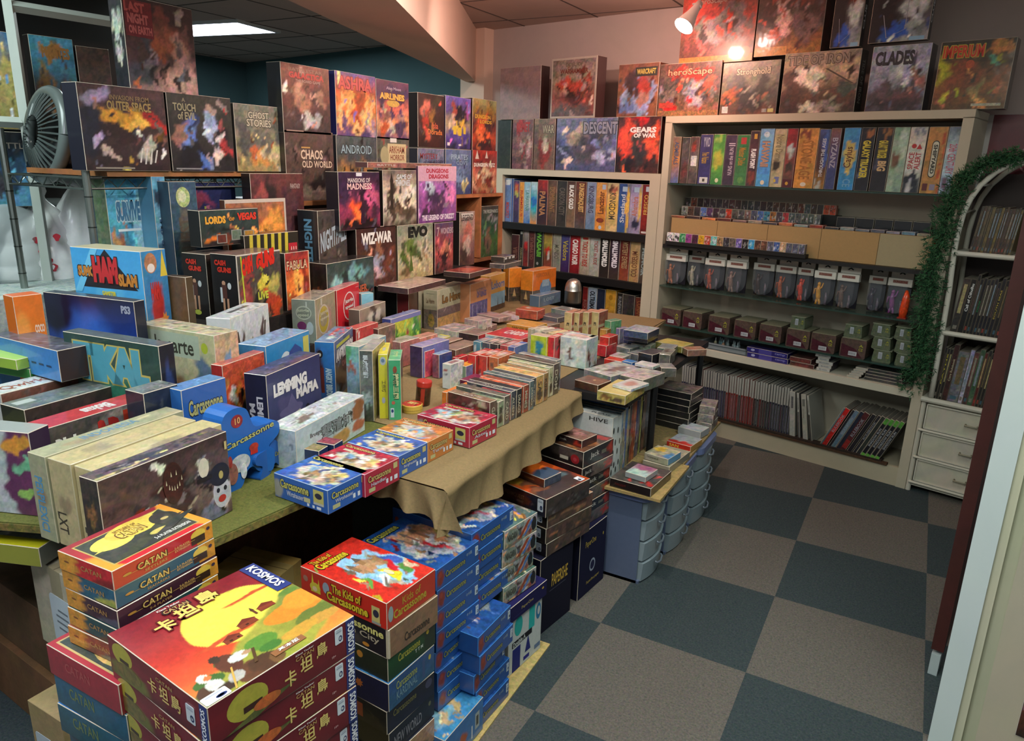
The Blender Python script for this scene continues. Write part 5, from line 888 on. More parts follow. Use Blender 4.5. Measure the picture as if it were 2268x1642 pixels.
for k, c in enumerate(lc):
    xx = 1486+k*34; y_ = 484+k*2.5
    if xx > 2040: break
    at_bk('loose card pack lying on the tan cartons, %s from the left' % ORD[k], (xx, y_), (xx+30, y_+2.4), 1.2631, .012+.004*(k % 2), .06, .04, dict(F=art(c, n=.5), S=c, T=art(c, n=.7)), name='card_pack', cat='card pack', group='loose packs on the tan cartons')

# ------------------------------------------------------------------ figurine blisters on the third shelf
zb = .8585; rg = random.Random(2)
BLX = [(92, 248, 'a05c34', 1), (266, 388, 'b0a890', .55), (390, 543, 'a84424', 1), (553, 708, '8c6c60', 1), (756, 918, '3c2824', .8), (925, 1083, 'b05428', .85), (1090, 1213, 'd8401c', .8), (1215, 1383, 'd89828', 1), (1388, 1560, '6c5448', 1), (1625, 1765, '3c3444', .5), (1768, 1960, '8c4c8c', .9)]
yb_of = lambda x: 632+(x-1465)*.136
for k, (x0, x1, fc, br) in enumerate(BLX):
    p0, p1 = 1440+x0*.2923, 1440+x1*.2923; ymid = yb_of(p0)-40
    dd = .03 if br == 1 else .07
    a, b = onv((p0, ymid), shp(dd)), onv((p1, ymid), shp(dd)); w = float(np.linalg.norm((b-a)[:2])); c = (a[:2]+b[:2])/2
    H = .205; r_ = empty('figurine_pack', (c[0]+be2[0]*.03, c[1]+be2[1]*.03, zb), R_(BKR), label='hanging blister pack with a %s figurine on the third shelf, %s from the left' % ({'a05c34': 'copper', 'b0a890': 'pale skeleton', 'a84424': 'rust red', '8c6c60': 'pinkish', '3c2824': 'dark brown', 'b05428': 'orange brown', 'd8401c': 'vivid orange', 'd89828': 'yellow', '6c5448': 'brown', '3c3444': 'hidden', '8c4c8c': 'purple'}[fc], ORD[k]), cat='figurine', group='figurine blisters')
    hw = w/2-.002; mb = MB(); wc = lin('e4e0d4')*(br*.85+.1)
    mb.box((-hw, 0, H-.058), (hw, .03, H-.02), wc); mb.box((-hw+.004, .028, H-.02), (hw-.004, .03, H+.018), wc*.9); mb.tube([(-.012, .024, H+.0), (0, .023, H+.008), (.012, .024, H+.0)], .003, '1c1c1c', 6)
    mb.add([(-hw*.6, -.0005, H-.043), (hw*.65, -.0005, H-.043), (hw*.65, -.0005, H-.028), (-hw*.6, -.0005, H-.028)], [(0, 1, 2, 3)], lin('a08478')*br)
    g, gf = glyphs('DUNGEONS', .03); mb.add(np.stack([-hw*.55+g[:, 0]*hw*1.15, np.full(len(g), -.001), H-.041+g[:, 1]*.011], 1), gf, lin('7c2c24'))
    mb.obj('header_card', 'matte', r_)
    mb = MB(); mb.box((-hw+.003, .024, .005), (hw-.003, .028, H-.05), '1c1a22', .3); mb.obj('backing_card', 'matte', r_)
    mb = MB(); pts = []
    for j in range(13): t = math.pi*j/12; pts.append((-hw*.92*math.cos(t)+0, .07-.064*math.sin(t)))
    pts = [(-hw*.92, H-.052)]+[(x, z) for x, z in pts]+[(hw*.92, H-.052)]
    mb.prism([p for p in pts][::-1], lambda p: (p[0]*.86, -.028, p[1]*.96+.006), lambda p: (p[0], .022, p[1]), 'c4ccd4'); mb.obj('clear_bubble', 'clear', r_)
    mb = MB(); pf = [(-hw*.4, .002, .02), (-hw*.38, .0, .05), (-hw*.45, -.002, .085), (-hw*.4, -.004, .11)]
    mb.tube(pf, [.006, .013, .012, .007], fc, 8, .3); mb.tube([pf[2], (-hw*.1, -.01, .1), (0, -.008, .125)], [.006, .004, .003], fc, 6, .3); mb.tube([pf[2], (-hw*.75, -.004, .09), (-hw*.8, -.004, .06)], [.006, .004, .003], fc, 6, .3)
    mb.tube([(-hw*.4, .0, .05), (-hw*.5, .0, .02), (-hw*.55, 0, .008)], [.008, .006, .006], fc, 6, .3); mb.tube([(-hw*.4, .0, .05), (-hw*.2, .0, .02), (-hw*.2, 0, .008)], [.008, .006, .006], fc, 6, .3); mb.lathe([(.001, .128), (.009, .122), (.009, .112), (.001, .106)], fc, (-hw*.4, -.004, 0), 8, .3)
    mb.tube([(hw*.35, 0, .01), (hw*.35, 0, .05), (hw*.3, 0, .075)], [.008, .007, .004], '6c6470', 6, .4)
    mb.obj('figurine', 'plastic', r_, smooth=True)
a = onv((2005, 665), shp(.04)); t = empty('figurine', (a[0], a[1], zb), R_(BKR), label='vivid orange cased figurine half behind the garland, right end of the third shelf', cat='figurine')
mb = MB(); mb.tube([(0, 0, 0), (0, 0, .04), (.004, 0, .1), (0, 0, .14)], [.016, .02, .018, .006], 'd8481c', 8, .3); mb.obj('body', 'plastic', t, smooth=True); mb = MB(); mb.box((-.02, -.02, 0), (.02, .02, .006), '8c2c1c'); mb.obj('base', 'plastic', t)

# ------------------------------------------------------------------ translucent tubs of goods on the fourth shelf
def tin(label, p0, p1, z, h, d, t, big=True):
    a, b = onv(p0, shp(d)), onv(p1, shp(d)); w = float(np.linalg.norm((b-a)[:2])); c = (a[:2]+b[:2])/2
    o = empty('dice_tub', (c[0]+be2[0]*t/2, c[1]+be2[1]*t/2, z), R_(BKR), label=label, cat='dice tub', group='dice tubs')
    x, y = w/2, t/2; mb = MB(); r = .008
    col = '56463e' if big else '5c6650'
    pts = []
    for cx, cz, a0 in ((x-r, r, -90), (x-r, h-r, 0), (-x+r, h-r, 90), (-x+r, r, 180)):
        for k in range(4): q = R_(a0+30*k); pts.append((cx+r*math.cos(q), cz+r*math.sin(q)))
    k0 = .93 if big else .86
    mb.prism(pts, lambda p: (p[0]*(1 if big else (k0+(1-k0)*(1-p[1]/h))), -y, p[1]), lambda p: (p[0]*.97, y, p[1]*.97), col, .35)
    if big: mb.add([(-x*.9, -y-.0006, .004), (x*.8, -y-.0006, .004), (x*.2, -y-.0006, h*.5), (-x*.9, -y-.0006, h*.7)], [(0, 1, 2, 3)], np.append(lin('48202a'), .3))
    g, gf = glyphs('AD' if big else 'A', .02)
    for q, s in enumerate(('A', 'CZ')):
        g, gf = glyphs(s, .02); mb.add(np.stack([x*.45+g[:, 0]*x*.32, np.full(len(g), -y-.0012), h*(.62-.2*q)+g[:, 1]*h*.14], 1), gf, lin('a8a83c'))
    mb.obj('tub', 'plastic', o, smooth=False)
    mb = MB(); mb.box((-x*.96, -y*.98, h), (x*.96, y*.97, h+.003), '7c8068' if big else '8c947c'); mb.obj('lid', 'plastic', o)
    mb = MB(); 
    if big: mb.box((-x*.3, -y-.0016, h*.12), (x*.35, -y-.0007, h*.34), 'b8bcc0'); [mb.box((-x*.25+i*x*.09, -y-.0019, h*.17), (-x*.25+i*x*.09+x*.03, -y-.0017, h*.29), '4c4c54') for i in range(6)]
    else: mb.box((-x*.35, -y-.0016, h*.3), (x*.05, -y-.0007, h*.85), 'b4bcc4'); [mb.box((-x*.3, -y-.0019, h*(.36+.06*i)), (-x*.0, -y-.0017, h*(.38+.06*i)), '4c4c54') for i in range(7)]
    mb.obj('barcode_sticker', 'plastic', o); return o
zt_ = .6205
TN = [(85, 230, 1020), (245, 390, 1050), (440, 600, 1080), (635, 800, 1110), (825, 992, 1150), (1030, 1208, 1180), (1215, 1403, 1220), (1440, 1638, 1245)]
for k, (x0, x1, y1) in enumerate(TN): tin('squarish brown and olive dice tub on the fourth shelf, %s from the left' % ORD[k], (1440+x0*.2923, 420+(y1-60)*.2923), (1440+x1*.2923, 420+(y1-50)*.2923), zt_, .098, .02, .16)
tin('small olive tub on top of the sixth large tub', (1440+1065*.2923, 420+990*.2923), (1440+1178*.2923, 420+995*.2923), zt_+.1015, .062, .04, .12, False)
tin('small olive tub on top of the eighth large tub', (1440+1470*.2923, 420+1060*.2923), (1440+1612*.2923, 420+1065*.2923), zt_+.1015, .064, .04, .12, False)
for k in range(3): tin('small olive tub right of the large tubs in a column, %s from the bottom' % ORD[k], (1440+1682*.2923, 420+(1240-105*k)*.2923), (1440+1832*.2923, 420+(1245-105*k)*.2923), zt_+k*.066, .062, .03, .12, False)
for k in range(3): tin('small olive tub half behind the garland, %s from the bottom' % ORD[k], (1440+1858*.2923, 420+(1260-105*k)*.2923), (1440+1990*.2923, 420+(1268-105*k)*.2923), zt_+k*.066, .062, .03, .12, False)
# ------------------------------------------------------------------ white board: tray with paint bottles, boxes
zm = .5155
a, b = onv((1555, 775), shp(.03)), onv((1645, 790), shp(.03)); c = (a[:2]+b[:2])/2+be2*.12
t = empty('tray', (c[0], c[1], zm), R_(BKR), label='grey plastic tray holding little paint bottles at the left of the white board', cat='tray')
mb = MB(); X, Y = .15, .12; mb.box((-X, -Y, 0), (X, Y, .006), '5c6468')
for p, q in (((-X, -Y), (X, -Y+.008)), ((-X, Y-.008), (X, Y)), ((-X, -Y), (-X+.008, Y)), ((X-.008, -Y), (X, Y))): mb.box((p[0], p[1], 0), (q[0], q[1], .035), '7c8488')
mb.box((-X-.01, -Y-.01, .033), (X+.01, -Y+.008, .038), '8c9498'); mb.box((-X-.01, -Y-.01, .033), (-X+.008, Y+.01, .038), '8c9498'); mb.box((X-.008, -Y-.01, .033), (X+.01, Y+.01, .038), '8c9498'); mb.obj('basin', 'plastic', t)
for k, (dx, dy, c_) in enumerate(((-.09, -.03, 'a8a484'), (-.075, .0, '7c9ca0'), (-.055, -.02, '6c9098'), (-.035, .01, '8ca0a0'), (-.03, -.05, 'b08468'), (-.01, -.03, '8c9c9c'), (.025, -.03, '9ca4a0'), (.04, -.045, '8ca4a8'), (.055, -.02, '84989c'), (.06, -.05, '9cacb0'))):
    q = c+be1*dx+be2*dy; mb = MB(); mb.lathe([(.001, 0), (.009, 0), (.0095, .022), (.006, .028), (.003, .031)], c_, seg=10)
    o = mb.obj('paint_bottle', 'plastic', loc=(q[0], q[1], zm+.0065), smooth=True); tag(o, 'tiny paint dropper bottle in the grey tray, %s from the left' % ORD[k], 'bottle', 'paint bottles in the grey tray')
    m2 = MB(); m2.lathe([(.003, .031), (.0045, .032), (.0035, .042), (.001, .05)], 'b4c4c8', seg=10); m2.obj('cap', 'plastic', o, smooth=True)
PU = dict(F=art('2c2470', n=.1, bars='r .3 .0 .62 1 4c4494;e .1 .3 .2 .8 a8a8d0', texts=[('camp', .7, .3, .95, .75, '8c88c8')]), S='241c5c', T='2c2464')
for k in range(2): at_bk(['lower violet blue boxed set on the white board', 'violet blue boxed set lying on its twin on the white board'][k], (1653, 795-16*k), (1744, 806-16*k), zm+.0305*k, .03, .14, .02, PU, group='violet blue sets')
for k in range(2): at_bk('flat reddish comic lying beside the violet sets, %s one' % ('lower', 'upper')[k], (1749, 808-14*k), (1802-6*k, 818-14*k), zm+.026*k, .024, .16, .03, dict(F=art('5c3434 6c3028', n=.6), S='4c2c2c', T=art('5c3c38', n=.5)), name='flat_box', cat='box', group='reddish flat boxes')
for k in range(5): at_bk('white ended pack in the short stack on the white board, %s from the bottom' % ORD[k], (1808+(k % 2)*5, 815-11*k), (1838+(k % 3)*4, 820-11*k), zm+.0185*k, .018, .12, .035, dict(F=art('b4b4b0', n=.1, texts=[('BLOOD', .2, .3, .8, .7, '5c5c5c')]), R='241c3c', S='241c3c', T='8c8c88'), name='flat_box', cat='box', group='white ended packs')
for k in range(5): at_bk('small white pack in the staircase pile, %s from the bottom' % ORD[k], (1873+k*6, 846-11*k), (1900+k*6, 852-11*k), zm+.0125*k, .012, .1, .02, dict(F=art('a8a49c', n=.2), S='5c5854', T='8c8880'), name='flat_box', cat='box', group='small white staircase packs')
for k in range(4): at_bk('dark flat scenery pack near the garland, %s from the bottom' % ORD[k], (1912+k*3, 846-12*k), (1998, 860-12*k), zm+.0165*k, .016, .15, .035, dict(F=art('3c3a38', n=.9), S='2c2a28', T=art('3c3c3a', n=.9)), name='flat_box', cat='box', group='dark flat scenery packs')
# ------------------------------------------------------------------ magazines and hardbacks on the bottom shelf
rg = random.Random(12); s0 = bs((1512, 870))[0]-.02; s1 = bs((1752, 900))[0]; n_ = 44; pitch = (s1-s0)/n_
for k in range(n_):
    u = k/n_; c = '2c2c4c' if u < .3 else ('34304c' if u < .4 else ('7c2420' if u < .66 else ('2c2c2c' if u < .8 else '2a2c3c')))
    c = c if rg.random() > .2 else rg.choice(['3c3440', '5c2424', '3a3c3c'])
    h = .285+rg.uniform(-.004, .004); w = pitch*.82
    A = art(c, n=.25, bars='r 0 .64 1 1 a4a49c;r .35 .1 .65 .6 %s .3' % rg.choice(['5c5c6c', '7c7c84', '6c4c4c']))
    q = bkw(s0+pitch*(k+.5), .02+.1+rg.uniform(-.003, .003), .1005)
    put('white topped magazine in the long bottom row, %s from the left' % ORD[k], q, (w, .2, h), BKR, dict(F=A, S=c, T='8c8c84'), name='magazine', cat='magazine', group='white topped magazines', tilt=(0, -2), edge='8c8c84')
for k, (sx, w, c, lean, lb) in enumerate(((.01, .03, 'a8a8a0', -7, 'wide magazine with a white arrow shaped tab ending the long row'), (.05, .012, '5c5c5c', -9, 'grey magazine leaning after the white tabbed one'), (.085, .026, 'a4a498', -10, 'thick white spined magazine leaning left of the gap'), (.118, .01, '3c3c3a', -12, 'thin black magazine leaning at the edge of the gap'))):
    put(lb, bkw(s1+sx+.012, .12, .104), (w, .2, .27), BKR, dict(F=art(c, n=.2, bars='r 0 .6 1 1 a8a8a0;r .3 .65 .7 .9 5c5c5c .3' if k != 2 else 'r .2 .75 .8 .9 6c6c64;r .2 .5 .5 .7 8c8c80'), S='8c8c84' if k != 1 else '4c4c4c'), name='magazine', cat='magazine', tilt=(0, lean))
HB = [('5c6c70', .012, 'thin grey', 'none'), ('b81c18', .026, 'bright red', ''), ('1c1c24', .014, 'black', ''), ('5c7484', .022, 'grey blue', ''), ('1a2030', .02, 'navy', ''), ('4c1c20', .03, 'red and black', ''), ('1c1a20', .022, 'black', ''), ('24242a', .016, 'black', ''), ('2c302c', .02, 'grey green', '')]
sx = bs((1815, 965))[0]+.005; kk = 0
for c, w, nm, _ in HB:
    T = [T2('RULEBOOK', '8c9098', .4, .85, r=90)] if kk % 2 else []
    put('%s hardback leaning right at the bottom, %s after the gap' % (nm, ORD[kk]), bkw(sx, .11, .104), (w, .19, .262), BKR, dict(F=art(c, n=.35, texts=T, bars='r .1 .1 .9 .3 8c2420 .2' if kk == 5 else ''), S=c, T='6c6860'), name='book', cat='book', tilt=(0, 22), group='leaning hardbacks'); sx += w*1.09+.002; kk += 1
for k in range(4):
    put('black hardback with green ends leaning right, %s from the left of its four' % ORD[k], bkw(sx, .10, .104), (.02, .19, .26), BKR, dict(F=art('14141a', n=.15, bars='r 0 .86 1 1 4c8c34 .4;r 0 0 1 .12 5c9c3c .3', texts=[T2('SHADOW RUN', 'a8acb0', .3, .75, r=90)]), S='14141a', T='6c6860'), name='book', cat='book', tilt=(0, 22), group='green ended hardbacks'); sx += .0235
# burgundy poster right of the bookcase
mb = MB(); mb.res = 60
face(mb, art('5c1c24 701c28', '.9 .2 .4 .3 8c5c64 .6', n=.1, bars='e .35 .1 1.3 .75 a87c80;e .37 .12 1.3 .73 6c1c28;e .62 .3 1.0 .45 b0a088;r 0 .0 .05 1 b0a8a4;r 0 0 1 .06 c8ccd0', texts=[('CA', .6, .78, 1, .92, 'b0a068')]), (0, 0, 0), (.42, 0, 0), (0, 0, .34)); mb.box((0, .0005, 0), (.42, .004, .34), '8c8888')
q = onv((2166, 395), shp(.33)); q2 = bkw(float((q[:2]-BKA)@be1), .30, 0); o = mb.obj('poster', 'print', loc=(q2[0], q2[1], float(q[2])-.05), rot=(0, 0, R_(BKR))); tag(o, 'burgundy poster with a pale circle on the wall above the garland', 'poster')
# ================================================================== HELPERS FOR STANDING BOXES
def SB(label, TL, TR, A, z0=.72, BR=None, zt=None, t=.07, BK=None, yaw=None, w=None, **k):
    """standing box; TL,TR = top corners of its broad face, BR = bottom right corner where it meets z0 (or zt = its top height)"""
    if BR is not None:
        P = onz(BR, z0); d = ray(TR); s = float(np.dot((P-CAM)[:2], d[:2])/np.dot(d[:2], d[:2])); zt = float((CAM+d*s)[2])
    R, Q = onz(TR, zt), onz(TL, zt); v = (R-Q)[:2]
    if yaw is None: yaw = math.degrees(math.atan2(v[1], v[0])); 
    e1, e2 = rot2(yaw)
    if w is None: w = float(v@e1)
    if BK is not None: t = float((onz(BK, zt)-R)[:2]@e2)
    c = R[:2]-e1*w/2+e2*t/2
    return put(label, (c[0], c[1], z0), (w, max(t, .008), zt-z0), yaw, A, **k)
def X90(x, a=90, y=-3.0): return (x, y, a)
def C_(ox, oy, s): return lambda x, y: (ox+x*s, oy+y*s)
def prt(bg, bl='', tx=(), bars='', n=.4, S=None, L=None, T=None, **k):
    b = bg.split()[0]; S = S or '241e1c'; d = dict(F=art(bg, bl, tx, n, None, bars), S=S, R=S, K=S)
    if L: d['L'] = L
    d['T'] = T or art(S, n=.4); d.update(k); return d
def tx(s, u0, v0, u1, v1, c, **k): return (s, u0, v0, u1, v1, c, k)

# ================================================================== WIRE RACK, SHELVES AND RISERS BEHIND THE TABLE
rk = empty('wire_rack', (-2.3, -2.35, 0), 0, label='wire rack with a brown board on top at the back left', cat='rack')
mb = MB()
def tr_(a, b, z):
    a, b = np.array(a), np.array(b); n = max(2, int(np.linalg.norm(b-a)/.035))
    mb.tube([(*a, z), (*b, z)], .004, '8c9490', 6); mb.tube([(*a, z-.035), (*b, z-.035)], .004, '8c9490', 6)
    mb.tube([(*(a+(b-a)*i/n), z-(.035 if i % 2 else 0)) for i in range(n+1)], .0025, '7c8480', 5)
rx0, rx1, ry0, ry1 = .13, -.35, -.275, .62
for z in (1.462, .975):
    tr_((rx0, ry0), (rx0, ry1), z); tr_((rx1, ry0), (rx1, ry1), z); tr_((rx0, ry0), (rx1, ry0), z); tr_((rx0, ry1), (rx1, ry1), z)
    for i in range(1, 16): y = ry0+(ry1-ry0)*i/16; mb.tube([(rx0, y, z), (rx1, y, z)], .0018, '7c8480', 4)
mb.obj('wire_shelf', 'metal', rk)
for x in (rx0, rx1):
    for y in (ry0, ry1):
        mb = MB(); mb.tube([(x, y, 0), (x, y, 1.62 if y == ry0 else 1.47)], .0125, '98a09a', 10); [mb.tube([(x, y, .1*i), (x, y, .1*i+.004)], .0135, '4c524e', 10) for i in range(1, 15)]; mb.obj('post', 'metal', rk, smooth=False)
mb = MB(); mb.box((-.32, -.22, 1.468), (.16, .70, 1.486), '8c5c38', .3); mb.obj('top_board', 'paint', rk)
sh = empty('shelf_unit', (-2.32, -1.0, 0), 0, label='brown wooden shelf unit with small cubby holes beside the low bookcase', cat='shelf unit')
mb = MB(); sy0, sy1 = -.80, 1.02
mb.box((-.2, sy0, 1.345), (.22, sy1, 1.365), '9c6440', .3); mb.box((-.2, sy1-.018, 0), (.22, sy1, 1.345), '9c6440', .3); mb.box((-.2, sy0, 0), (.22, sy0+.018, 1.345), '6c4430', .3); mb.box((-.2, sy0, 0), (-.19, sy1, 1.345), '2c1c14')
mb.box((-.2, .47, 0), (.22, .488, 1.345), '7c5034', .3); mb.box((-.2, .745, .98), (.22, .76, 1.345), '9c6440', .3)
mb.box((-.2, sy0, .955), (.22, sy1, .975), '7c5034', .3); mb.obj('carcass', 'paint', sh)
def riser(label, x0, x1, y0, y1, z0, z1, c): 
    mb = MB(); mb.box((x0, y0, z0), (x1, y1, z1), c, .3); cx, cy = (x0+x1)/2, (y0+y1)/2
    for v in mb.v: v[:, 0] -= cx; v[:, 1] -= cy; v[:, 2] -= z0
    return tag(mb.obj('display_riser', 'matte', loc=(cx, cy, z0)), label, 'riser')
def lriser(label, pts, z0, z1, c):
    mb = MB(); cx, cy = sum(p[0] for p in pts)/len(pts), sum(p[1] for p in pts)/len(pts); mb.prism([(x-cx, y-cy) for x, y in pts], lambda p: (p[0], p[1], 0), lambda p: (p[0], p[1], z1-z0), c, .3)
    return tag(mb.obj('display_riser', 'matte', loc=(cx, cy, z0)), label, 'riser')
lriser('black stepped riser under the upright boxes, behind the middle of the table', [(-2.095, -2.80), (-1.735, -2.80), (-1.735, -2.03), (-1.905, -2.03), (-1.905, -.62), (-2.095, -.62)], .7245, .985, '1c1614')
lriser('low dark riser in front of the black one, under the speed game boxes', [(-1.73, -2.25), (-1.62, -2.25), (-1.62, -1.66), (-1.9, -1.66), (-1.9, -2.025), (-1.73, -2.025)], .7245, .885, '2a2420')
T0 = .7215; TC = .7235
# ------------------------------------------------------------------ top row on the rack board
PX = -2.13; zr = 1.487
FB('crashing spaceship and zombie picture box on the rack board, beneath the tallest box', X90(PX), (168, 188), (361, 195), .08, prt('4a3434 3c2c2c 2c1e20', '.5 .62 .3 .12 c89030 .6;.65 .58 .2 .06 e0b04c .5;.85 .6 .12 .12 a02420 .5;.2 .85 .15 .1 9c8cac .5;.75 .22 .08 .16 b8b0a0 .4;.9 .4 .08 .1 8c5c4c .5;.1 .5 .15 .3 1c2030 .6;.4 .45 .3 .1 2c1c1c .5;.3 .18 .1 .06 b8a898 .5', [tx('INVASION FROM', .34, .84, .8, .9, '8c7450'), tx('OUTER SPACE', .3, .72, .82, .83, '9c8450', b=.03)], 'l .62 .1 .66 .28 c8c4bc .2 .02;l .68 .08 .72 .28 c8c4bc .2 .02;l .74 .08 .78 .28 c8c4bc .2 .02;l .8 .1 .84 .26 c8c4bc .2 .02;r .1 .02 .55 .04 8c8478', L='1c1c28'), zb=zr)
FB('vampire portraits box with a blue lit face, middle of the rack board', X90(PX), (366, 199), (510, 222), .08, prt('34342e 2c2a28 1e1c20', '.28 .48 .16 .2 5c78b8 .5;.18 .5 .1 .16 8c6458 .5;.62 .72 .1 .14 8c9cc0 .5;.7 .5 .08 .14 9ca8c4 .5;.84 .45 .12 .14 14141a .3;.84 .4 .06 .1 d8c8c4 .4;.7 .25 .07 .12 d8bcb8 .4;.85 .28 .1 .1 a83434 .5;.3 .2 .25 .15 15161c .5;.5 .12 .1 .1 4c68a8 .5;.62 .86 .07 .07 a8887c .4;.86 .84 .06 .08 8c7c78 .4', [tx('A', .22, .9, .27, .95, '8c8468'), tx('TOUCH', .08, .78, .42, .88, '9c9474', b=.02), tx('of EVIL', .14, .67, .42, .77, '9c9474', b=.02)], 'r .05 .02 .45 .04 7c7c7c', L='1c1a1c'), zb=zr)
FB('grey skull temple box at the right end of the rack board', X90(PX), (516, 226), (622, 240), .07, prt('6c6c60 7c7660 8c7c50', '.5 .45 .35 .15 5c5c54 .6;.5 .2 .2 .14 b88448 .6;.85 .3 .12 .2 b8a878 .5;.15 .5 .14 .25 4c4c48 .6;.9 .6 .1 .2 54544c .6;.4 .3 .08 .1 a85c34 .5;.6 .28 .06 .1 c8b088 .4', [tx('GHOST', .28, .8, .72, .9, 'b8b098', o='3c3c38'), tx('STORIES', .24, .68, .76, .79, 'b8b098', o='3c3c38')], L='3c3c38'), zb=zr)
o = FB('tallest box at the top left, dark with faces and a blood red title', X90(PX), (266, -14), (424, 22), .07, prt('2a1e22 3c2624 5c4444 a07c74', '.6 .62 .2 .16 8c4c38 .6;.75 .5 .12 .18 a87c6c .5;.45 .45 .1 .12 9c5434 .5;.5 .85 .12 .1 6c3830 .6;.78 .85 .06 .08 b09c90 .4;.2 .2 .2 .16 4c5058 .6;.75 .2 .25 .2 c89c90 .8;.3 .3 .08 .12 8c7c80 .5;.9 .6 .06 .14 6c4440 .5', [tx('LAST', .02, .84, .3, .95, 'b0504c', b=.05), tx('NIGHT', .05, .72, .34, .83, 'b8605c', b=.05), tx('ON EARTH', .06, .61, .38, .70, 'b8605c', b=.05)], 'r .02 .58 .4 .97 6c1c24 .2', L=art('2c2a2c 1c1c20', '.5 .7 .4 .15 b0aca0 .5;.5 .4 .3 .1 a09c94 .5', n=.5)), zb=zr+.268)
o.data['x'] = 1
P2 = X90(-2.1)
FB('space fleet crew box with copper red portraits, on top of its plain brown neighbour', P2, (620, 136), (728, 154), .08, prt('7c4c40 6c4034 4c3430 3c3030', '.4 .5 .16 .22 9c6c58 .5;.4 .6 .08 .1 a88068 .4;.7 .55 .1 .14 4c3834 .5;.85 .5 .08 .12 8c6858 .5;.5 .22 .12 .12 b8b0ac .4;.7 .2 .1 .1 9c9898 .4;.15 .5 .1 .15 5c3830 .5;.1 .68 .06 .08 f0dcd0 .5', [tx('BATTLESTAR', .15, .9, .85, .95, '8c6c5c'), tx('GALACTICA', .15, .8, .88, .89, 'b0443c', b=.05), tx('THE BOARD GAME', .28, .75, .8, .79, 'b09084')], 'r .05 .02 .4 .04 8c7468', L='1c1c20'), zb=1.646)
FB('plain brown box with cream lettering under the space fleet box', P2, (629, 289), (737, 293), .08, prt('54403a 4c3a34 3c2c28', '.75 .25 .2 .2 1c1616 .5;.5 .1 .4 .1 6c5c50 .6', [tx('CHAOS', .3, .6, .76, .74, 'c8b098', b=.03), tx('OLD WORLD', .32, .48, .96, .58, 'c8b098', b=.02)], 'r .32 .76 .5 .78 b0884c', L='2c2220'), zb=1.366)
FB('glowing orange temple box with a red curly title, high on the left shelves', P2, (741, 156), (831, 170), .08, prt('5c4c8c b8502c e0803c b06c54 4c3c6c', '.5 .45 .3 .35 e8a050 .8;.55 .5 .14 .35 b04c20 .4;.55 .85 .06 .08 b86430 .4;.2 .2 .2 .15 5c4468 .7;.85 .2 .15 .2 a88c9c .6;.5 .15 .1 .12 f0b878 .5;.12 .4 .06 .3 f0b070 .4;.88 .42 .05 .3 f0b070 .4;.75 .35 .04 .25 f0b070 .4;.3 .35 .04 .25 f0b070 .4', [tx('ASHRA', .06, .74, .9, .94, 'c0504c', o='7c2c30', b=.03)], 't .42 .7 .68 .98 a84c24 .2', L='1c1c58'), zb=1.646)
FB('purple airline themed box with a smiling pilot, right of the glowing temple box', P2, (832, 171), (905, 188), .08, prt('5c3050 3c2448 c86c5c e8a068 5c4068', '.5 .72 .42 .2 34204c .15;.75 .45 .14 .14 b88878 .4;.78 .56 .14 .07 1c1824 .3;.3 .4 .25 .08 8c5450 .4;.2 .2 .1 .12 b8542c .4;.7 .22 .2 .14 3c2c4c .4;.5 .55 .4 .1 c86858 .6;.4 .15 .1 .1 c8b8a8 .4', [tx('AIRLINES', .1, .68, .86, .79, 'e0b050', o='5c2420', b=.05), tx('Alan Moon', .3, .85, .75, .9, 'b8a8b8')], 'e .3 .56 .7 .68 c8a04c .2', L='2c1c3c'), zb=1.646)
FB('grey box with steel lettering under the glowing temple box', P2, (744, 300), (833, 303), .08, prt('4c5454 3c4448 b87c3c 3c3434', '.3 .35 .06 .2 1c1c20 .4;.45 .35 .05 .2 1c1c20 .4;.6 .33 .05 .2 1c1c20 .4;.5 .2 .4 .1 c88c44 .6', [tx('ANDROID', .1, .72, .88, .86, '8ca4ac', o='1c2428')], L='2c2c30'), zb=1.366)
FB('tentacle horror box with a cream name plate, under the airline box', P2, (834, 304), (906, 305), .08, prt('54584c 4c4c44 3c2c28', '.5 .5 .3 .2 3c3834 .6;.3 .7 .15 .2 8c8c6c .3;.6 .3 .2 .1 7c3430 .6', [tx('ARKHAM', .36, .74, .84, .86, '8c4c3c'), tx('HORROR', .4, .62, .84, .72, '8c4c3c')], 'r .32 .58 .9 .9 c8b88c .1;r .4 .92 .6 .99 d8d4cc;e .1 .55 .35 .85 a8a078', L='2c2c30'), zb=1.366)
FB('black box with red lacquer figures on the left shelves', P2, (925, 205), (984, 212), .07, prt('2c1c18 34201a 241614', '.3 .7 .2 .16 b0604c .6;.3 .4 .12 .25 a03424 .5;.55 .6 .1 .2 7c5428 .6;.35 .2 .1 .1 a84c3c .5;.65 .85 .2 .1 3c3020 .6', [tx('Isla', .52, .36, .76, .48, 'b8583c'), tx('Dorada', .36, .25, .92, .35, 'c8743c')], L='1c1414'), zb=1.616)
FB('purple parlour scene box with yellow bills, left of the fiery dungeon box', P2, (987, 212), (1043, 218), .07, prt('6c5cac 4c3c6c 8c7c5c 4c3c8c 1c1c34', '.5 .7 .12 .2 1c1a20 .4;.75 .65 .12 .16 24222c .4;.3 .75 .1 .14 8c4038 .4;.5 .45 .35 .1 c8a83c .4;.3 .5 .14 .1 b89c84 .4;.85 .75 .1 .15 a04c8c .4', [], 'r .3 .28 .42 .44 c8ac30;r .5 .26 .62 .42 c8ac30;r .7 .3 .8 .44 c8ac30;r .06 .06 .16 .12 c8c8c8;e .5 .06 .62 .1 c8c8c8', L='1c1a2c'), zb=1.616)
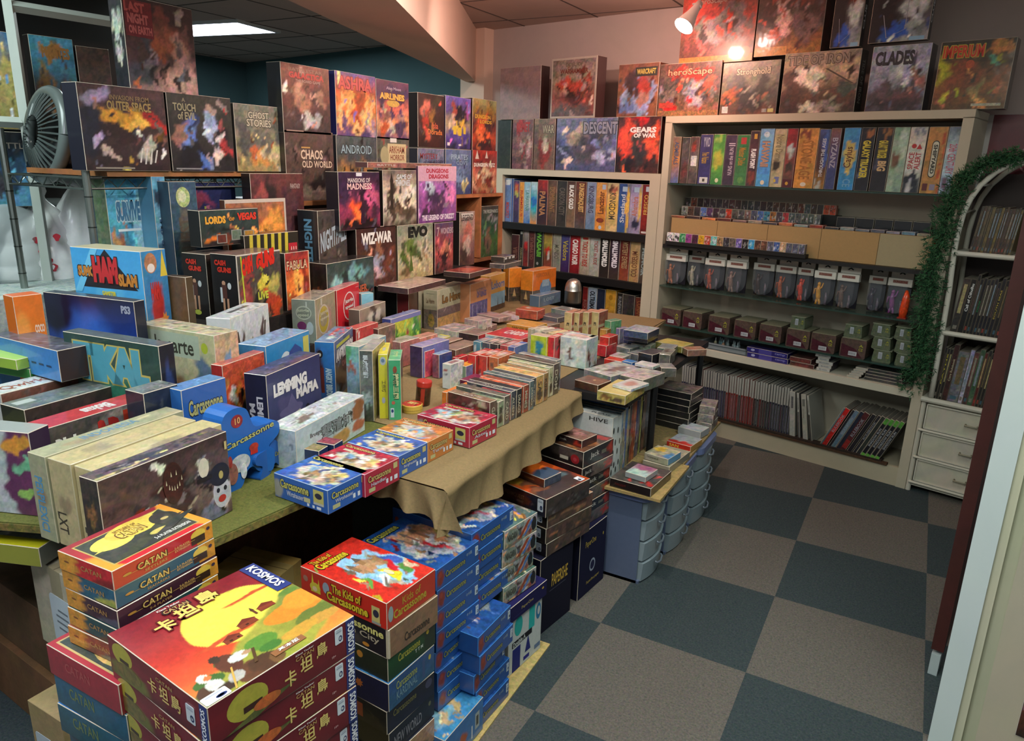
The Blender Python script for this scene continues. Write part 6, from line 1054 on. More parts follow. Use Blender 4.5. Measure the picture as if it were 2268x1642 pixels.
FB('fiery dungeon box with an orange title at the end of the upper left shelf row', P2, (1047, 219), (1100, 222), .07, prt('8c8c5c 8c6828 5c2014 a83c18 4c1410', '.5 .4 .3 .3 c85020 .7;.3 .2 .15 .2 d8703c .5;.7 .5 .14 .2 3c1810 .5;.5 .12 .3 .1 2c0e0c .5', [tx('DUNGEON', .1, .62, .75, .7, 'c8a030', b=.03), tx('LORDS', .3, .53, .8, .6, 'c8a030', b=.03)], L='2c1410'), zb=1.616)
FB('abbey mystery box with washed blue lettering under the black lacquer one', P2, (925, 328), (984, 330), .07, prt('6c6c84 54647c 3c4c5c', '.5 .3 .3 .2 5c4c54 .6;.7 .5 .2 .2 4c7080 .6', [tx('MYSTERY', .08, .78, .75, .9, '7c3438', b=.02), tx('of the ABBEY', .2, .66, .98, .76, '34344c', b=.02)], L='2c2c34'), zb=1.366)
FB('blue sea chart box with pirates lettering under the parlour scene box', P2, (987, 331), (1044, 332), .07, prt('5c6c8c 4c6088 34406c', '.5 .4 .3 .2 6c84a4 .6;.7 .2 .15 .1 a89c6c .4', [tx('PIRATES', .2, .78, .86, .9, '8ca4b4', b=.02), tx("COVE", .4, .66, .86, .76, '7c94a8')], L='2c3448'), zb=1.366)
FB('red and cream goblin pets box beside the low bookcase', P2, (1047, 333), (1101, 333), .07, prt('a83424 7c2018 b8604c c89c78 7c2418', '.5 .4 .3 .2 c8b08c .6;.3 .3 .12 .16 8c4c34 .5;.7 .25 .14 .2 6c2018 .5;.5 .12 .2 .1 a8704c .5', [tx('DUNGEON PETZ', .05, .62, .92, .71, 'd8d4c8', b=.05)], 't .1 .8 .25 1 c8beb0;t .5 .82 .62 1 c8beb0', L='2c1410'), zb=1.366)
# ------------------------------------------------------------------ boxes in the cubby holes and the double row on the riser
FB('green hillside tribe box in the right hand cubby hole', X90(-2.11), (1066, 456), (1104, 456), .07, prt('3c3838 2c4c40 3c6430 2c4c24', '.4 .3 .2 .25 6c5440 .5;.6 .75 .3 .06 7c8084 .4', [tx('THE FIRST', .12, .86, .55, .93, 'a8b4ac'), tx('SPARKS', .5, .86, .96, .93, 'a8b4ac')], L='1c1c1c'), zb=.976)
FB('long haired swordsman box in the left hand cubby hole', X90(-1.98), (1018, 470), (1052, 468), .08, prt('8c7c78 a08074 7c5450 4c3430', '.5 .6 .3 .2 b0685c .5;.5 .35 .25 .2 b89c94 .5;.3 .2 .2 .16 3c2c2c .5', [tx('LEGEND', .1, .84, .9, .95, '3c3434')], 'r .1 .9 .9 .98 c0bcb4', L='1c1816'), zb=.976)
PR = X90(-1.885); z1 = .986; z2 = 1.250
FB('brown wizard cabinet box with a white hyphenated title', PR, (788, 505), (876, 500), .075, prt('3c221e 4c2c24 5c3830', '.55 .38 .14 .22 9c94a8 .5;.55 .6 .1 .12 8c5c44 .5;.5 .2 .12 .12 c0a0a0 .5;.85 .4 .1 .25 6c3c2c .5;.15 .4 .1 .25 5c3424 .5;.3 .15 .14 .1 a87460 .6', [tx('WIZ-WAR', .12, .72, .9, .92, 'e0dcd4', b=.05)], L='1c1412'), zb=z1)
FB('cream box with a green dinosaur and a bold black title', PR, (880, 498), (959, 496), .075, prt('7c8070 a8a488 c0b48c b09870', '.35 .6 .18 .14 5c7034 .4;.2 .4 .1 .25 54682f .4;.5 .5 .08 .1 4c5c2c .4;.62 .4 .06 .12 5c5030 .4;.75 .65 .08 .2 d8d0b4 .5;.78 .42 .05 .12 9c8058 .5;.2 .12 .15 .08 6c5c3c .6', [tx('EVO', .28, .76, .84, .97, '1c201c', b=.08)], 't .3 .15 .42 .5 54682f .3', L='4c4434'), zb=z1)
FB('narrow seven wonders themed box with red ruins, right of the dinosaur box', PR, (963, 495), (1004, 491), .07, prt('4c3c5c 8c3c48 b0504c 3c2c2c', '.5 .35 .2 .2 2c1c20 .5;.6 .5 .3 .1 c87860 .6', [tx('7', .1, .74, .24, .92, 'b8a0a0'), tx('WONDERS', .3, .78, 1.0, .9, 'b8a8ac')], L='2c1418'), zb=z1)
FB('haunted mansion box with a magenta sunset', PR, (748, 384), (840, 378), .07, prt('2c1c34 4c2440 8c3450 3c1c28', '.75 .55 .25 .2 c85880 .7;.45 .3 .2 .2 d8502c .6;.4 .25 .08 .16 f07838 .5;.5 .08 .5 .08 1c1014 .5;.85 .3 .1 .2 4c2038 .5;.6 .45 .08 .3 2c1428 .4;.15 .7 .2 .25 34203c .7', [tx('MANSIONS OF', .22, .82, .76, .9, 'c8b8b4', b=.02), tx('MADNESS', .2, .7, .8, .81, 'd8b0ac', b=.03)], 'r .42 .93 .56 .99 c8c8cc;t .5 .1 .62 .6 2c1428', L='16121a'), zb=z2)
FB('pale box with a cathedral and crowded street, right of the magenta one', PR, (847, 377), (922, 377), .09, prt('6c5c54 b8a490 d0c8b0 4c4034', '.25 .45 .12 .35 3c3028 .4;.25 .8 .04 .12 3c3028 .4;.65 .25 .3 .14 4c4034 .6;.8 .6 .2 .14 e0dcc8 .7;.45 .3 .1 .1 6c5844 .6', [tx('GAME OF', .4, .84, .86, .93, 'c8d0d4', b=.02), tx('THRONES', .36, .72, .8, .83, 'c8d0d4', b=.02)], 'r .21 .3 .29 .85 2c241e .2;t .2 .8 .3 .97 2c241e', L='1c1816'), zb=z2)
FB('pink and violet dragon fight box with a red title band', PR, (926, 368), (1011, 368), .09, prt('c090a8 a060a8 8c4c8c 6c3c78', '.45 .45 .3 .14 3c2848 .6;.3 .6 .1 .12 b8c0d4 .5;.6 .3 .2 .14 4c2c54 .5;.8 .5 .15 .2 d078b0 .6;.3 .18 .2 .1 3c2440 .5', [tx('DUNGEONS', .2, .88, .78, .96, 'a8283c', b=.04), tx('DRAGONS', .26, .78, .78, .86, 'a8283c', b=.04), tx('THE LEGEND OF DRIZZT', .08, .04, .94, .14, 'd8ccd8', b=.05)], 'r 0 .74 1 1 c89cb0 .1', L='4c2c48'), zb=z2)
put('long flat box lying across the top of the three upright picture boxes', (-1.93, -1.20, 1.512), (.07, .66, .024), 0, dict(F='5c3c3c', R=art('8c5c50', n=.5, texts=[tx('BATTLE', .1, .3, .3, .7, 'b8a8a0'), tx('AIR FORCE', .6, .3, .85, .7, 'b8a8a0')]), T='7c5c54', S='4c3434'))
FB('shadowy red chapel box behind the planet box, left of the brown neighbour', X90(-2.045), (553, 388), (670, 381), .05, prt('5c3434 4c2828 3c1c1c 6c1814', '.3 .6 .14 .4 2c2020 .4;.15 .8 .1 .15 8c4440 .6;.7 .6 .2 .3 4c3034 .6;.6 .15 .4 .15 7c1a14 .5', [tx('FANTASY', .74, .88, .94, .92, 'a89890'), tx('CHAPEL', .6, .3, .98, .42, '8c8480')], L='14100e'), zb=z1)
FB('dark blue card game box with olive lettering inside the wire rack', X90(-2.18), (372, 404), (520, 404), .08, prt('1c2450 1c2040 1c3c60', '.3 .8 .3 .1 6c2c44 .6;.5 .2 .5 .15 245c84 .6', [tx('Zooloretto', .2, .55, .94, .74, '7c8440', b=.04)], L='14141c'), zb=1.1)
FB('dark green casino box with orange and red title', X90(-1.90), (440, 466), (571, 462), .06, prt('2c3c38 2c3834 241c1c', '.15 .2 .1 .1 c86c24 .4;.4 .2 .12 .12 6c3424 .5;.85 .2 .15 .1 b88c30 .5', [tx('LORDS', .08, .62, .42, .84, 'd89c38', b=.06), tx('OF', .47, .68, .57, .78, 'b87830', b=.05), tx('VEGAS', .62, .68, .96, .9, 'c83828', b=.06)], 'r .25 .06 .42 .32 8c8c84;r .265 .08 .405 .3 5c2c24 .3;r .5 .12 .68 .42 8c8c84;r .515 .14 .665 .4 5c6c5c .3;r .72 .1 .9 .38 8c8c84;r .735 .12 .885 .36 9c7430 .3', L='1c1c1c'), zb=1.2365)
FB('orange red planet box with a white name bar, behind the casino box', X90(-2.0), (497, 440), (632, 442), .03, prt('8c5c44 b86830 b05c30 8c3c20', '.4 .6 .2 .3 7c4434 .5;.75 .7 .2 .2 d89040 .6;.9 .2 .06 .3 6c2418 .4', [tx('MISSION', .3, .62, .6, .7, 'b0a898'), tx('PLANET', .42, .5, .84, .61, '2c3434', b=.05)], 'r .38 .48 .88 .63 c8c4b4;r 0 .97 1 1 b8aca0;r .97 0 1 1 b8aca0', L='4c2c20'), zb=z1)
FB('light blue shark adventure box standing tall inside the rack', X90(-2.22), (229, 396), (322, 393), .1, prt('4c98b8 4ca0bc 3c88a8 2c6c7c', '.2 .35 .14 .25 8c5440 .5;.15 .5 .1 .12 b09058 .5;.7 .35 .2 .2 a0c8d4 .6;.3 .15 .3 .1 2c5c54 .5;.8 .7 .2 .2 8cc0d0 .7', [tx('SURVIVE', .2, .66, .78, .82, '3c6c8c', b=.06, o='a8c4cc')], 'r .2 .58 .76 .6 c8d8dc', L=art('5c6c54', n=.4)), zb=1.02)
FB('narrow pale blue box with a vertical outlined title beside the shark box', X90(-2.14), (334, 392), (364, 390), .1, prt('5c98b4 6ca0b8 4c80a0', '.5 .85 .4 .08 2c3c4c .5', [tx('MALDIVES', .3, .1, .75, .68, '3c5c7c', r=-90, o='9cbcc8', b=.03)], L='5c98b4'), zb=1.0)
FB('tall slate blue box with a green globe near its top', X90(-2.08), (372, 400), (433, 404), .1, prt('3c5468 34505f 3c4c50', '.5 .5 .3 .3 5c5c54 .6', [tx('CONQUEST', .25, .12, .8, .72, '5c5448', r=90, b=.02)], 'e .22 .8 .74 .96 a8b87c .5;e .3 .84 .6 .93 c8d0a8 .3', L='2c4050'), zb=1.0)
FB('black box with yellow hazard stripes seen above the lobster red title box', X90(-1.88), (540, 522), (660, 512), .07, prt('28241c', '', [tx('AH', .82, .45, .95, .8, 'd8c8b8')], ';'.join('l %.2f 0 %.2f 1 b8a838 .1 .06' % (.04+.13*i, .09+.13*i) for i in range(6))+';r .8 .4 .97 .85 a82430', n=.1, L='1c1814'), zb=z1)
FB('black night horror box with silver title and blue side lettering', X90(-1.91, 92, -1.75), (703, 475), (766, 456), .11, prt('3c3634 4c423c 2a2422', '.3 .2 .2 .2 5c4c44 .6;.7 .3 .2 .2 3c3430 .6;.5 .1 .3 .1 1c1816 .5', [tx('NIGHTFALL', .06, .5, .98, .74, '9ca8b0', b=.03, sl=.15)], L=art('1a2024', n=.1, texts=[tx('NIGHTFALL', .3, .15, .7, .9, '5c8ca8', r=-90, b=.04)])), zb=z1)
FB('undead card game box with glowing teal mist, near the speed game boxes', X90(-1.80, 95, -1.75), (723, 591), (827, 562), .10, prt('34423f 3c4a48 2c2a28', '.25 .5 .14 .3 8cbcbc .6;.6 .75 .3 .15 6c9c9c .7;.4 .55 .1 .3 243030 .4;.7 .5 .1 .25 243030 .4;.55 .42 .35 .06 a84434 .5', [tx('SUMMONER', .2, .36, .84, .5, 'b85c3c', b=.03, sl=.1)], L=art('2c2420 4c3020', '.5 .4 .3 .2 8c5028 .5', n=.5)), zb=.886)
FB('black gangster box with red comic lettering and a lobster, nearer of the two', X90(-1.75, 96, -2.2), (523, 580), (619, 540), .115, prt('4c4844 3c3634 5c4438 4c4030', '.2 .5 .12 .3 7c3430 .6;.6 .5 .15 .12 c8b440 .4;.85 .5 .12 .2 a89c50 .5;.7 .25 .2 .2 a83c24 .5;.45 .2 .14 .3 1c1816 .4;.8 .12 .14 .14 b04020 .5', [tx('CASH', .1, .68, .34, .94, 'c8281c', b=.08, sl=.25), tx('GUNS', .42, .72, .86, .98, 'c8281c', b=.08, sl=.2), tx('LIVE', .42, .3, .66, .42, 'b8bc3c', b=.05)], 's .54 .52 .7 .68 d8cc50;r .0 .985 1 1 b8b0a8;r 0 0 .012 1 b8b0a8;l .12 .02 .08 .98 a8b030 .2 .03', L=art('1a1614', n=.2, texts=[tx('CASH', .15, .84, .6, .92, 'b82c1c', b=.06), tx('GUNS', .25, .74, .8, .82, 'b82c1c', b=.06)], bars='e .38 .55 .52 .62 b08468;r .36 .36 .56 .56 4c2c24;r .3 .3 .38 .52 b4b8b8;r .38 .14 .46 .36 b08468;r .54 .14 .62 .36 b08468;e .6 .5 .75 .6 b4b8b8;e .35 .06 .65 .14 b0b848'), T=art('6c544c', n=.3)), zb=z1)
FB('black gangster box with red comic lettering, the farther left twin', X90(-1.87, 96, -2.4), (455, 572), (520, 548), .11, prt('2c2420', L=art('1a1614', n=.2, texts=[tx('CASH', .15, .84, .6, .92, 'b82c1c', b=.06), tx('GUNS', .25, .74, .8, .82, 'b82c1c', b=.06)], bars='e .38 .55 .52 .62 b08468;r .36 .36 .56 .56 4c2c24;r .3 .3 .38 .52 b4b8b8;r .38 .14 .46 .36 b08468;r .54 .14 .62 .36 b08468;e .6 .5 .75 .6 b4b8b8;e .35 .06 .65 .14 b0b848'), T=art('5c4c44', n=.3)), zb=z1)
FB('orange genie tale box with an ornate white title', X90(-1.79, 94, -2.0), (630, 563), (684, 553), .06, prt('8c2c2c a83c2c d87830 c86428 5c2418', '.5 .4 .2 .3 f0a850 .8;.3 .15 .2 .1 8c4428 .6;.8 .4 .15 .3 7c2c1c .6', [tx('FABULA', .05, .7, .9, .86, 'c8a888', o='4c1c14')], 'r .96 0 1 1 c8a888'), zb=z1)
SB('bright blue sumo slam box with a red comic title', (154, 546), (310, 558), dict(F=art('3c98d0 4ca4d8 3c8cc8', '.5 .5 .2 .2 5cb0dc .3', [tx('SUMO', .08, .68, .32, .8, 'c07c30', o='281c18', b=.06), tx('HAM', .3, .62, .66, .92, 'c0282c', o='281c18', b=.08), tx('SLAM', .66, .6, .92, .74, 'c07c30', o='281c18', b=.06), tx('GAMSTER', .4, .48, .6, .53, 'd8c83c', b=.05)], .06, None, 't .08 .56 .92 1 1c1c24;s .34 .2 .66 .5 b02824;e .1 .02 .4 .2 16181c;e .54 .04 .86 .2 16181c;e .2 .12 .34 .26 16181c;e .6 .12 .74 .26 16181c;l .0 .5 .3 1 6cbce0 .05 .1'), R=art('3c84b8 2c5c84', '.5 .3 .25 .35 9c2420 .5', [tx('HAM', .25, .45, .6, .65, 'b82c28', b=.06)], .2, None, 'e .1 .75 .6 .98 b07858 .3;e .2 .76 .5 .86 e0d4cc;t .7 .7 1 1 d0b840;s .55 .08 .9 .3 c87c38'), T='b8b090', S='3c84b8'), z0=z1, zt=1.262, t=.10, yaw=None)
FB('tan wooden tray standing on edge beside the blue slam box', (-1.75, -2.625, 8), (366, 612), (410, 613), .03, dict(F=art('6c5438 7c6444', n=.2), S='4c3c28'), zb=z1)
# ------------------------------------------------------------------ second line: boxes standing on the table, left part
F5 = C_(500, 650, .335); FA = C_(0, 500, .3654); FE = C_(0, 880, .2469); F6 = C_(0, 600, .3861)
SB('deep blue box with a glowing centre behind the green jungle box', F6(245, 120), F6(765, 178), dict(F=art('101838 1c3478 1c4498 141c48', '.45 .3 .3 .5 2c60b8 1;.1 .9 .2 .4 0e1430 .6', [tx('19', .1, .05, .16, .3, '9cacb8', b=.05), tx('PS3', .86, .84, .96, .94, '9ca0b0', b=.05)], .1), R='14182c', T=art('34404c', n=.3), S='10142c'), z0=.886, zt=1.13, t=.04)
SB('orange drawstring game bag at the left beside the deep blue box', F6(70, 150), F6(238, 130), dict(F=art('d86c1c d8741c c86424', '.2 .5 .3 .3 e0903c .8', [tx('COCO', .6, .55, .95, .65, 'e0c8b0', b=.05), tx('NUTS', .6, .42, .95, .52, 'e0c8b0', b=.05)], .1), T='c85c20', S='c8641c'), z0=.886, zt=1.14, t=.06, name='game_bag', cat='bag')
SB('large dark green jungle box with blocky yellow and teal title', FA(378, 640), FA(958, 732), dict(F=art('1c3c34 24483c 143028', '.5 .4 .3 .3 2c6c54 .6;.15 .6 .15 .3 3c4c48 .6;.6 .15 .2 .2 1c6450 .5;.9 .3 .1 .4 141c1c .6', [tx('TIKAL', .1, .62, .88, .94, '4c98a8', o='b8ac58', b=.1, sl=-.0)], .25), R=art('1c1c24', '.5 .55 .3 .3 2c3c6c .5', bars='e .35 .45 .75 .65 c88830 .3'), T=art('4c5858', n=.35), S='1c2c28'), z0=T0, zt=1.06, t=.05)
SB('cream cooking themed box with a thin handwritten title', FA(735, 575), FA(1295, 668), dict(F=art('b8b48c b0a884 8c8464', '.55 .35 .2 .2 8c6848 .6;.85 .4 .12 .4 5c7084 .3;.1 .8 .1 .3 5c7480 .4;.6 .12 .3 .12 9c6c4c .6', [tx('A la carte', .22, .78, .78, .93, '3c3c30')], .2, None, 'r .16 .75 .84 .97 a8b49c .05;e .86 .82 .93 .92 a8b438'), R=art('b8987c', '.5 .6 .3 .2 5c7c9c .4', n=.4), T=art('b4a88c', n=.5), S='9c9470'), z0=T0, zt=1.05, t=.09)
SB('white box with a horned demon standing behind the cooking box', FA(1395, 565), FA(1625, 470), dict(F=art('c4c8c8', '.5 .35 .2 .3 4c7884 .5;.25 .55 .05 .3 4c3830 .5;.78 .6 .05 .3 4c3430 .5;.5 .6 .1 .14 8c7840 .5;.85 .3 .08 .16 5c2c24 .5', n=.2, bars='l .22 .4 .12 .85 4c3c30 .3 .05;l .74 .4 .86 .85 4c3c30 .3 .05;e .3 .1 .72 .52 4c7480 .5;t .4 .45 .62 .75 8c7440 .3;e .8 .2 .95 .5 5c2c24 .4'), L=art('c4c8c8', n=.1), T=art('b8bcbc', n=.3, bars='r .3 .5 .8 .7 5c5c5c .3'), S='bcc0c0'), z0=T0, zt=1.06, t=.08)
SB('red beast fight box with cartoon tiger art', FA(1345, 850), FA(1600, 762), prt('b84c34 a84428 8c5430', '.35 .5 .2 .2 c87430 .5;.2 .6 .08 .1 c8c4bc .4;.5 .3 .2 .2 1c1c1c .5;.7 .7 .2 .1 a82c24 .5;.2 .2 .2 .14 4c6c34 .5', n=.5, L=art('9c2c28', n=.2), T=art('b05c50', n=.3)), z0=T0, zt=.97, t=.04)
SB('sky blue cloud game box with a large white cloud', F5(262, 352), F5(550, 243), dict(F=art('2c80b8 2c78b4', '', [tx('Cloud', .2, .22, .72, .56, '8ca0b8', o='2c3c68', b=.02), tx('9', .45, .1, .85, .9, '2c3c84', b=.02)], .1, None, 'e .1 .05 .5 .55 c0ccd4;e .4 .1 .8 .75 c0ccd4;e .25 .3 .6 .85 c0ccd4;r .84 .55 .98 .95 b8b050'), L=art('3c78a8', n=.2), T=art('6c90b0', n=.4), S='2c6ca0'), z0=T0, zt=.985, t=.10)
SB('dark indigo lemming box with large white title and hat wearing creature', F5(265, 545), F5(620, 395), dict(F=art('34345c 3c4068 2c2c50', '.4 .3 .2 .2 54507c .5;.3 .5 .15 .12 4c4870 .4', [tx('LEMMING', .1, .66, .72, .84, 'd8d4d4', b=.07), tx('MAFIA', .5, .5, .94, .66, 'd8d4d4', b=.07)], .1, None, 'e .22 .02 .56 .36 8c8440;e .3 .2 .46 .4 b8b4a8;e .42 .2 .58 .38 b8b4a8;e .18 .32 .62 .46 5c5880;t .3 .4 .54 .62 5c5880;e .66 .18 .76 .36 1c1c2c;e .82 .16 .92 .34 1c1c2c'), L=art('1c1c34', n=.15, texts=[tx('LEMMING', .5, .1, .8, .7, 'c0bcc4', r=-90, b=.04), tx('MAFIA', .15, .1, .42, .6, 'c0bcc4', r=-90, b=.04)]), T=art('3c3c5c', n=.5), S='2c2c4c'), z0=T0, BR=F5(640, 832), t=.075)
SB('white box with cartoon figures and outlined characters at the table edge', F5(460, 912), F5(914, 672), dict(F=art('a8bcc0 b4c4c4', '.9 .7 .1 .3 8c5838 .5;.2 .25 .08 .2 5c3c2c .5;.6 .2 .15 .2 b88c50 .4;.88 .25 .1 .16 a86048 .5', [tx('墾殖城', .34, .4, .8, .78, '7c8488', b=.02, o='2c3434'), tx('Bruegel', .18, .6, .34, .74, '5c5c5c')], .15, None, 'e .5 .05 .72 .35 b08850 .2'), L=art('a8b4b8', n=.25, rnd=(2, 4, '6c7c84 b4c0c0')), T=art('b0b8b8', n=.35, rnd=(3, 4, '6c6058 a8b4b8')), S='a8b4b4'), z0=T0, BR=F5(926, 905), t=.095)
SB('blue castle card box standing beside the toy shaped display', FA(1092, 1000), FA(1366, 920), dict(F=art('2858a0', '', [tx('Carcassonne', .12, .68, .9, .86, 'a8a468', o='101830', b=.03), tx('Die 7', .4, .4, .85, .62, '9c9068')], .08, None, 'r .1 .3 .42 .44 a8a89c'), L=art('2860a4', n=.08), T=art('4c78a8', n=.3), S='2858a0'), z0=T0, zt=.965, t=.06, yaw=92)
SB('dark navy box just left of the blue castle card box', FA(1010, 1000), FA(1075, 960), dict(F=art('1c2434', n=.3), L=art('1c2030', '.5 .3 .3 .3 3c3c3c .5', n=.3), T=art('6c7070', n=.4), S='1c2434'), z0=T0, zt=.97, t=.07, yaw=92, w=.1)
# row of long boxes at the near left, titles facing the aisle
def row(label, x, TLp, TRp, t, A, ang=93, **k): return FB(label, X90(x, ang), TLp, TRp, t, A, zb=T0, **k)
row('dark mask and mime faces box, foremost at the near table edge', -1.075, FE(868, 765), FE(2030, 300), .055, prt('3c2c2c 54403c 6c5850 4c3838', '.9 .3 .1 .2 b8b0b4 .35;.92 .22 .03 .05 b82c24 .3;.9 .52 .12 .12 20202c .4;.88 .34 .02 .02 16161a .3;.76 .66 .05 .12 c8c4b4 .3;.72 .55 .06 .06 2c2220 .4;.52 .6 .12 .18 3c2018 .5;.52 .7 .05 .02 c8b89c .3;.48 .52 .02 .05 d8ccb0 .3;.55 .52 .02 .05 d8ccb0 .3;.55 .3 .1 .3 33201c .5;.28 .22 .1 .1 c84c24 .4;.3 .3 .05 .1 8c8484 .4;.32 .38 .02 .06 c8c4c4 .3;.28 .38 .02 .06 c8c4c4 .3;.85 .1 .12 .14 6c6c80 .5;.15 .8 .2 .2 4c3836 .8;.42 .34 .04 .05 b8a890 .3', bars='e .84 .1 .99 .5 b4b4bc .2;e .82 .38 1.0 .66 1c1e2c .2;e .87 .3 .9 .36 16161a;e .935 .3 .965 .36 16161a;e .88 .17 .95 .26 b02c28;e .9 .46 .94 .56 b0a060;e .73 .56 .82 .8 cfc8b4 .1;r .71 .52 .84 .57 1c1818;e .22 .12 .4 .34 b84824 .4;e .28 .2 .36 .4 8c8680 .2;l .27 .36 .29 .5 c8c4c0 .1 .015;l .34 .36 .37 .5 c8c4c0 .1 .015;e .4 .28 .46 .42 c0b098 .2;e .44 .42 .6 .9 3a1c14 .5;'+';'.join('t %.2f %.2f %.2f %.2f d0c4a0' % (x, y, x+.012, y+.06) for x, y in ((.46, .66), (.48, .6), (.5, .58), (.52, .57), (.54, .58), (.56, .6), (.58, .66), (.5, .74), (.54, .74)))+';r .965 .8 .985 .9 b8a870', L=art('3c3430 2c2420', '.5 .6 .3 .1 7c5c34 .6', n=.5), T=art('54484c', n=.6, rnd=(4, 6, '8c8488 3c3440 b0a070'))))
for k, (x, a, b, t, lb, c, tt, lt) in enumerate((
        (-1.132, FE(850, 690), FE(1985, 225), .065, 'cream long box with faint ink drawings, second in the near left row', 'b8aa7c', '', [tx('LXT', .1, .1, .8, .3, '3c3c34', r=-90)]),
        (-1.20, FE(630, 630), FE(1755, 185), .075, 'cream long box with sketched figures, third in the near left row', 'b0a278', '', [tx('LXT', .1, .15, .5, .4, '3c3428', r=-90)]),
        (-1.28, FE(400, 550), FE(1640, 110), .06, 'grey green long box edged with a ruler pattern, fourth in the near left row', '98987a', 'INDONESIA', [tx('PERPLEXICI', .2, .1, .65, .75, '4c8cb4', r=-90, b=.02)]))):
    row(lb, x, a, b, t, dict(F=c, L=art(c, '.5 .5 .3 .1 8c7c60 .9', lt, .14), T=art(c, n=.16, rnd=(50+k, 3, 'a89c78 c0b690 988a6c'), texts=[tx(tt, .3, .35, .7, .8, '5c84a0')] if tt else []), S=c), edge='b4ac90')
row('long dark game box with coloured blocks and a 3-D title, near left row', -1.48, FE(282, 292), FE(1322, 35), .08, prt('4c4644 342e2c 2c2622', '.68 .72 .2 .3 8c8480 .6;.12 .4 .06 .14 b04028 .4;.14 .6 .04 .08 c89c38 .4', [tx('Blokus', .16, .52, .46, .82, 'd8d4cc', b=.07), tx('3·D', .52, .6, .72, .9, 'b02c28', b=.1)], 'r .76 .72 .84 .94 b83c28;e .8 .5 .96 .8 2c7854;r .86 .78 .92 1 2c8458;r .93 .76 1 1 c8b438', L=art('24346c 2c4488', n=.15, texts=[tx('Blokus', .3, .05, .75, .45, 'c8c8cc', r=90, b=.06)], bars='e .4 .75 .9 .85 8c2028;e .4 .6 .9 .7 8c2028'), T=art('a83034', n=.2, texts=[tx('Blokus', .5, .2, .75, .8, 'c8c0bc', r=180, b=.05)])))
row('brown black long box with a grey top, behind the 3-D title box', -1.62, FA(145, 1120), FA(700, 965), .10, prt('3c302c 2c2422', bars='r .02 .5 .98 .52 6c4c40', n=.3, L=art('1c1c18', n=.2, bars='r .3 .5 .7 .7 a8a03c'), T=art('5c6460', n=.4, bars='r .05 .5 .25 .8 a0a8a8')))
row('white topped long box with red lettering at the left edge', -1.75, FA(0, 1010), FA(480, 915), .09, prt('6c4438', n=.3, T=art('b4b8b8', n=.2, texts=[tx('Qwirkle', .1, .2, .8, .7, '8c4c44')]), L='b0b0b0'))
SB('wide blue box with a jagged dark line at the left edge', FA(-60, 660), FA(345, 760), dict(F=art('3c78b8 3c80bc', n=.1, bars=';'.join('r %.2f .4 %.2f .46 243c5c' % (.05+.11*i, .12+.11*i) for i in range(8))), R='2c1c1c', T=art('4c4c58', n=.4), S='2c5c94'), z0=.9415, zt=1.03, t=.09)
SB('flat blue box lying below the jagged line box', FA(-60, 800), FA(420, 880), dict(F='2c64a4', R='34485c', T=art('3c70a8', n=.2), S='2c5c94'), z0=.7215, zt=.94, t=.06)
TB('lime green flat box at the left edge', .99, FA(95, 815), dict(F='8cac3c', R='8cac3c', T='9cbc4c', S='8cac3c'), .03, wx=.2, wy=.08, yaw=8)
TB('mid green flat box under the lime green one', .957, FA(178, 870), dict(F='3c9044', R='3c8c40', T='4ca04c', S='3c8c40'), .03, wx=.26, wy=.09, yaw=8)

SB('white box with purple flowers at the left edge below the long row', (0, 900), (62, 960), dict(F=art('b0b8b4 a8b4b0 a8b0b4', '.9 .5 .28 .7 5c2c50 .3;.85 .85 .2 .1 c88c34 .5;.9 .6 .2 .08 6cac84 .5;.9 .25 .1 .06 8cb45c .4', n=.25), R='34203c', T='8c9490', S='5c3450'), z0=T0, zt=.93, t=.06, yaw=20, w=.2)
# die cut blue castle display and its small twin
def cut(label, BL, BR, H, outline, t, c, A):
    P, Q = onz(BL, T0), onz(BR, T0); v = (Q-P)[:2]; W = float(np.linalg.norm(v)); yaw = math.atan2(v[1], v[0]); mb = MB(); mb.res = 60
    pts = [(u*W, v_*H) for u, v_ in outline]; mb.prism(pts, lambda p: (p[0], 0, p[1]), lambda p: (p[0], t, p[1]), c)
    e = -.0006
    for k, u0, v0, u1, v1, cc in A:
        if k[0] in 'er':
            q = [((u0+u1)/2+(u1-u0)/2*math.cos(i*math.pi/12), (v0+v1)/2+(v1-v0)/2*math.sin(i*math.pi/12)) for i in range(24)] if k == 'e' else [(u0, v0), (u1, v0), (u1, v1), (u0, v1)]
            mb.add([(a*W, e, b*H) for a, b in q], [tuple(range(len(q)))], np.append(lin(cc), .3)); e -= .0002
        else:
            for bold, c2, dz in ((.06, '101c30', 0), (.02, cc, -.0002)):
                g, gf = glyphs(k[1:], bold); mb.add(np.stack([(u0+(u1-u0)*g[:, 0])*W, np.full(len(g), e+dz), (v0+(v1-v0)*g[:, 1]+.1*g[:, 0]*(u1-u0))*H], 1), gf, lin(c2))
            e -= .0004
    return tag(mb.obj('shaped_display_box', 'plastic', loc=(float(P[0]), float(P[1]), T0), rot=(0, 0, yaw)), label, 'game box')
def smooth(pts, n=5):
    P = np.array(pts); out = []
    for i in range(len(P)):
        a, b, c, d = P[i-1], P[i], P[(i+1) % len(P)], P[(i+2) % len(P)]
        for k in range(n): t = k/n; out.append(tuple(.5*((2*b)+(-a+c)*t+(2*a-5*b+4*c-d)*t*t+(-a+3*b-3*c+d)*t**3)))
    return out
ol = smooth([(.0, 0), (.3, .0), (.42, .16), (.55, .2), (.68, .1), (.95, .05), (1.0, .3), (.9, .38), (1.12, .5), (1.1, .66), (.8, .68), (.62, .72), (.5, .95), (.25, 1.0), (.05, .9), (-.02, .5)])
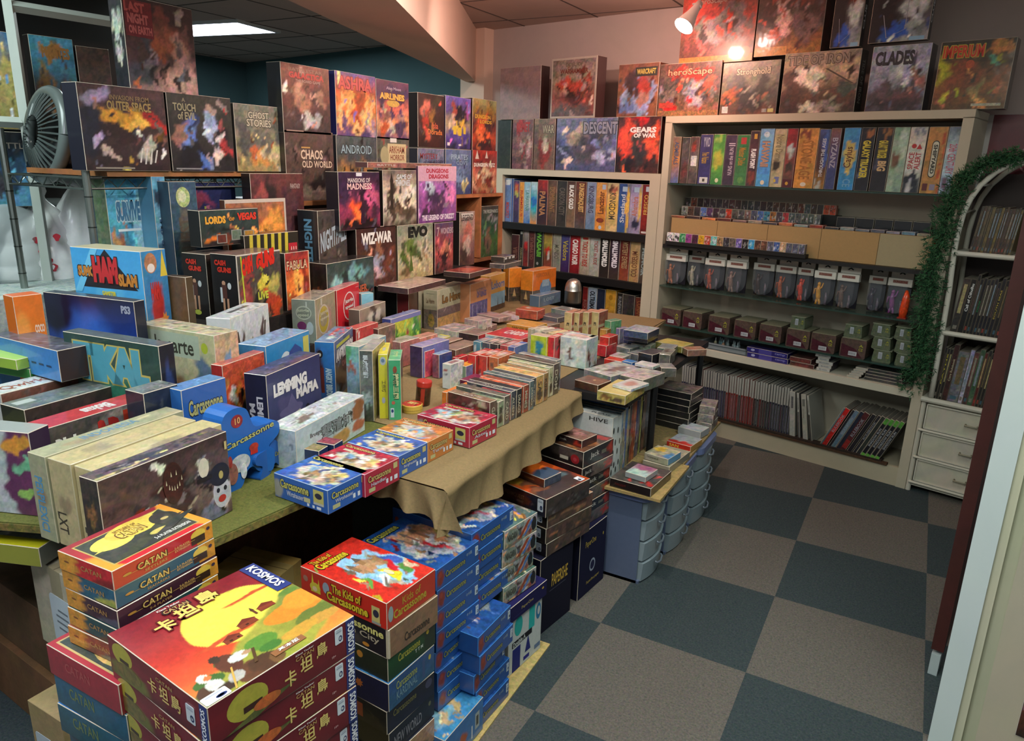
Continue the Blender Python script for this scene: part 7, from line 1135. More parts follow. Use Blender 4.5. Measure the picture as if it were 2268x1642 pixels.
cut('bright blue figure shaped castle game display with a red number badge', F5(0, 1330), F5(330, 1180), .215, ol, .07, '1c5ca8', [('e', .2, .76, .42, .92, '8c2428'), ('t10', .27, .8, .37, .88, 'd8a060'), ('tCarcassonne', .05, .52, 1.02, .6, 'b0b068'), ('r', .52, .36, .66, .44, 'b83024'), ('e', .5, .4, .68, .5, 'a83828'), ('e', .12, .2, .5, .42, 'b0b4b8'), ('e', .05, .08, .25, .35, '8c5c50'), ('e', .3, .1, .42, .3, 'c8ccd0'), ('e', .08, .3, .16, .45, '9c3c34')])
cut('small bright blue figure shaped tin in front of the large blue display', F5(230, 1235), F5(425, 1110), .088, smooth([(0, 0), (.3, 0), (.5, .25), (.7, 0), (1, 0), (.95, .35), (1.1, .55), (.95, .8), (.7, .8), (.5, 1.02), (.3, .85), (-.05, .8), (-.1, .55), (.1, .35)]), .05, '1c54a0', [('tCarcassonne', .5, .45, 1.0, .6, '8c9460')])
# castle expansion boxes along the table edge
def cx(c, tc, sub, sc='.6 .45 .12 .16 c8c0b4 .4;.45 .35 .12 .14 8c6c50 .4;.75 .4 .12 .14 a8845c .4;.6 .2 .2 .1 b0a08c .5;.85 .6 .08 .12 c8b070 .4;.4 .55 .08 .1 6c8cac .4'):
    Tt = dict(bg=c, blobs='.57 .4 .4 .36 b8b4a8 .1;'+sc, n=.5, rnd=None, edge=None, bars='r .12 .68 .3 .76 b8b49c', texts=[tx('Carcassonne', .05, .84, .62, .96, tc, o='181818', b=.03)])
    return dict(F=art(c, '.06 .4 .1 .4 8c8c88 .5', [tx('Carcassonne', .12, .5, .66, .88, tc, o='14161c', b=.03), tx(sub, .24, .22, .56, .44, 'b8bcc8')], .06, None, 'r .74 .3 .93 .88 b0a860;e .77 .5 .9 .75 24263c;r .74 .24 .93 .34 a8a8a0;r .56 .2 .68 .4 b0ac84;r .62 .06 .66 .18 c8d0d8;r .72 .06 .76 .18 c8d0d8;r .8 .06 .88 .18 c8d0d8'),
                R=art(c, '', [tx('Carcassonne', .08, .55, .74, .84, tc, o='14161c', b=.02), tx(sub, .16, .34, .6, .5, 'b0b4c0')], .06, None, 'r .1 .1 .28 .28 a8a878;r .6 .15 .66 .35 c8d0d8;r .72 .15 .78 .35 c8d0d8;r .84 .15 .94 .35 c8d0d8;r .82 .66 .94 .92 b0a870'), T=Tt, S=c)
e_ = dict(edge='8c9cb0')
ZC = .786; hc = .064
TB('blue castle expansion box nearest the camera on the green table edge', ZC, F5(672, 1305), cx('24549c', 'b0ac60', 'Wirtshauser'), hc, L=F5(270, 1228), B=F5(912, 1190), yaw=-2, wx=.185, wy=.142, **e_)
TB('crimson castle expansion box, second along the green table edge', ZC, F5(918, 1200), cx('9c2038', 'c0a464', 'Handler'), hc, B=F5(1140, 1085), wx=.185, yaw=-2, edge='c08c94')
TB('blue castle expansion box, third along the green table edge', ZC, F5(1142, 1080), cx('24549c', 'b0ac60', 'Burgfraulein'), hc, B=F5(1330, 985), wx=.185, yaw=-2, **e_)
TB('orange castle expansion box between the blue one and the crimson one on the cloth', ZC, F5(1335, 985), cx('b06c34', 'c0a868', 'Turm', '.5 .4 .16 .16 5c9cc0 .5;.7 .5 .12 .14 a88464 .4;.4 .3 .12 .14 b89c74 .4;.85 .4 .1 .16 9c6c48 .4'), hc, B=F5(1518, 905), wx=.185, yaw=-2, edge='c09c74')
TB('crimson castle expansion box at the corner of the tan cloth', .790, F5(1612, 890), cx('9c2038', 'c0a464', 'Abtei', '.3 .5 .16 .16 8cb0c0 .5;.5 .55 .12 .1 8ca45c .4;.75 .5 .16 .16 a8846c .4;.6 .3 .16 .1 a85c3c .4'), .066, L=F5(1262, 800), B=F5(1755, 796), yaw=-4, edge='c08c94')
for k, (p, c) in enumerate((((706, 1000), '8c7c50'), ((740, 986), '8c3c4c'))):
    TB(['small yellowish picture tin between the white box and the castle boxes', 'small pinkish picture tin beside the yellowish one'][k], .775, p, dict(F=art('1c2c54', n=.3), S='1c2c54', T=art(c, n=.6)), .053, wx=.06, wy=.045, yaw=10, name='card_tin', cat='tin')
# ------------------------------------------------------------------ the middle: upright card games
F7 = C_(740, 700, .15837); FG = C_(620, 560, .14991); FH = C_(900, 560, .17637); FI = C_(940, 720, .17056); FJ = C_(1240, 680, .24845)
SB('green upright card game box with yellow characters', F7(755, 615), F7(930, 615), dict(F=art('2c8c60 3c9c6c', '', [tx('接龍三國', .35, .36, .85, .78, 'c0c490', r=-90, o='1c4c34', b=.03)], .1, None, 'e .35 .78 .7 .9 7c3c24 .3;r .1 .04 .4 .2 b4c4c8;e .15 .12 .36 .18 1c3c6c;e .2 .26 .5 .32 a85c4c'), T=art('5ca87c', n=.3, texts=[tx('三國', .3, .3, .7, .8, 'b0c488')]), R=art('6c5c38', n=.6), S='2c8458'), z0=T0, BR=F7(915, 1458), BK=F7(1108, 470))
SB('yellow upright card game box left of the green one', F7(612, 540), F7(745, 540), dict(F=art('b8b42c c4c030', '', [tx('工作坊', .3, .42, .8, .6, '5c5c34', r=-90)], .08, None, 'e .15 .84 .85 .97 9ca8b0;e .3 .24 .7 .34 9ca0a8;e .3 .88 .7 .94 54708c'), T=art('d0c440', n=.15, bars='e .3 .3 .7 .6 b0b4a0'), S='b8b02c'), z0=T0, BR=F7(742, 1440), BK=F7(925, 372))
SB('grey wrapped upright box with white brush characters', F7(350, 482), F7(535, 490), dict(F=art('4c504c 5c645f 3c4038', '.5 .3 .4 .1 8c9c9c .8', [tx('臥虎藏龍', .22, .62, .65, .94, 'b0b8bc', r=-90, b=.05)], .4), T=art('8c8c84', n=.3), R=art('8c8054', n=.5), S='54544c'), z0=T0, BR=F7(560, 1480), BK=F7(730, 322))
SB('pale blue and green upright box between the bird themed box and the grey one', F7(158, 410), F7(345, 432), dict(F=art('6c9c84 7caab4 7c9cac 6c8c98', '.4 .6 .4 .08 a8644c .5;.1 .85 .3 .15 4c8c54 .5', n=.4, bars='r .78 .0 .82 1 98b0b0'), T=art('a8aca4', n=.3), S='7c9ca8'), z0=T0, BR=F7(350, 1180), BK=F7(590, 255))
SB('bright blue catapult bird card game box with slanted white title', FG(800, 1325), FG(1075, 1095), dict(F=art('4c6c94 2c3438 5c7c8c', '.3 .3 .3 .2 1c2428 .5', [tx('ANGRY BIRDS', .06, .62, .98, .84, 'd0d4d4', b=.08, sl=.0, o='14181c'), tx('CARD', .35, .46, .62, .56, '9c6c64')], .3, None, 'r .1 .86 .8 .92 b0b848;r .3 .42 .7 .6 34242c'), L=art('2c6cac 1c5494', '.15 .5 .2 .4 3c1c18 .5', [tx('ANGRY BIRDS', .5, .05, .85, .55, '9cb8c8', r=-90, b=.06)], .15, None, 'r .25 .1 .42 .55 5c2420;e .1 .72 .4 .86 241c1c;e .2 .75 .3 .81 c8c8c0'), T=art('5c7c9c', n=.5, rnd=(3, 4, 'b8c0c4 a84444')), S='2c64a0'), z0=T0, zt=.93, t=.07)
z_ = .886
JSC = 'b8b8a0'
SB('silver grey totem speed game box with a rabbit, left of the red one', FG(515, 700), FG(812, 560), dict(F=art('8c8468 988c74', '.5 .4 .3 .3 a88478 .6', [tx('jungle', .2, .56, .6, .68, 'b8b498', b=.03), tx('speed', .2, .44, .62, .54, 'b8b498', b=.03)], .2, None, 'e .1 .12 .66 .82 b0a898;e .14 .16 .62 .78 a49438;e .2 .3 .56 .62 8c8468 .2;r .25 .82 .33 .98 b0ac9c'), L=art('747c70 788074', '', [tx('jungle', .22, .7, .75, .8, 'a8b098', b=.03), tx('speed', .26, .6, .72, .69, 'a8b098', b=.03)], .12, None, 'e .16 .54 .84 .86 a0a898;e .2 .57 .8 .83 6c7468;r .6 .84 .66 .96 a8b0a4;e .2 .3 .6 .5 5c2050;e .6 .2 .9 .5 9cacb0'), T=art('8c8478', n=.3), S='7c8070'), z0=z_, zt=1.05, t=.09)
SB('bright red totem speed game box with a white oval logo', FG(835, 560), FG(1165, 430), dict(F=art('c0202c', '', [tx('jungle', .34, .56, .7, .7, 'dcd4d0', b=.03, o='8c1820'), tx('speed', .34, .42, .7, .54, 'dcd4d0', b=.03, o='8c1820')], .05, None, 'e .26 .14 .78 .86 dcd4d0;e .29 .17 .75 .83 b81c28;r .84 .9 .98 .91 d8b4b4;e .82 .02 1 .3 b09c60'), L='8c1820', T=art('b06c6c', n=.4), S='a81c24'), z0=z_, zt=1.05, t=.05)
SB('pale turquoise box behind the red speed game', FG(1170, 600), FG(1382, 590), dict(F=art('7cb4c4 6ca4b8', n=.1), T='8cc0cc', S='6ca0b0'), z0=z_, zt=1.0, t=.04, yaw=70)
SB('grey portrait box with a dark figure, right of the red speed game', FG(1175, 850), FG(1560, 715), dict(F=art('8c8070 7c7060', '.5 .6 .12 .5 3c3430 .4;.3 .2 .12 .2 3c302c .4;.78 .2 .12 .2 3c302c .4;.4 .5 .1 .3 b8b0a0 .6;.7 .5 .1 .3 b8b0a0 .6', n=.15), T=art('8c7c70', n=.3), S='5c5048'), z0=.886, zt=.97, t=.05)
SB('small red box in front of the grey portrait box', FG(1125, 1130), FG(1450, 1025), dict(F=art('b03c3c', '.7 .3 .1 .3 b8a8a0 .5', n=.3), T=art('b85450', n=.3), S='8c2428'), z0=T0, zt=.92, t=.05)
SB('small brown box with pale scribbles beside the small red one', FG(1452, 1130), FG(1705, 1045), dict(F=art('6c5448', '.3 .3 .2 .3 a8a484 .5;.8 .4 .1 .3 a8705c .5', n=.5), T=art('7c6458', n=.3), S='4c3830'), z0=T0, zt=.90, t=.05)
SB('green meadow game box with a lilac lid, left of the tall pale boxes', FG(1640, 985), FG(2080, 850), dict(F=art('8ca43c 7cac44 3c7c3c', '.3 .8 .3 .2 b8b438 .6;.6 .2 .12 .2 b83c34 .5;.85 .6 .14 .4 3c8444 .5;.3 .3 .2 .2 a8b890 .6', n=.4, bars='r 0 .9 1 1 6c74a8'), L='3c4484', T=art('8084a8', n=.3), S='5c6498'), z0=T0, zt=.91, t=.045)
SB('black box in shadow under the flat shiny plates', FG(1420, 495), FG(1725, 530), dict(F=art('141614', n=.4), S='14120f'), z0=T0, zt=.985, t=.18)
SB('dark red box with one white dot beside the black one', FG(1728, 532), FG(1900, 540), dict(F=art('6c1c1c', n=.1, bars='e .4 .5 .6 .62 b8b4b0'), S='4c1414'), z0=T0, zt=.985, t=.18)
# harbour boxes
def hv(L1, F1, **k): return dict(F=F1, L=L1, **k)
hvL = art('a8a88c a8a48c', '', [tx('Le Havre', .2, .66, .8, .78, '6c5c48', b=.03)], .1, None, 'r 0 0 1 .5 6c645c .4;e .3 .05 .8 .4 8c7840 .5;r .2 .9 .8 .91 7c7c6c')
SB('pale harbour game box with an ornate brown title, nearer one', FH(385, 475), FH(760, 375), dict(F=art('b4b094 b0a888', '.6 .3 .4 .1 a88868 .4', [tx('Le Havre', .16, .64, .88, .84, '8c6838', o='3c2c20', b=.03)], .15, None, 'r 0 .3 1 .52 6c5c5c .3;r 0 0 1 .3 b8905c .3;l .2 .42 .3 .55 c8c4b8 .1 .01;t .5 .05 .6 .25 8c7460'), L=hvL, T=art('b8aa94', n=.4), S='a8a48c'), z0=T0, zt=.925, t=.082, yaw=94)
SB('pale harbour game box partly hidden on the left of its twin', FH(215, 445), FH(300, 420), dict(F='a8a48c', L=hvL, T=art('b8aa94', n=.4), S='a8a48c'), z0=T0, zt=.925, t=.085, yaw=94, w=.24)
SB('peach coloured box with lilac title and violet picture', FH(762, 395), FH(1068, 325), dict(F=art('c8885c', '', [tx('LORD', .3, .76, .72, .84, '7c7088'), tx('OF RINGS', .3, .6, .76, .76, '6c6490', b=.04)], .08, None, 'r 0 0 .82 .5 5c5888 .5;r .1 0 .14 .46 8c88a8 .4;r .3 0 .33 .44 9c98b0 .4;r .5 0 .54 .46 8480a4 .4;r .66 0 .68 .44 a09cb4 .4'), T=art('c89070', n=.3), S='b87c54'), z0=T0, zt=.93, t=.06, yaw=94)
SB('yellow topped harbour scene box with a script title', FH(1070, 300), FH(1245, 245), dict(F=art('c89c4c c89448', '', [tx('Loborn', .1, .62, .95, .84, '5c6c98', o='b8b0a0', b=.03)], .1, None, 'r 0 .1 1 .5 84b0c8 .1;r 0 0 1 .14 4c3830 .4;t .5 .1 .55 .4 4c3c34;t .8 .1 .85 .34 4c3c34'), T=art('c8a470', n=.3), S='b88c44'), z0=T0, zt=.93, t=.06, yaw=94)
og = lambda: art('c87c28 c87824', '.5 .1 .4 .2 5c4c2c .5;.5 .25 .12 .12 b8a078 .5', [], .2, None, 'r 0 0 1 .42 4c4438 .6;t .3 .15 .6 .4 b09868 .2')
SB('orange box with horsemen scene, left of the two', FH(1255, 195), FH(1450, 185), dict(F=og(), L=og(), T=art('d08c4c', n=.25), S='c07424'), z0=T0, zt=.93, t=.07, yaw=60, w=.09)
SB('orange box with horsemen scene, right of the two, by the silver dome', FH(1605, 235), FH(1885, 185), dict(F=art('c86c20 c86820', '', [tx('AGRICOLA', .1, .8, .7, .92, '9c5c2c')], .15, None, 'r 0 0 1 .42 4c4840 .5;e .3 .2 .8 .7 5c7c9c .2;r .4 .5 .7 .7 8ca4b4 .2'), L=og(), T=art('d0804c', n=.25), S='b86420'), z0=T0, zt=.93, t=.09, yaw=82)
SB('blue grey card display tray in front of the right orange box', FH(1640, 540), FH(1940, 480), dict(F=art('5c7488', '', [tx('LOST', .2, .4, .7, .7, '9cb0b8')], .3), L='4c6478', T=art('6c8494', n=.4), S='54687c'), z0=T0, zt=.79, t=.07, yaw=85, name='card_pack', cat='card pack')
# flat shiny boxes on the riser
TB('large flat shiny box with a brown photo lid on the black riser', 1.012, FG(1895, 530), dict(F=art('3c2c2c', n=.3), R=art('4c3434', n=.4), T=art('a08478 b0948a', n=.3, blobs='.3 .4 .2 .3 b8a090 .8'), S='2c1c1c'), .026, wx=.16, wy=.32, yaw=4)  # lid colour lightened to include the pinkish reflection on it
TB('flat shiny box with a red fire picture beside the brown photo box', 1.012, (1040, 606), dict(F=art('3c2c2c', n=.3), R='4c2c2c', T=art('7c3434 8c3c34', n=.5, blobs='.5 .5 .3 .3 b8503c .6'), S='2c1c1c'), .026, wx=.15, wy=.24, yaw=4)
TB('black boxed set with three white labels on top of the flat boxes', 1.068, (1117, 570), dict(F=art('2c2826', n=.3), R=art('34302e', n=.2, bars='r .05 .5 .25 .9 c8c8c4;r .4 .5 .6 .9 c8c8c4;r .72 .5 .95 .9 c8c8c4'), T=art('3c3434', n=.3), S='241f1e'), .028, wx=.08, wy=.13, yaw=3)
TB('grey boxed card set under the three white labels', 1.038, (1118, 586), dict(F=art('4c4848', n=.5), R=art('54504c', n=.5), T='4c4844', S='3c3836'), .025, wx=.09, wy=.20, yaw=3)
# ------------------------------------------------------------------ silver dome, tubes and tins on the table
P = onz((1268, 672), TC)
t = empty('display_dome', (P[0], P[1], TC), 0, label='shiny silver dome shaped container on the table before the low bookcase', cat='container')
mb = MB(); mb.lathe([(.001, 0), (.05, 0), (.052, .01), (.052, .078), (.0535, .08)], 'b8b4ac', seg=40); mb.obj('base', 'metal', t, smooth=True)
mb = MB(); mb.lathe([(.0535, .081), (.0525, .083), (.051, .1), (.046, .122), (.036, .14), (.02, .151), (.001, .155)], 'c4c0b8', seg=40); mb.obj('lid', 'metal', t, smooth=True)
P = onz(F7(1235, 1240), T0); tt = empty('game_tube', (P[0], P[1], T0), 0, label='dark cylindrical game tube with a red lid at the cloth edge', cat='tube'); tt.rotation_euler = (R_(-3), R_(4), 0)
mb = MB(); mb.lathe([(.001, 0), (.026, 0), (.026, .07)], '4c2c20', seg=32, al=.6); mb.add([(.0264*math.cos(R_(a)), .0264*math.sin(R_(a)), z) for a in (-75, -60, -45) for z in (.005, .065)], [(0, 2, 3, 1), (2, 4, 5, 3)], lin('9c2c1c')); mb.obj('tube_body', 'print', tt, smooth=True)
mb = MB(); mb.lathe([(.0265, .068), (.0275, .072), (.0275, .086), (.026, .089), (.001, .089)], 'b8362c', seg=32); mb.obj('lid', 'plastic', tt, smooth=False)
P = onz(F7(1110, 1370), T0); tt = empty('round_tin', (P[0]-.02, P[1]+.02, T0), 0, label='round yellow card tin with a red picture lid beside the crimson castle box', cat='tin')
mb = MB(); mb.lathe([(.001, 0), (.034, 0), (.035, .004), (.034, .02)], 'b89c48', seg=36); mb.obj('tin_base', 'plastic', tt, smooth=False)
mb = MB(); mb.lathe([(.0355, .012), (.0355, .026), (.033, .028)], 'c8a848', seg=36); mb.lathe([(.033, .0278), (.001, .0278)], 'b03c2c', seg=36, al=.5); g, gf = glyphs('SET', .05); mb.add(np.stack([-.018+g[:, 0]*.036, -.006+g[:, 1]*.02, np.full(len(g), .0283)], 1), gf, lin('d8c878')); mb.obj('lid', 'plastic', tt)
# ------------------------------------------------------------------ small upright and flat card boxes in the middle
def small(label, zt, an, cF, h=None, L=None, B=None, wx=None, wy=None, yaw=-3, cR=None, cT=None, F=None, R=None, T=None, tw=None, z0=TC, **k):
    h = h or (zt-z0); A = dict(F=F or art(cF, n=.4), R=R or art(cR or cF, n=.5), T=T or art(cT or cF, n=.6), S=cF)
    return TB(label, zt, an, A, h, L=L, B=B, wx=wx, wy=wy, yaw=yaw, name='card_game', cat='card game', **k)
# front row of sixteen standing on the cloth edge
yy = -2.228; thk = [.038, .034, .034, .018, .028, .034, .022, .034, .03, .034, .05, .032, .026, .028, .044, .034]
cl1 = ['5c4c40', '8c9078', '5c5850', '8c3434', '3c4048', '1c2024', 'b04c2c', '8c4430', '4c5c60', '3c4044', 'a88850', '8c6c44', 'a09470', '9c9c7c', '4c443c', '7c7c7c']
nm1 = ['brown picture', 'pale green striped', 'grey', 'thin crimson and yellow', 'charcoal', 'black', 'orange red', 'rust brown', 'teal grey', 'dark slate', 'tan', 'light brown', 'cream', 'pale olive', 'dark taupe', 'silver grey']
hh1 = [.098, .088, .098, .094, .1, .1, .098, .098, .105, .105, .105, .105, .108, .112, .118, .122]
for k in range(16):
    t = thk[k]; x = -.822+.004*((k*7) % 3-1)-(.0 if k < 8 else .004*(k-8)*.4); c = cl1[k]; wl = .175+.012*(k % 3)-(.06 if k in (1, 3) else 0)
    put('%s box in the front cloth row, %s from the near end' % (nm1[k], ORD[k]), (x-wl/2, yy+t/2, TC), (wl, t-.0012, hh1[k]), -7+(k % 3),
        dict(F=ra(400+k, '4c2420' if k == 0 else c, '8c7c6c 3c302c 7c3428 a89478', 6, n=.5), R=art(c, '.5 .3 .4 .2 %s .6' % rg.choice(['3c3430', '8c8470', '5c4438']), [tx(['GAME', '富饒', 'CARD', 'EVO', 'ALIEN', 'DRACO', 'RUSH', 'MINES', 'JAMBO', 'THEBES', 'SAN', 'KING', 'PALACE', '大海', 'DOM', 'QIN'][k], .25, .15, .75, .8, 'b0a890' if lin(c).mean() < .15 else '3c3830', r=-90)], .4), T=art({0: '7c6450', 1: '8c8c74', 6: 'c85c3c', 10: 'c09858'}.get(k, c), n=.6, texts=[tx('TITLE' if 0 else ['GAME', '', '', '', 'ALIEN', '', '', '', 'SPQR', '', '', '', '', '', '', ''][k], .3, .3, .75, .7, 'a8a094')] if k in (0, 4, 8) else []), S=c), name='card_game', cat='card game', group='card game boxes in the front cloth row', tilt=(0, 0)); yy += t+.0008
G_ = 'loose card games on the cloth'
D = [ # label, zt, anchor, wx/L, wy/B, colours
 ('red and white card game box, left of three red ones', .835, FI(665, 400), FI(580, 375), FI(800, 300), 'a82828'),
 ('red card game box with a cartoon face, middle of three red ones', .835, FI(815, 412), FI(672, 400), FI(940, 305), 'b03428'),
 ('orange red card game box, right of three red ones', .835, FI(960, 432), FI(820, 415), FI(1160, 345), 'b86038'),
 ('small teal card box at the left of the blue and grey row', .82, FI(728, 225), FI(612, 215), FI(890, 150), '4c7c8c'),
 ('dark grey card box second in the blue and grey row', .82, FI(850, 240), FI(738, 228), FI(1010, 160), '4c4c54'),
 ('black and tan card box third in the blue and grey row', .82, FI(955, 255), FI(858, 240), FI(1150, 180), '3c3434'),
 ('red card box fourth in the blue and grey row', .82, FI(1085, 275), FI(965, 262), FI(1230, 195), '9c4444'),
 ('long blue card box ending the blue and grey row', .82, FI(1170, 290), FI(1090, 275), FI(1385, 235), '4c5c98'),
 ('crimson card box beside the lime green one', .85, FI(1692, 165), FI(1592, 155), FI(1760, 110), 'b02830'),
 ('large white card game box with light blue floral front', .85, FI(2110, 200), FI(1698, 170), FI(2200, 130), 'b0bcb8'),
 ('pale aqua card box behind the white floral one', .85, FI(2185, 160), FI(2130, 150), FI(2226, 135), '9cbcc0'),
]
for i, (lb, zt, a, l, b, c) in enumerate(D):
    small(lb, zt, a, c, L=l, B=b, R=ra(500+i, c, '8c7c6c 3c302c b8b0a0 '+c, 5), F=ra(520+i, c, 'c8c0b4 5c3c34 '+c, 5), T=art(c, n=.5, blobs='.5 .5 .4 .3 b89c94 .9'), group=G_)
small('lime green card box with a blue tree picture', .85, FI(1590, 158), 'a0b428', L=FI(1340, 138), wy=.05, F=art('a8b428', '.5 .6 .25 .25 2c7088 .4;.65 .3 .15 .12 1c6c54 .4;.3 .4 .1 .1 a8c048 .3;.5 .15 .3 .1 4c7c34 .5', n=.3), T='b8a08c')
small('flat red card game box with white lettering in the middle of the cloth', .775, FI(1250, 195), 'c8c0b8', L=FI(800, 112), B=FI(1370, 75), h=.045, T=art('b83038', n=.25, texts=[tx('CARDS', .25, .35, .8, .75, 'd8c4c0', b=.05)]), F='b8b0ac', R='a82430')
small('flat white picture card box by the tall pale harbour boxes', .775, FI(415, 90), 'a8a8a0', L=FI(162, 30), B=FI(640, 10), h=.045, T=art('b8a8a4', n=.6))
small('flat dark brown card box right of the flat white one', .77, FI(700, 138), '3c2c2c', L=FI(422, 95), B=FI(790, 60), h=.04, T=art('8c7870', n=.5), F=art('34242a', n=.7), R=art('a83438', n=.4))
small('flat mustard yellow game box in the middle of the cloth', .79, FH(1600, 940), 'b88830', L=FH(1275, 880), B=FH(1745, 880), h=.03, z0=.76, T=art('c8903c', n=.25), F=art('b07c2c', n=.2, texts=[tx('SABOTEUR', .2, .2, .8, .7, '4c2c1c')]))
small('small white upright box with pictograms by the red lid tube', .82, FI(340, 520), 'b4b8b4', L=FI(168, 520), B=FI(375, 430), F=art('b4b8b4', '.4 .75 .2 .06 8c2c2c .3;.4 .6 .15 .06 4c4c5c .3', n=.1), T=art('b8b8b4', n=.2, bars='r .2 .2 .8 .8 8c6c6c .4'))
small('small blue and white card box behind the pictogram box', .82, FI(190, 390), '8c98a8', L=FI(78, 380), B=FI(330, 330), T=art('7c8ca8', n=.4), R=art('2c4478', n=.3), F=art('7c4450', n=.5))
small('red plastic card case behind the pictogram box', .80, FI(440, 430), 'b02028', L=FI(350, 420), B=FI(475, 370))
small('orange topped hanging card pack', .80, FI(540, 540), 'c88828', L=FI(418, 520), B=FI(620, 450), T=art('d08c2c', n=.2), R=art('6c6c94', n=.4), F='6c8468')
small('orange topped hanging card pack nearest the front row', .785, FI(290, 880), 'c87828', L=FI(215, 870), B=FI(525, 740), T=art('d0782c', n=.15), F=art('c8702c', n=.2), R='c8742c')
small('dark magenta card pack leaning behind the front row', .785, FI(600, 735), '5c1434', L=FI(470, 700), B=FI(700, 640), F=art('5c1434', n=.5), T='6c1c40')
small('violet and white puzzle box by the green card game', .85, FH(200, 1190), '6c6890', L=FH(75, 1150), B=FH(330, 1050), T=art('8c84a4', n=.3), F=art('3c2c4c', n=.4), R=art('6c6ca0', '', [tx('007', .2, .3, .9, .7, 'b8b8c8', b=.04)], .2))
small('pink and red wrapped card game left of the pictogram box', .83, FH(230, 1245), 'b04454', L=FH(105, 1210), B=FH(300, 1195), F=art('a84050', n=.7), T=art('b85c68', n=.6))
small('pale brown wrapped slab of cards', .80, FH(620, 1225), '6c4c40', L=FH(410, 1190), B=FH(940, 1130), h=.03, T=art('8c7468', n=.3))
small('wide brown flat card box behind the wrapped slab', .80, FH(430, 1160), '5c4438', L=FH(335, 1130), B=FH(830, 1095), h=.03, T=art('94786c', n=.3))
small('yellow edged flat card box near the harbour boxes', .80, FH(335, 1110), 'b0ac5c', L=FH(335-100, 1080), B=FH(560, 1045), T=art('a8ac98', n=.4, bars='r 0 0 1 .12 c8c050;r 0 .88 1 1 c8c050'))
small('grey and red flat card boxes stack by the green meadow box', .83, FG(1780, 1330), '8c6c68', L=FG(1590, 1290), B=FG(2000, 1240), T=art('948c8c', n=.4), R=art('a06460', n=.3))
small('salmon flat card box beside the grey and red one', .82, FG(1990, 1290), 'b07868', L=FG(1850, 1260), B=FG(2260, 1180), T=art('b88474', n=.3))
# scatter of further flat packs, each placed by eye
FL = [((1105, 705), .16, .1, 'a08480', 'pale pink'), ((1150, 700), .12, .09, 'b0a0a0', 'milky white'), ((1190, 690), .13, .1, 'a84c38', 'orange red'), ((1235, 705), .12, .12, '4c4c54', 'dark grey'), ((1262, 690), .13, .1, '6c7470', 'smoky green'), ((1080, 725), .12, .1, '8c706c', 'dusty rose'), ((1130, 745), .12, .12, '9c8078', 'beige pink'), ((1215, 722), .1, .1, '6c5c50', 'taupe'), ((1060, 712), .1, .1, 'b8a4a0', 'pale rose'), ((1240, 735), .1, .08, 'b02c34', 'scarlet'), ((1275, 740), .11, .06, 'b83c48', 'bright pink red')]
for i, (p, a, b, c, n_) in enumerate(FL):
    small('%s flat pack on the far cloth, %s from the left' % (n_, ORD[i]), .765+.012*(i % 3), p, c, wx=a, wy=b, yaw=-12+7*(i % 4), h=.024+.012*(i % 3), z0=.741, T=ra(600+i, c, 'b8b0a8 5c3c38 '+c, 5), group=G_) if i % 2 == 0 else small('%s flat card pack on the far cloth beside the tan upright boxes, %s' % (n_, ORD[i]), .752, p, c, wx=a, wy=b, yaw=8-6*(i % 4), h=.028, T=ra(600+i, c, 'b8b0a8 5c3c38 '+c, 5), group=G_)
# row of thin white and aqua packs behind the white floral box
for k in range(7):
    q = onz((1192+k*15, 722+k*1.6), .845); c = ['a89c88', 'b8b4a4', '8c8478', 'c8b07c', 'a09c94', '8c8c84', '7c9c94'][k]
    put('thin card pack in the fanned row behind the floral box, %s from the left' % ORD[k], (q[0], q[1], TC), (.026, .10, .115-.003*k), -20, dict(F=art(c, n=.3), R=art(c, n=.3), T=art(c, n=.5), S=c), name='card_game', cat='card game', group='fanned thin packs')
for k in range(4):
    a = FJ([110, 175, 260, 350][k], [55, 55, 52, 52][k]); 
    small('tan upright tile game box by the silver dome, %s from the left' % ORD[k], .86, a, 'a09468', L=FJ([42, 117, 182, 268][k], [45, 47, 46, 48][k]), wy=.1, yaw=-4, F=art('a49868', n=.2, texts=[tx('麻', .3, .5, .7, .65, '3c3c30')]), R=art('8c4c3c', n=.4, bars='r 0 .45 1 .55 a89c80'), T=art('b88468', n=.25), group='tan tile game boxes')
small('orange brown small box at the foot of the tan tile games', .78, FJ(420, 205), '9c7034', L=FJ(357, 195), B=FJ(480, 160), yaw=-4)
small('small green upright box behind the tan tile games', .815, FJ(455, 130), '5c8c68', wx=.04, wy=.08, yaw=-20)
small('lilac upright small box beside the stacked marbled boxes', .80, FJ(535, 195), '6c6884', L=FJ(483, 190), B=FJ(562, 170), yaw=-20)
small('red card box at the far right of the cloth', .81, FJ(440, 275), 'b03028', L=FJ(358, 260), B=FJ(455, 235), yaw=-6)
small('second red card box below the far right one', .775, FJ(415, 350), 'a82830', wx=.05, wy=.09, yaw=-8)
small('white card box beside the red ones at the far right', .79, FJ(478, 275), 'b4b8b8', L=FJ(450, 270), B=FJ(495, 252), yaw=-6)
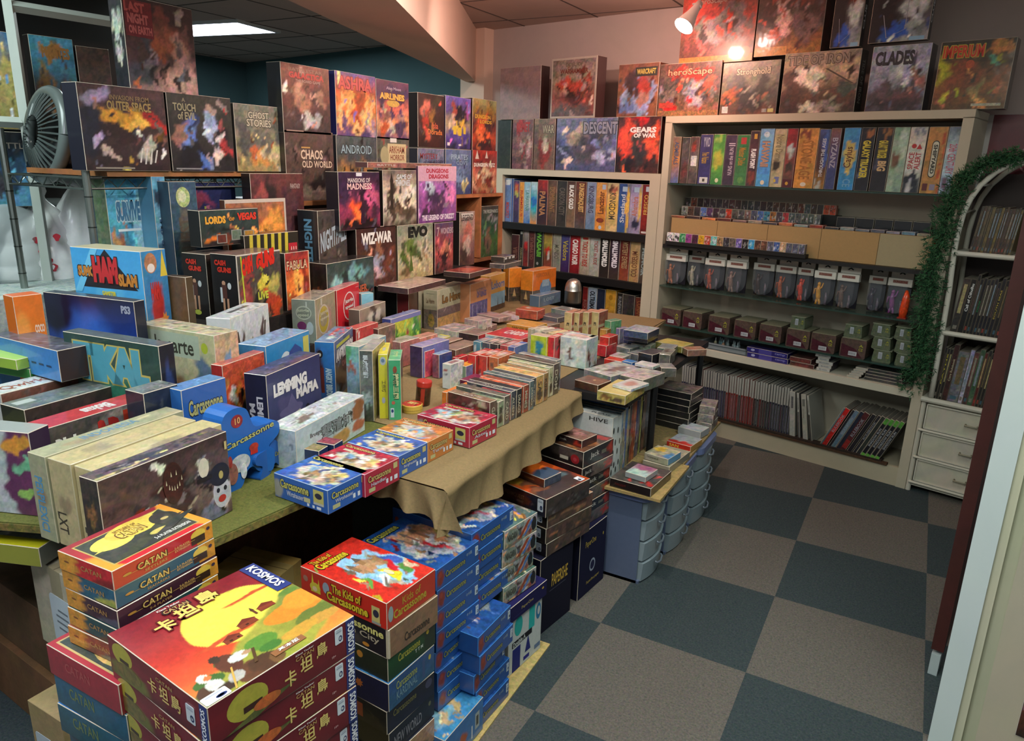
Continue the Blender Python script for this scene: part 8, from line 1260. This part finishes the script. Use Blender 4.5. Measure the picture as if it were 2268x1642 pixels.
# ------------------------------------------------------------------ black table goods
TB_ = .7205; GB = 'small packs on the black table'
def bk(label, zt, near, left, right, h, cF, cT=None, yaw=None, T=None, R=None, F=None, zf=None):
    a, l, r = onz(near, zt), onz(left, zt), onz(right, zt)
    v = (a-l)[:2]; u = (r-a)[:2]; ya = math.degrees(math.atan2(v[1], v[0])) if yaw is None else yaw; e1, e2 = rot2(ya); wx = float(v@e1); wy = max(.02, float(u@e2)); c = a[:2]-e1*wx/2+e2*wy/2
    return put(label, (c[0], c[1], zt-h), (wx, wy, h), ya, dict(F=F or art(cF, n=.5), R=R or art(cF, n=.5), T=T or art(cT or cF, n=.6), S=cF), name='card_pack', cat='card pack')
bk('yellow monkey game box at the near corner of the black table', .757, FJ(585, 795), FJ(333, 745), FJ(742, 685), .036, 'a8944c', T=art('b8a460', n=.15), F=art('a89450', '.3 .5 .2 .3 6c4c28 .4;.7 .3 .2 .3 4c3c30 .4', n=.3))
bk('white and silver wrapped deck on the yellow game box', .769, FJ(635, 735), FJ(468, 690), FJ(690, 652), .011, 'b4b8b8', T=art('b8b4b0', '.5 .5 .3 .3 a87c70 .8', n=.2))
bk('brown leather look box left of the yellow game box', .752, FJ(340, 700), FJ(133, 648), FJ(436, 650), .031, '4c2c20', T=art('6c4838', n=.4, bars='e .5 .45 .6 .6 b89c6c'))
bk('large clear wrapped grey figure pack on the black table', .766, FJ(455, 622), FJ(214, 552), FJ(655, 520), .045, '6c7070', T=art('9c9c98', '.6 .5 .2 .3 5c4c4c .7', n=.4))
bk('white and brown wrapped pack beside the yellow game box', .77, FJ(740, 655), FJ(538, 605), FJ(882, 570), .049, '54544c', T=art('a09490', n=.6))
bk('white flat pack lying on the white and brown one', .783, FJ(830, 535), FJ(668, 500), FJ(880, 508), .012, 'a8a8a8', T=art('b8b4b4', n=.4))
bk('red flat pack behind the grey figure pack', .752, FJ(545, 488), FJ(395, 460), FJ(572, 462), .03, 'a82820', T=art('b83424', n=.3))
bk('small blue flat pack beside the red flat pack', .757, FJ(643, 500), FJ(556, 480), FJ(668, 478), .035, '2c5c9c', T=art('3c74b0', n=.3))
bk('pale flat pack left of the small blue one', .75, FJ(560, 455), FJ(440, 432), FJ(620, 420), .029, '8c8884', T=art('a49c98', n=.6))
bk('dark box with a black lid in the middle of the black table', .785, FJ(825, 430), FJ(700, 402), FJ(878, 378), .045, '1c1c20', T=art('3c3c40', n=.5))
bk('clear blister with a brown figure near the aisle edge', .79, FJ(985, 430), FJ(888, 418), FJ(1050, 380), .05, '54544c', T=art('7c7c70', '.4 .6 .2 .3 4c3c2c .5', n=.4))
bk('flat clear pack behind the brown figure blister', .775, FJ(1010, 380), FJ(868, 362), FJ(1108, 345), .04, '5c6460', T=art('848c88', n=.4))
bk('flat yellow topped pack at the far end of the black table', .765, FJ(1090, 358), FJ(850, 308), FJ(1160, 318), .03, '8c8444', T=art('b0a450', n=.3))
bk('orange and grey flat pack at the far right corner of the black table', .762, FJ(1140, 385), FJ(1085, 355), FJ(1215, 330), .03, '7c5c4c', T=art('a0745c', n=.4))
bk('grey clear pack near the marbled boxes', .757, FJ(620, 375), FJ(490, 345), FJ(680, 345), .035, '6c7474', T=art('949c98', n=.5))
bk('pale green flat pack in front of the marbled boxes', .765, FJ(810, 350), FJ(635, 325), FJ(850, 320), .04, '7c8478', T=art('a8ac98', n=.3))
bk('dim grey pack between the pale flat packs', .752, FJ(700, 428), FJ(600, 405), FJ(745, 385), .03, '54545c', T=art('848484', n=.5))
bk('grey box against the aisle edge right of the white flat pack', .76, FJ(905, 545), FJ(865, 500), FJ(995, 500), .038, '54504c', T=art('8c8480', n=.5))
for k in range(4):
    bk('dark blue and white marbled game box beside the tall bookcase stile, %s from the bottom' % ORD[k], .752+.032*k, FJ(785, 330-32*k), FJ(566, 300-33*k), FJ(878, 275-30*k), .031, '242c3c', T=art('8c949c' if k == 3 else '2c3440', n=.7), F=art('34405c', n=.9), R=art('2c3448', n=.9)); BOXES[-1]['group'] = 'marbled game boxes'
# ================================================================== FAR LEFT: glazed frame, posters, wheel, bags and jug
gf_ = empty('display_cabinet', (-3.0, -2.6, 0), 0, label='white framed glass cabinet at the far left with boxes inside', cat='cabinet')
pc = X90(-2.72, 78, -2.3); e1, e2 = rot2(78)
def cab(p, d=0): q = onv(p, pc); return (float(q[0])+3.0-e2[0]*0+e2[0]*d, float(q[1])+2.6+e2[1]*d, float(q[2]))
mb = MB(); W_c = 'a8b0a8'
pb, pt = cab((82, 440)), cab((14, -40)); mb.tube([(pb[0], pb[1], 0), (pb[0], pb[1], 2.3)], .022, W_c, 4)
q1, q2 = cab((0, 272)), cab((46, 272)); mb.tube([(q1[0]-.05, q1[1]-.3, q2[2]), (q2[0], q2[1], q2[2])], .02, W_c, 4)
q1, q2 = cab((30, 20)), cab((238, 45)); mb.tube([(pb[0], pb[1], q2[2]), (q2[0]+.02, q2[1]+.3, q2[2])], .02, W_c, 4)
mb.box((-.42, -.85, 0), (-.38, 1.0, 2.3), '20282a'); mb.box((-.42, -.85, 0), (.2, -.83, 2.3), '8c948c'); mb.box((-.42, -.85, 2.28), (.2, 1.0, 2.3), '8c948c')
for z in (.5, 1.0, 1.33, 1.62): mb.box((-.40, -.84, z-.012), (.14, .55, z), '5c6462')
mb.obj('cabinet_frame', 'paint', gf_)
FB('sea pirate adventure box behind the cabinet glass, upper left', (-2.95, -2.3, 80), (60, 70), (160, 92), .06, prt('4c94b0 3c7c98 4c4034 3c2c24', '.5 .85 .3 .08 a87438 .5;.25 .45 .2 .25 8c7040 .5;.3 .3 .15 .1 b8b4a4 .5;.6 .3 .2 .2 3c2820 .5;.8 .4 .1 .2 6c5448 .5', [tx('PIRATES', .25, .78, .9, .9, '9c6c34', b=.05)]), zb=1.621)
FB('dim reddish box beside the pirate box inside the cabinet', (-2.95, -2.3, 80), (166, 98), (240, 112), .06, prt('4c3830 5c3c34', n=.5), zb=1.621)
FB('yellow edged poster box at the far left edge of the picture', (-2.78, -2.3, 80), (-60, 60), (34, 75), .05, prt('3c6c94 9c8c50 8c7c48', '.8 .5 .3 .3 a89c5c .6;.9 .2 .1 .1 a8b4c0 .5'), zb=1.621)
FB('dark topped blue poster box below the frame bar at the left edge', (-2.78, -2.3, 80), (-60, 290), (62, 292), .05, prt('1c1c20 1c2c3c 4c84a8 5c94b0', '.6 .45 .25 .2 2c4460 .6;.3 .3 .2 .2 3c3c40 .6', [tx('BATTLE', .3, .78, .98, .86, '8c8478')]), zb=1.334)
wh = atd((104, 300), 2.66); w = empty('wheel', (wh[0], wh[1], wh[2]), 0, label='black and grey ribbed wheel shaped object beside the rack, upper left', cat='wheel')
rm = Matrix.Rotation(R_(-8), 4, 'Z') @ Matrix.Rotation(R_(80), 4, 'X')
mb = MB(); n = 40; ring = [tuple(rm @ Vector((.155*math.cos(2*math.pi*i/n), .155*math.sin(2*math.pi*i/n), 0))) for i in range(n+1)]; mb.tube(ring, .022, '565e5c', 10, cap=False); mb.obj('rim', 'plastic', w, smooth=True)
mb = MB()
for i in range(36):
    a = 2*math.pi*i/36; mb.tube([tuple(rm @ Vector((r*math.cos(a), r*math.sin(a), z))) for r, z in ((.15, .015), (.11, .035), (.06, .05))], .004, '444c4a', 5)
mb.lathe([(.001, .05), (.06, .05)], '2c3230'); mb.obj('ribbed_face', 'plastic', w)
mb = MB(); d = Vector((-.06, .10, 0)); mb.tube([(-.01, .02, -.02), (.0, .12, -.09), (.02, .2, -.17)], [.14, .11, .07], '16181a', 20); mb.tube([(0, .1, -.08), (.03, .16, -.2)], .05, '1c1e20', 14); mb.obj('body', 'plastic', w, smooth=True)
def bag(label, p, dep, W, H, seed, knot=True, c='f4f6f4'):
    q = atd(p, dep); rg = random.Random(seed); mb = MB(); V = []; F = []; nu, nv = 40, 26
    for j in range(nv+1):
        v = j/nv; r = (math.sin(min(1, v*1.15)*math.pi*.52+.35) if v < .8 else 0); r = np.interp(v, [0, .1, .35, .6, .78, .86, .92, 1], [.75, 1, 1, .75, .35, .12, .2, .16])
        for i in range(nu):
            a = 2*math.pi*i/nu; f = 1+.10*math.sin(5*a+seed+3*v)*v+.07*math.sin(9*a+2*seed-5*v)*v+.05*math.sin(17*a+seed)*v+.025*rg.gauss(0, 1)
            V.append((W/2*r*f*math.cos(a), W*.32*r*f*math.sin(a), H*v+.01*math.sin(3*a+seed)))
    F = [(j*nu+i, j*nu+(i+1) % nu, (j+1)*nu+(i+1) % nu, (j+1)*nu+i) for j in range(nv) for i in range(nu)]+[tuple(range(nu))[::-1], tuple(range(nv*nu, nv*nu+nu))]
    cs = [np.append(lin(c), .03)]*len(V)
    mb.add(V, F, cs); o = mb.obj('shopping_bag', 'bagmat', loc=q, rot=(0, 0, R_(58)), smooth=True); tag(o, label, 'bag'); return o, q
M['bagmat'] = printed('thin_white_plastic', .3, .5, 0, trans=.0)
o, q = bag('crumpled white carrier bag with red marks, left of the blue slam box', (115, 660), 3.05, .33, .47, 1)
mb = MB()
for x, z, r in ((-.06, .25, .013), (.03, .26, .015), (-.035, .2, .02), (-.02, .165, .018), (.0, .14, .016)):
    pts = [(x+r*math.cos(a)*(1+.3*math.sin(3*a)), -.118-.0+.0*a, z+r*math.sin(a)) for a in np.linspace(0, 2*math.pi, 14)[:-1]]; e1b, _ = rot2(-30)
    mb.prism([(p[0], p[2]) for p in pts], lambda p: (p[0]*.8+.03, -.105-.1*p[0], p[1]), lambda p: (p[0]*.8+.03, -.112-.1*p[0], p[1]), 'b02434')
mb.obj('red_print', 'plastic', o)
bag('taller white carrier bag with a twisted top behind the red marked one', (200, 640), 3.12, .26, .50, 4)
riser('pale plastic crate under the carrier bags and the water bottle', -3.30, -2.47, -2.9, -1.95, .0, 1.045, '98a4a0')
q = atd((28, 655), 2.95)
w = empty('water_bottle', (q[0], q[1], 1.0455), 0, label='large translucent water cooler bottle at the left edge', cat='water bottle')
mb = MB(); mb.lathe([(.001, 0), (.12, .0), (.132, .015), (.132, .05), (.127, .06), (.127, .07), (.132, .08), (.132, .14), (.127, .15), (.132, .16), (.13, .22), (.11, .27), (.06, .31), (.03, .325), (.028, .35), (.001, .352)], 'a8b4b4', seg=36); mb.obj('bottle_body', 'jug', w, smooth=True)
mb = MB(); mb.lathe([(.03, .335), (.034, .337), (.034, .37), (.001, .372)], 'b8b050', seg=24); mb.obj('cap', 'plastic', w)
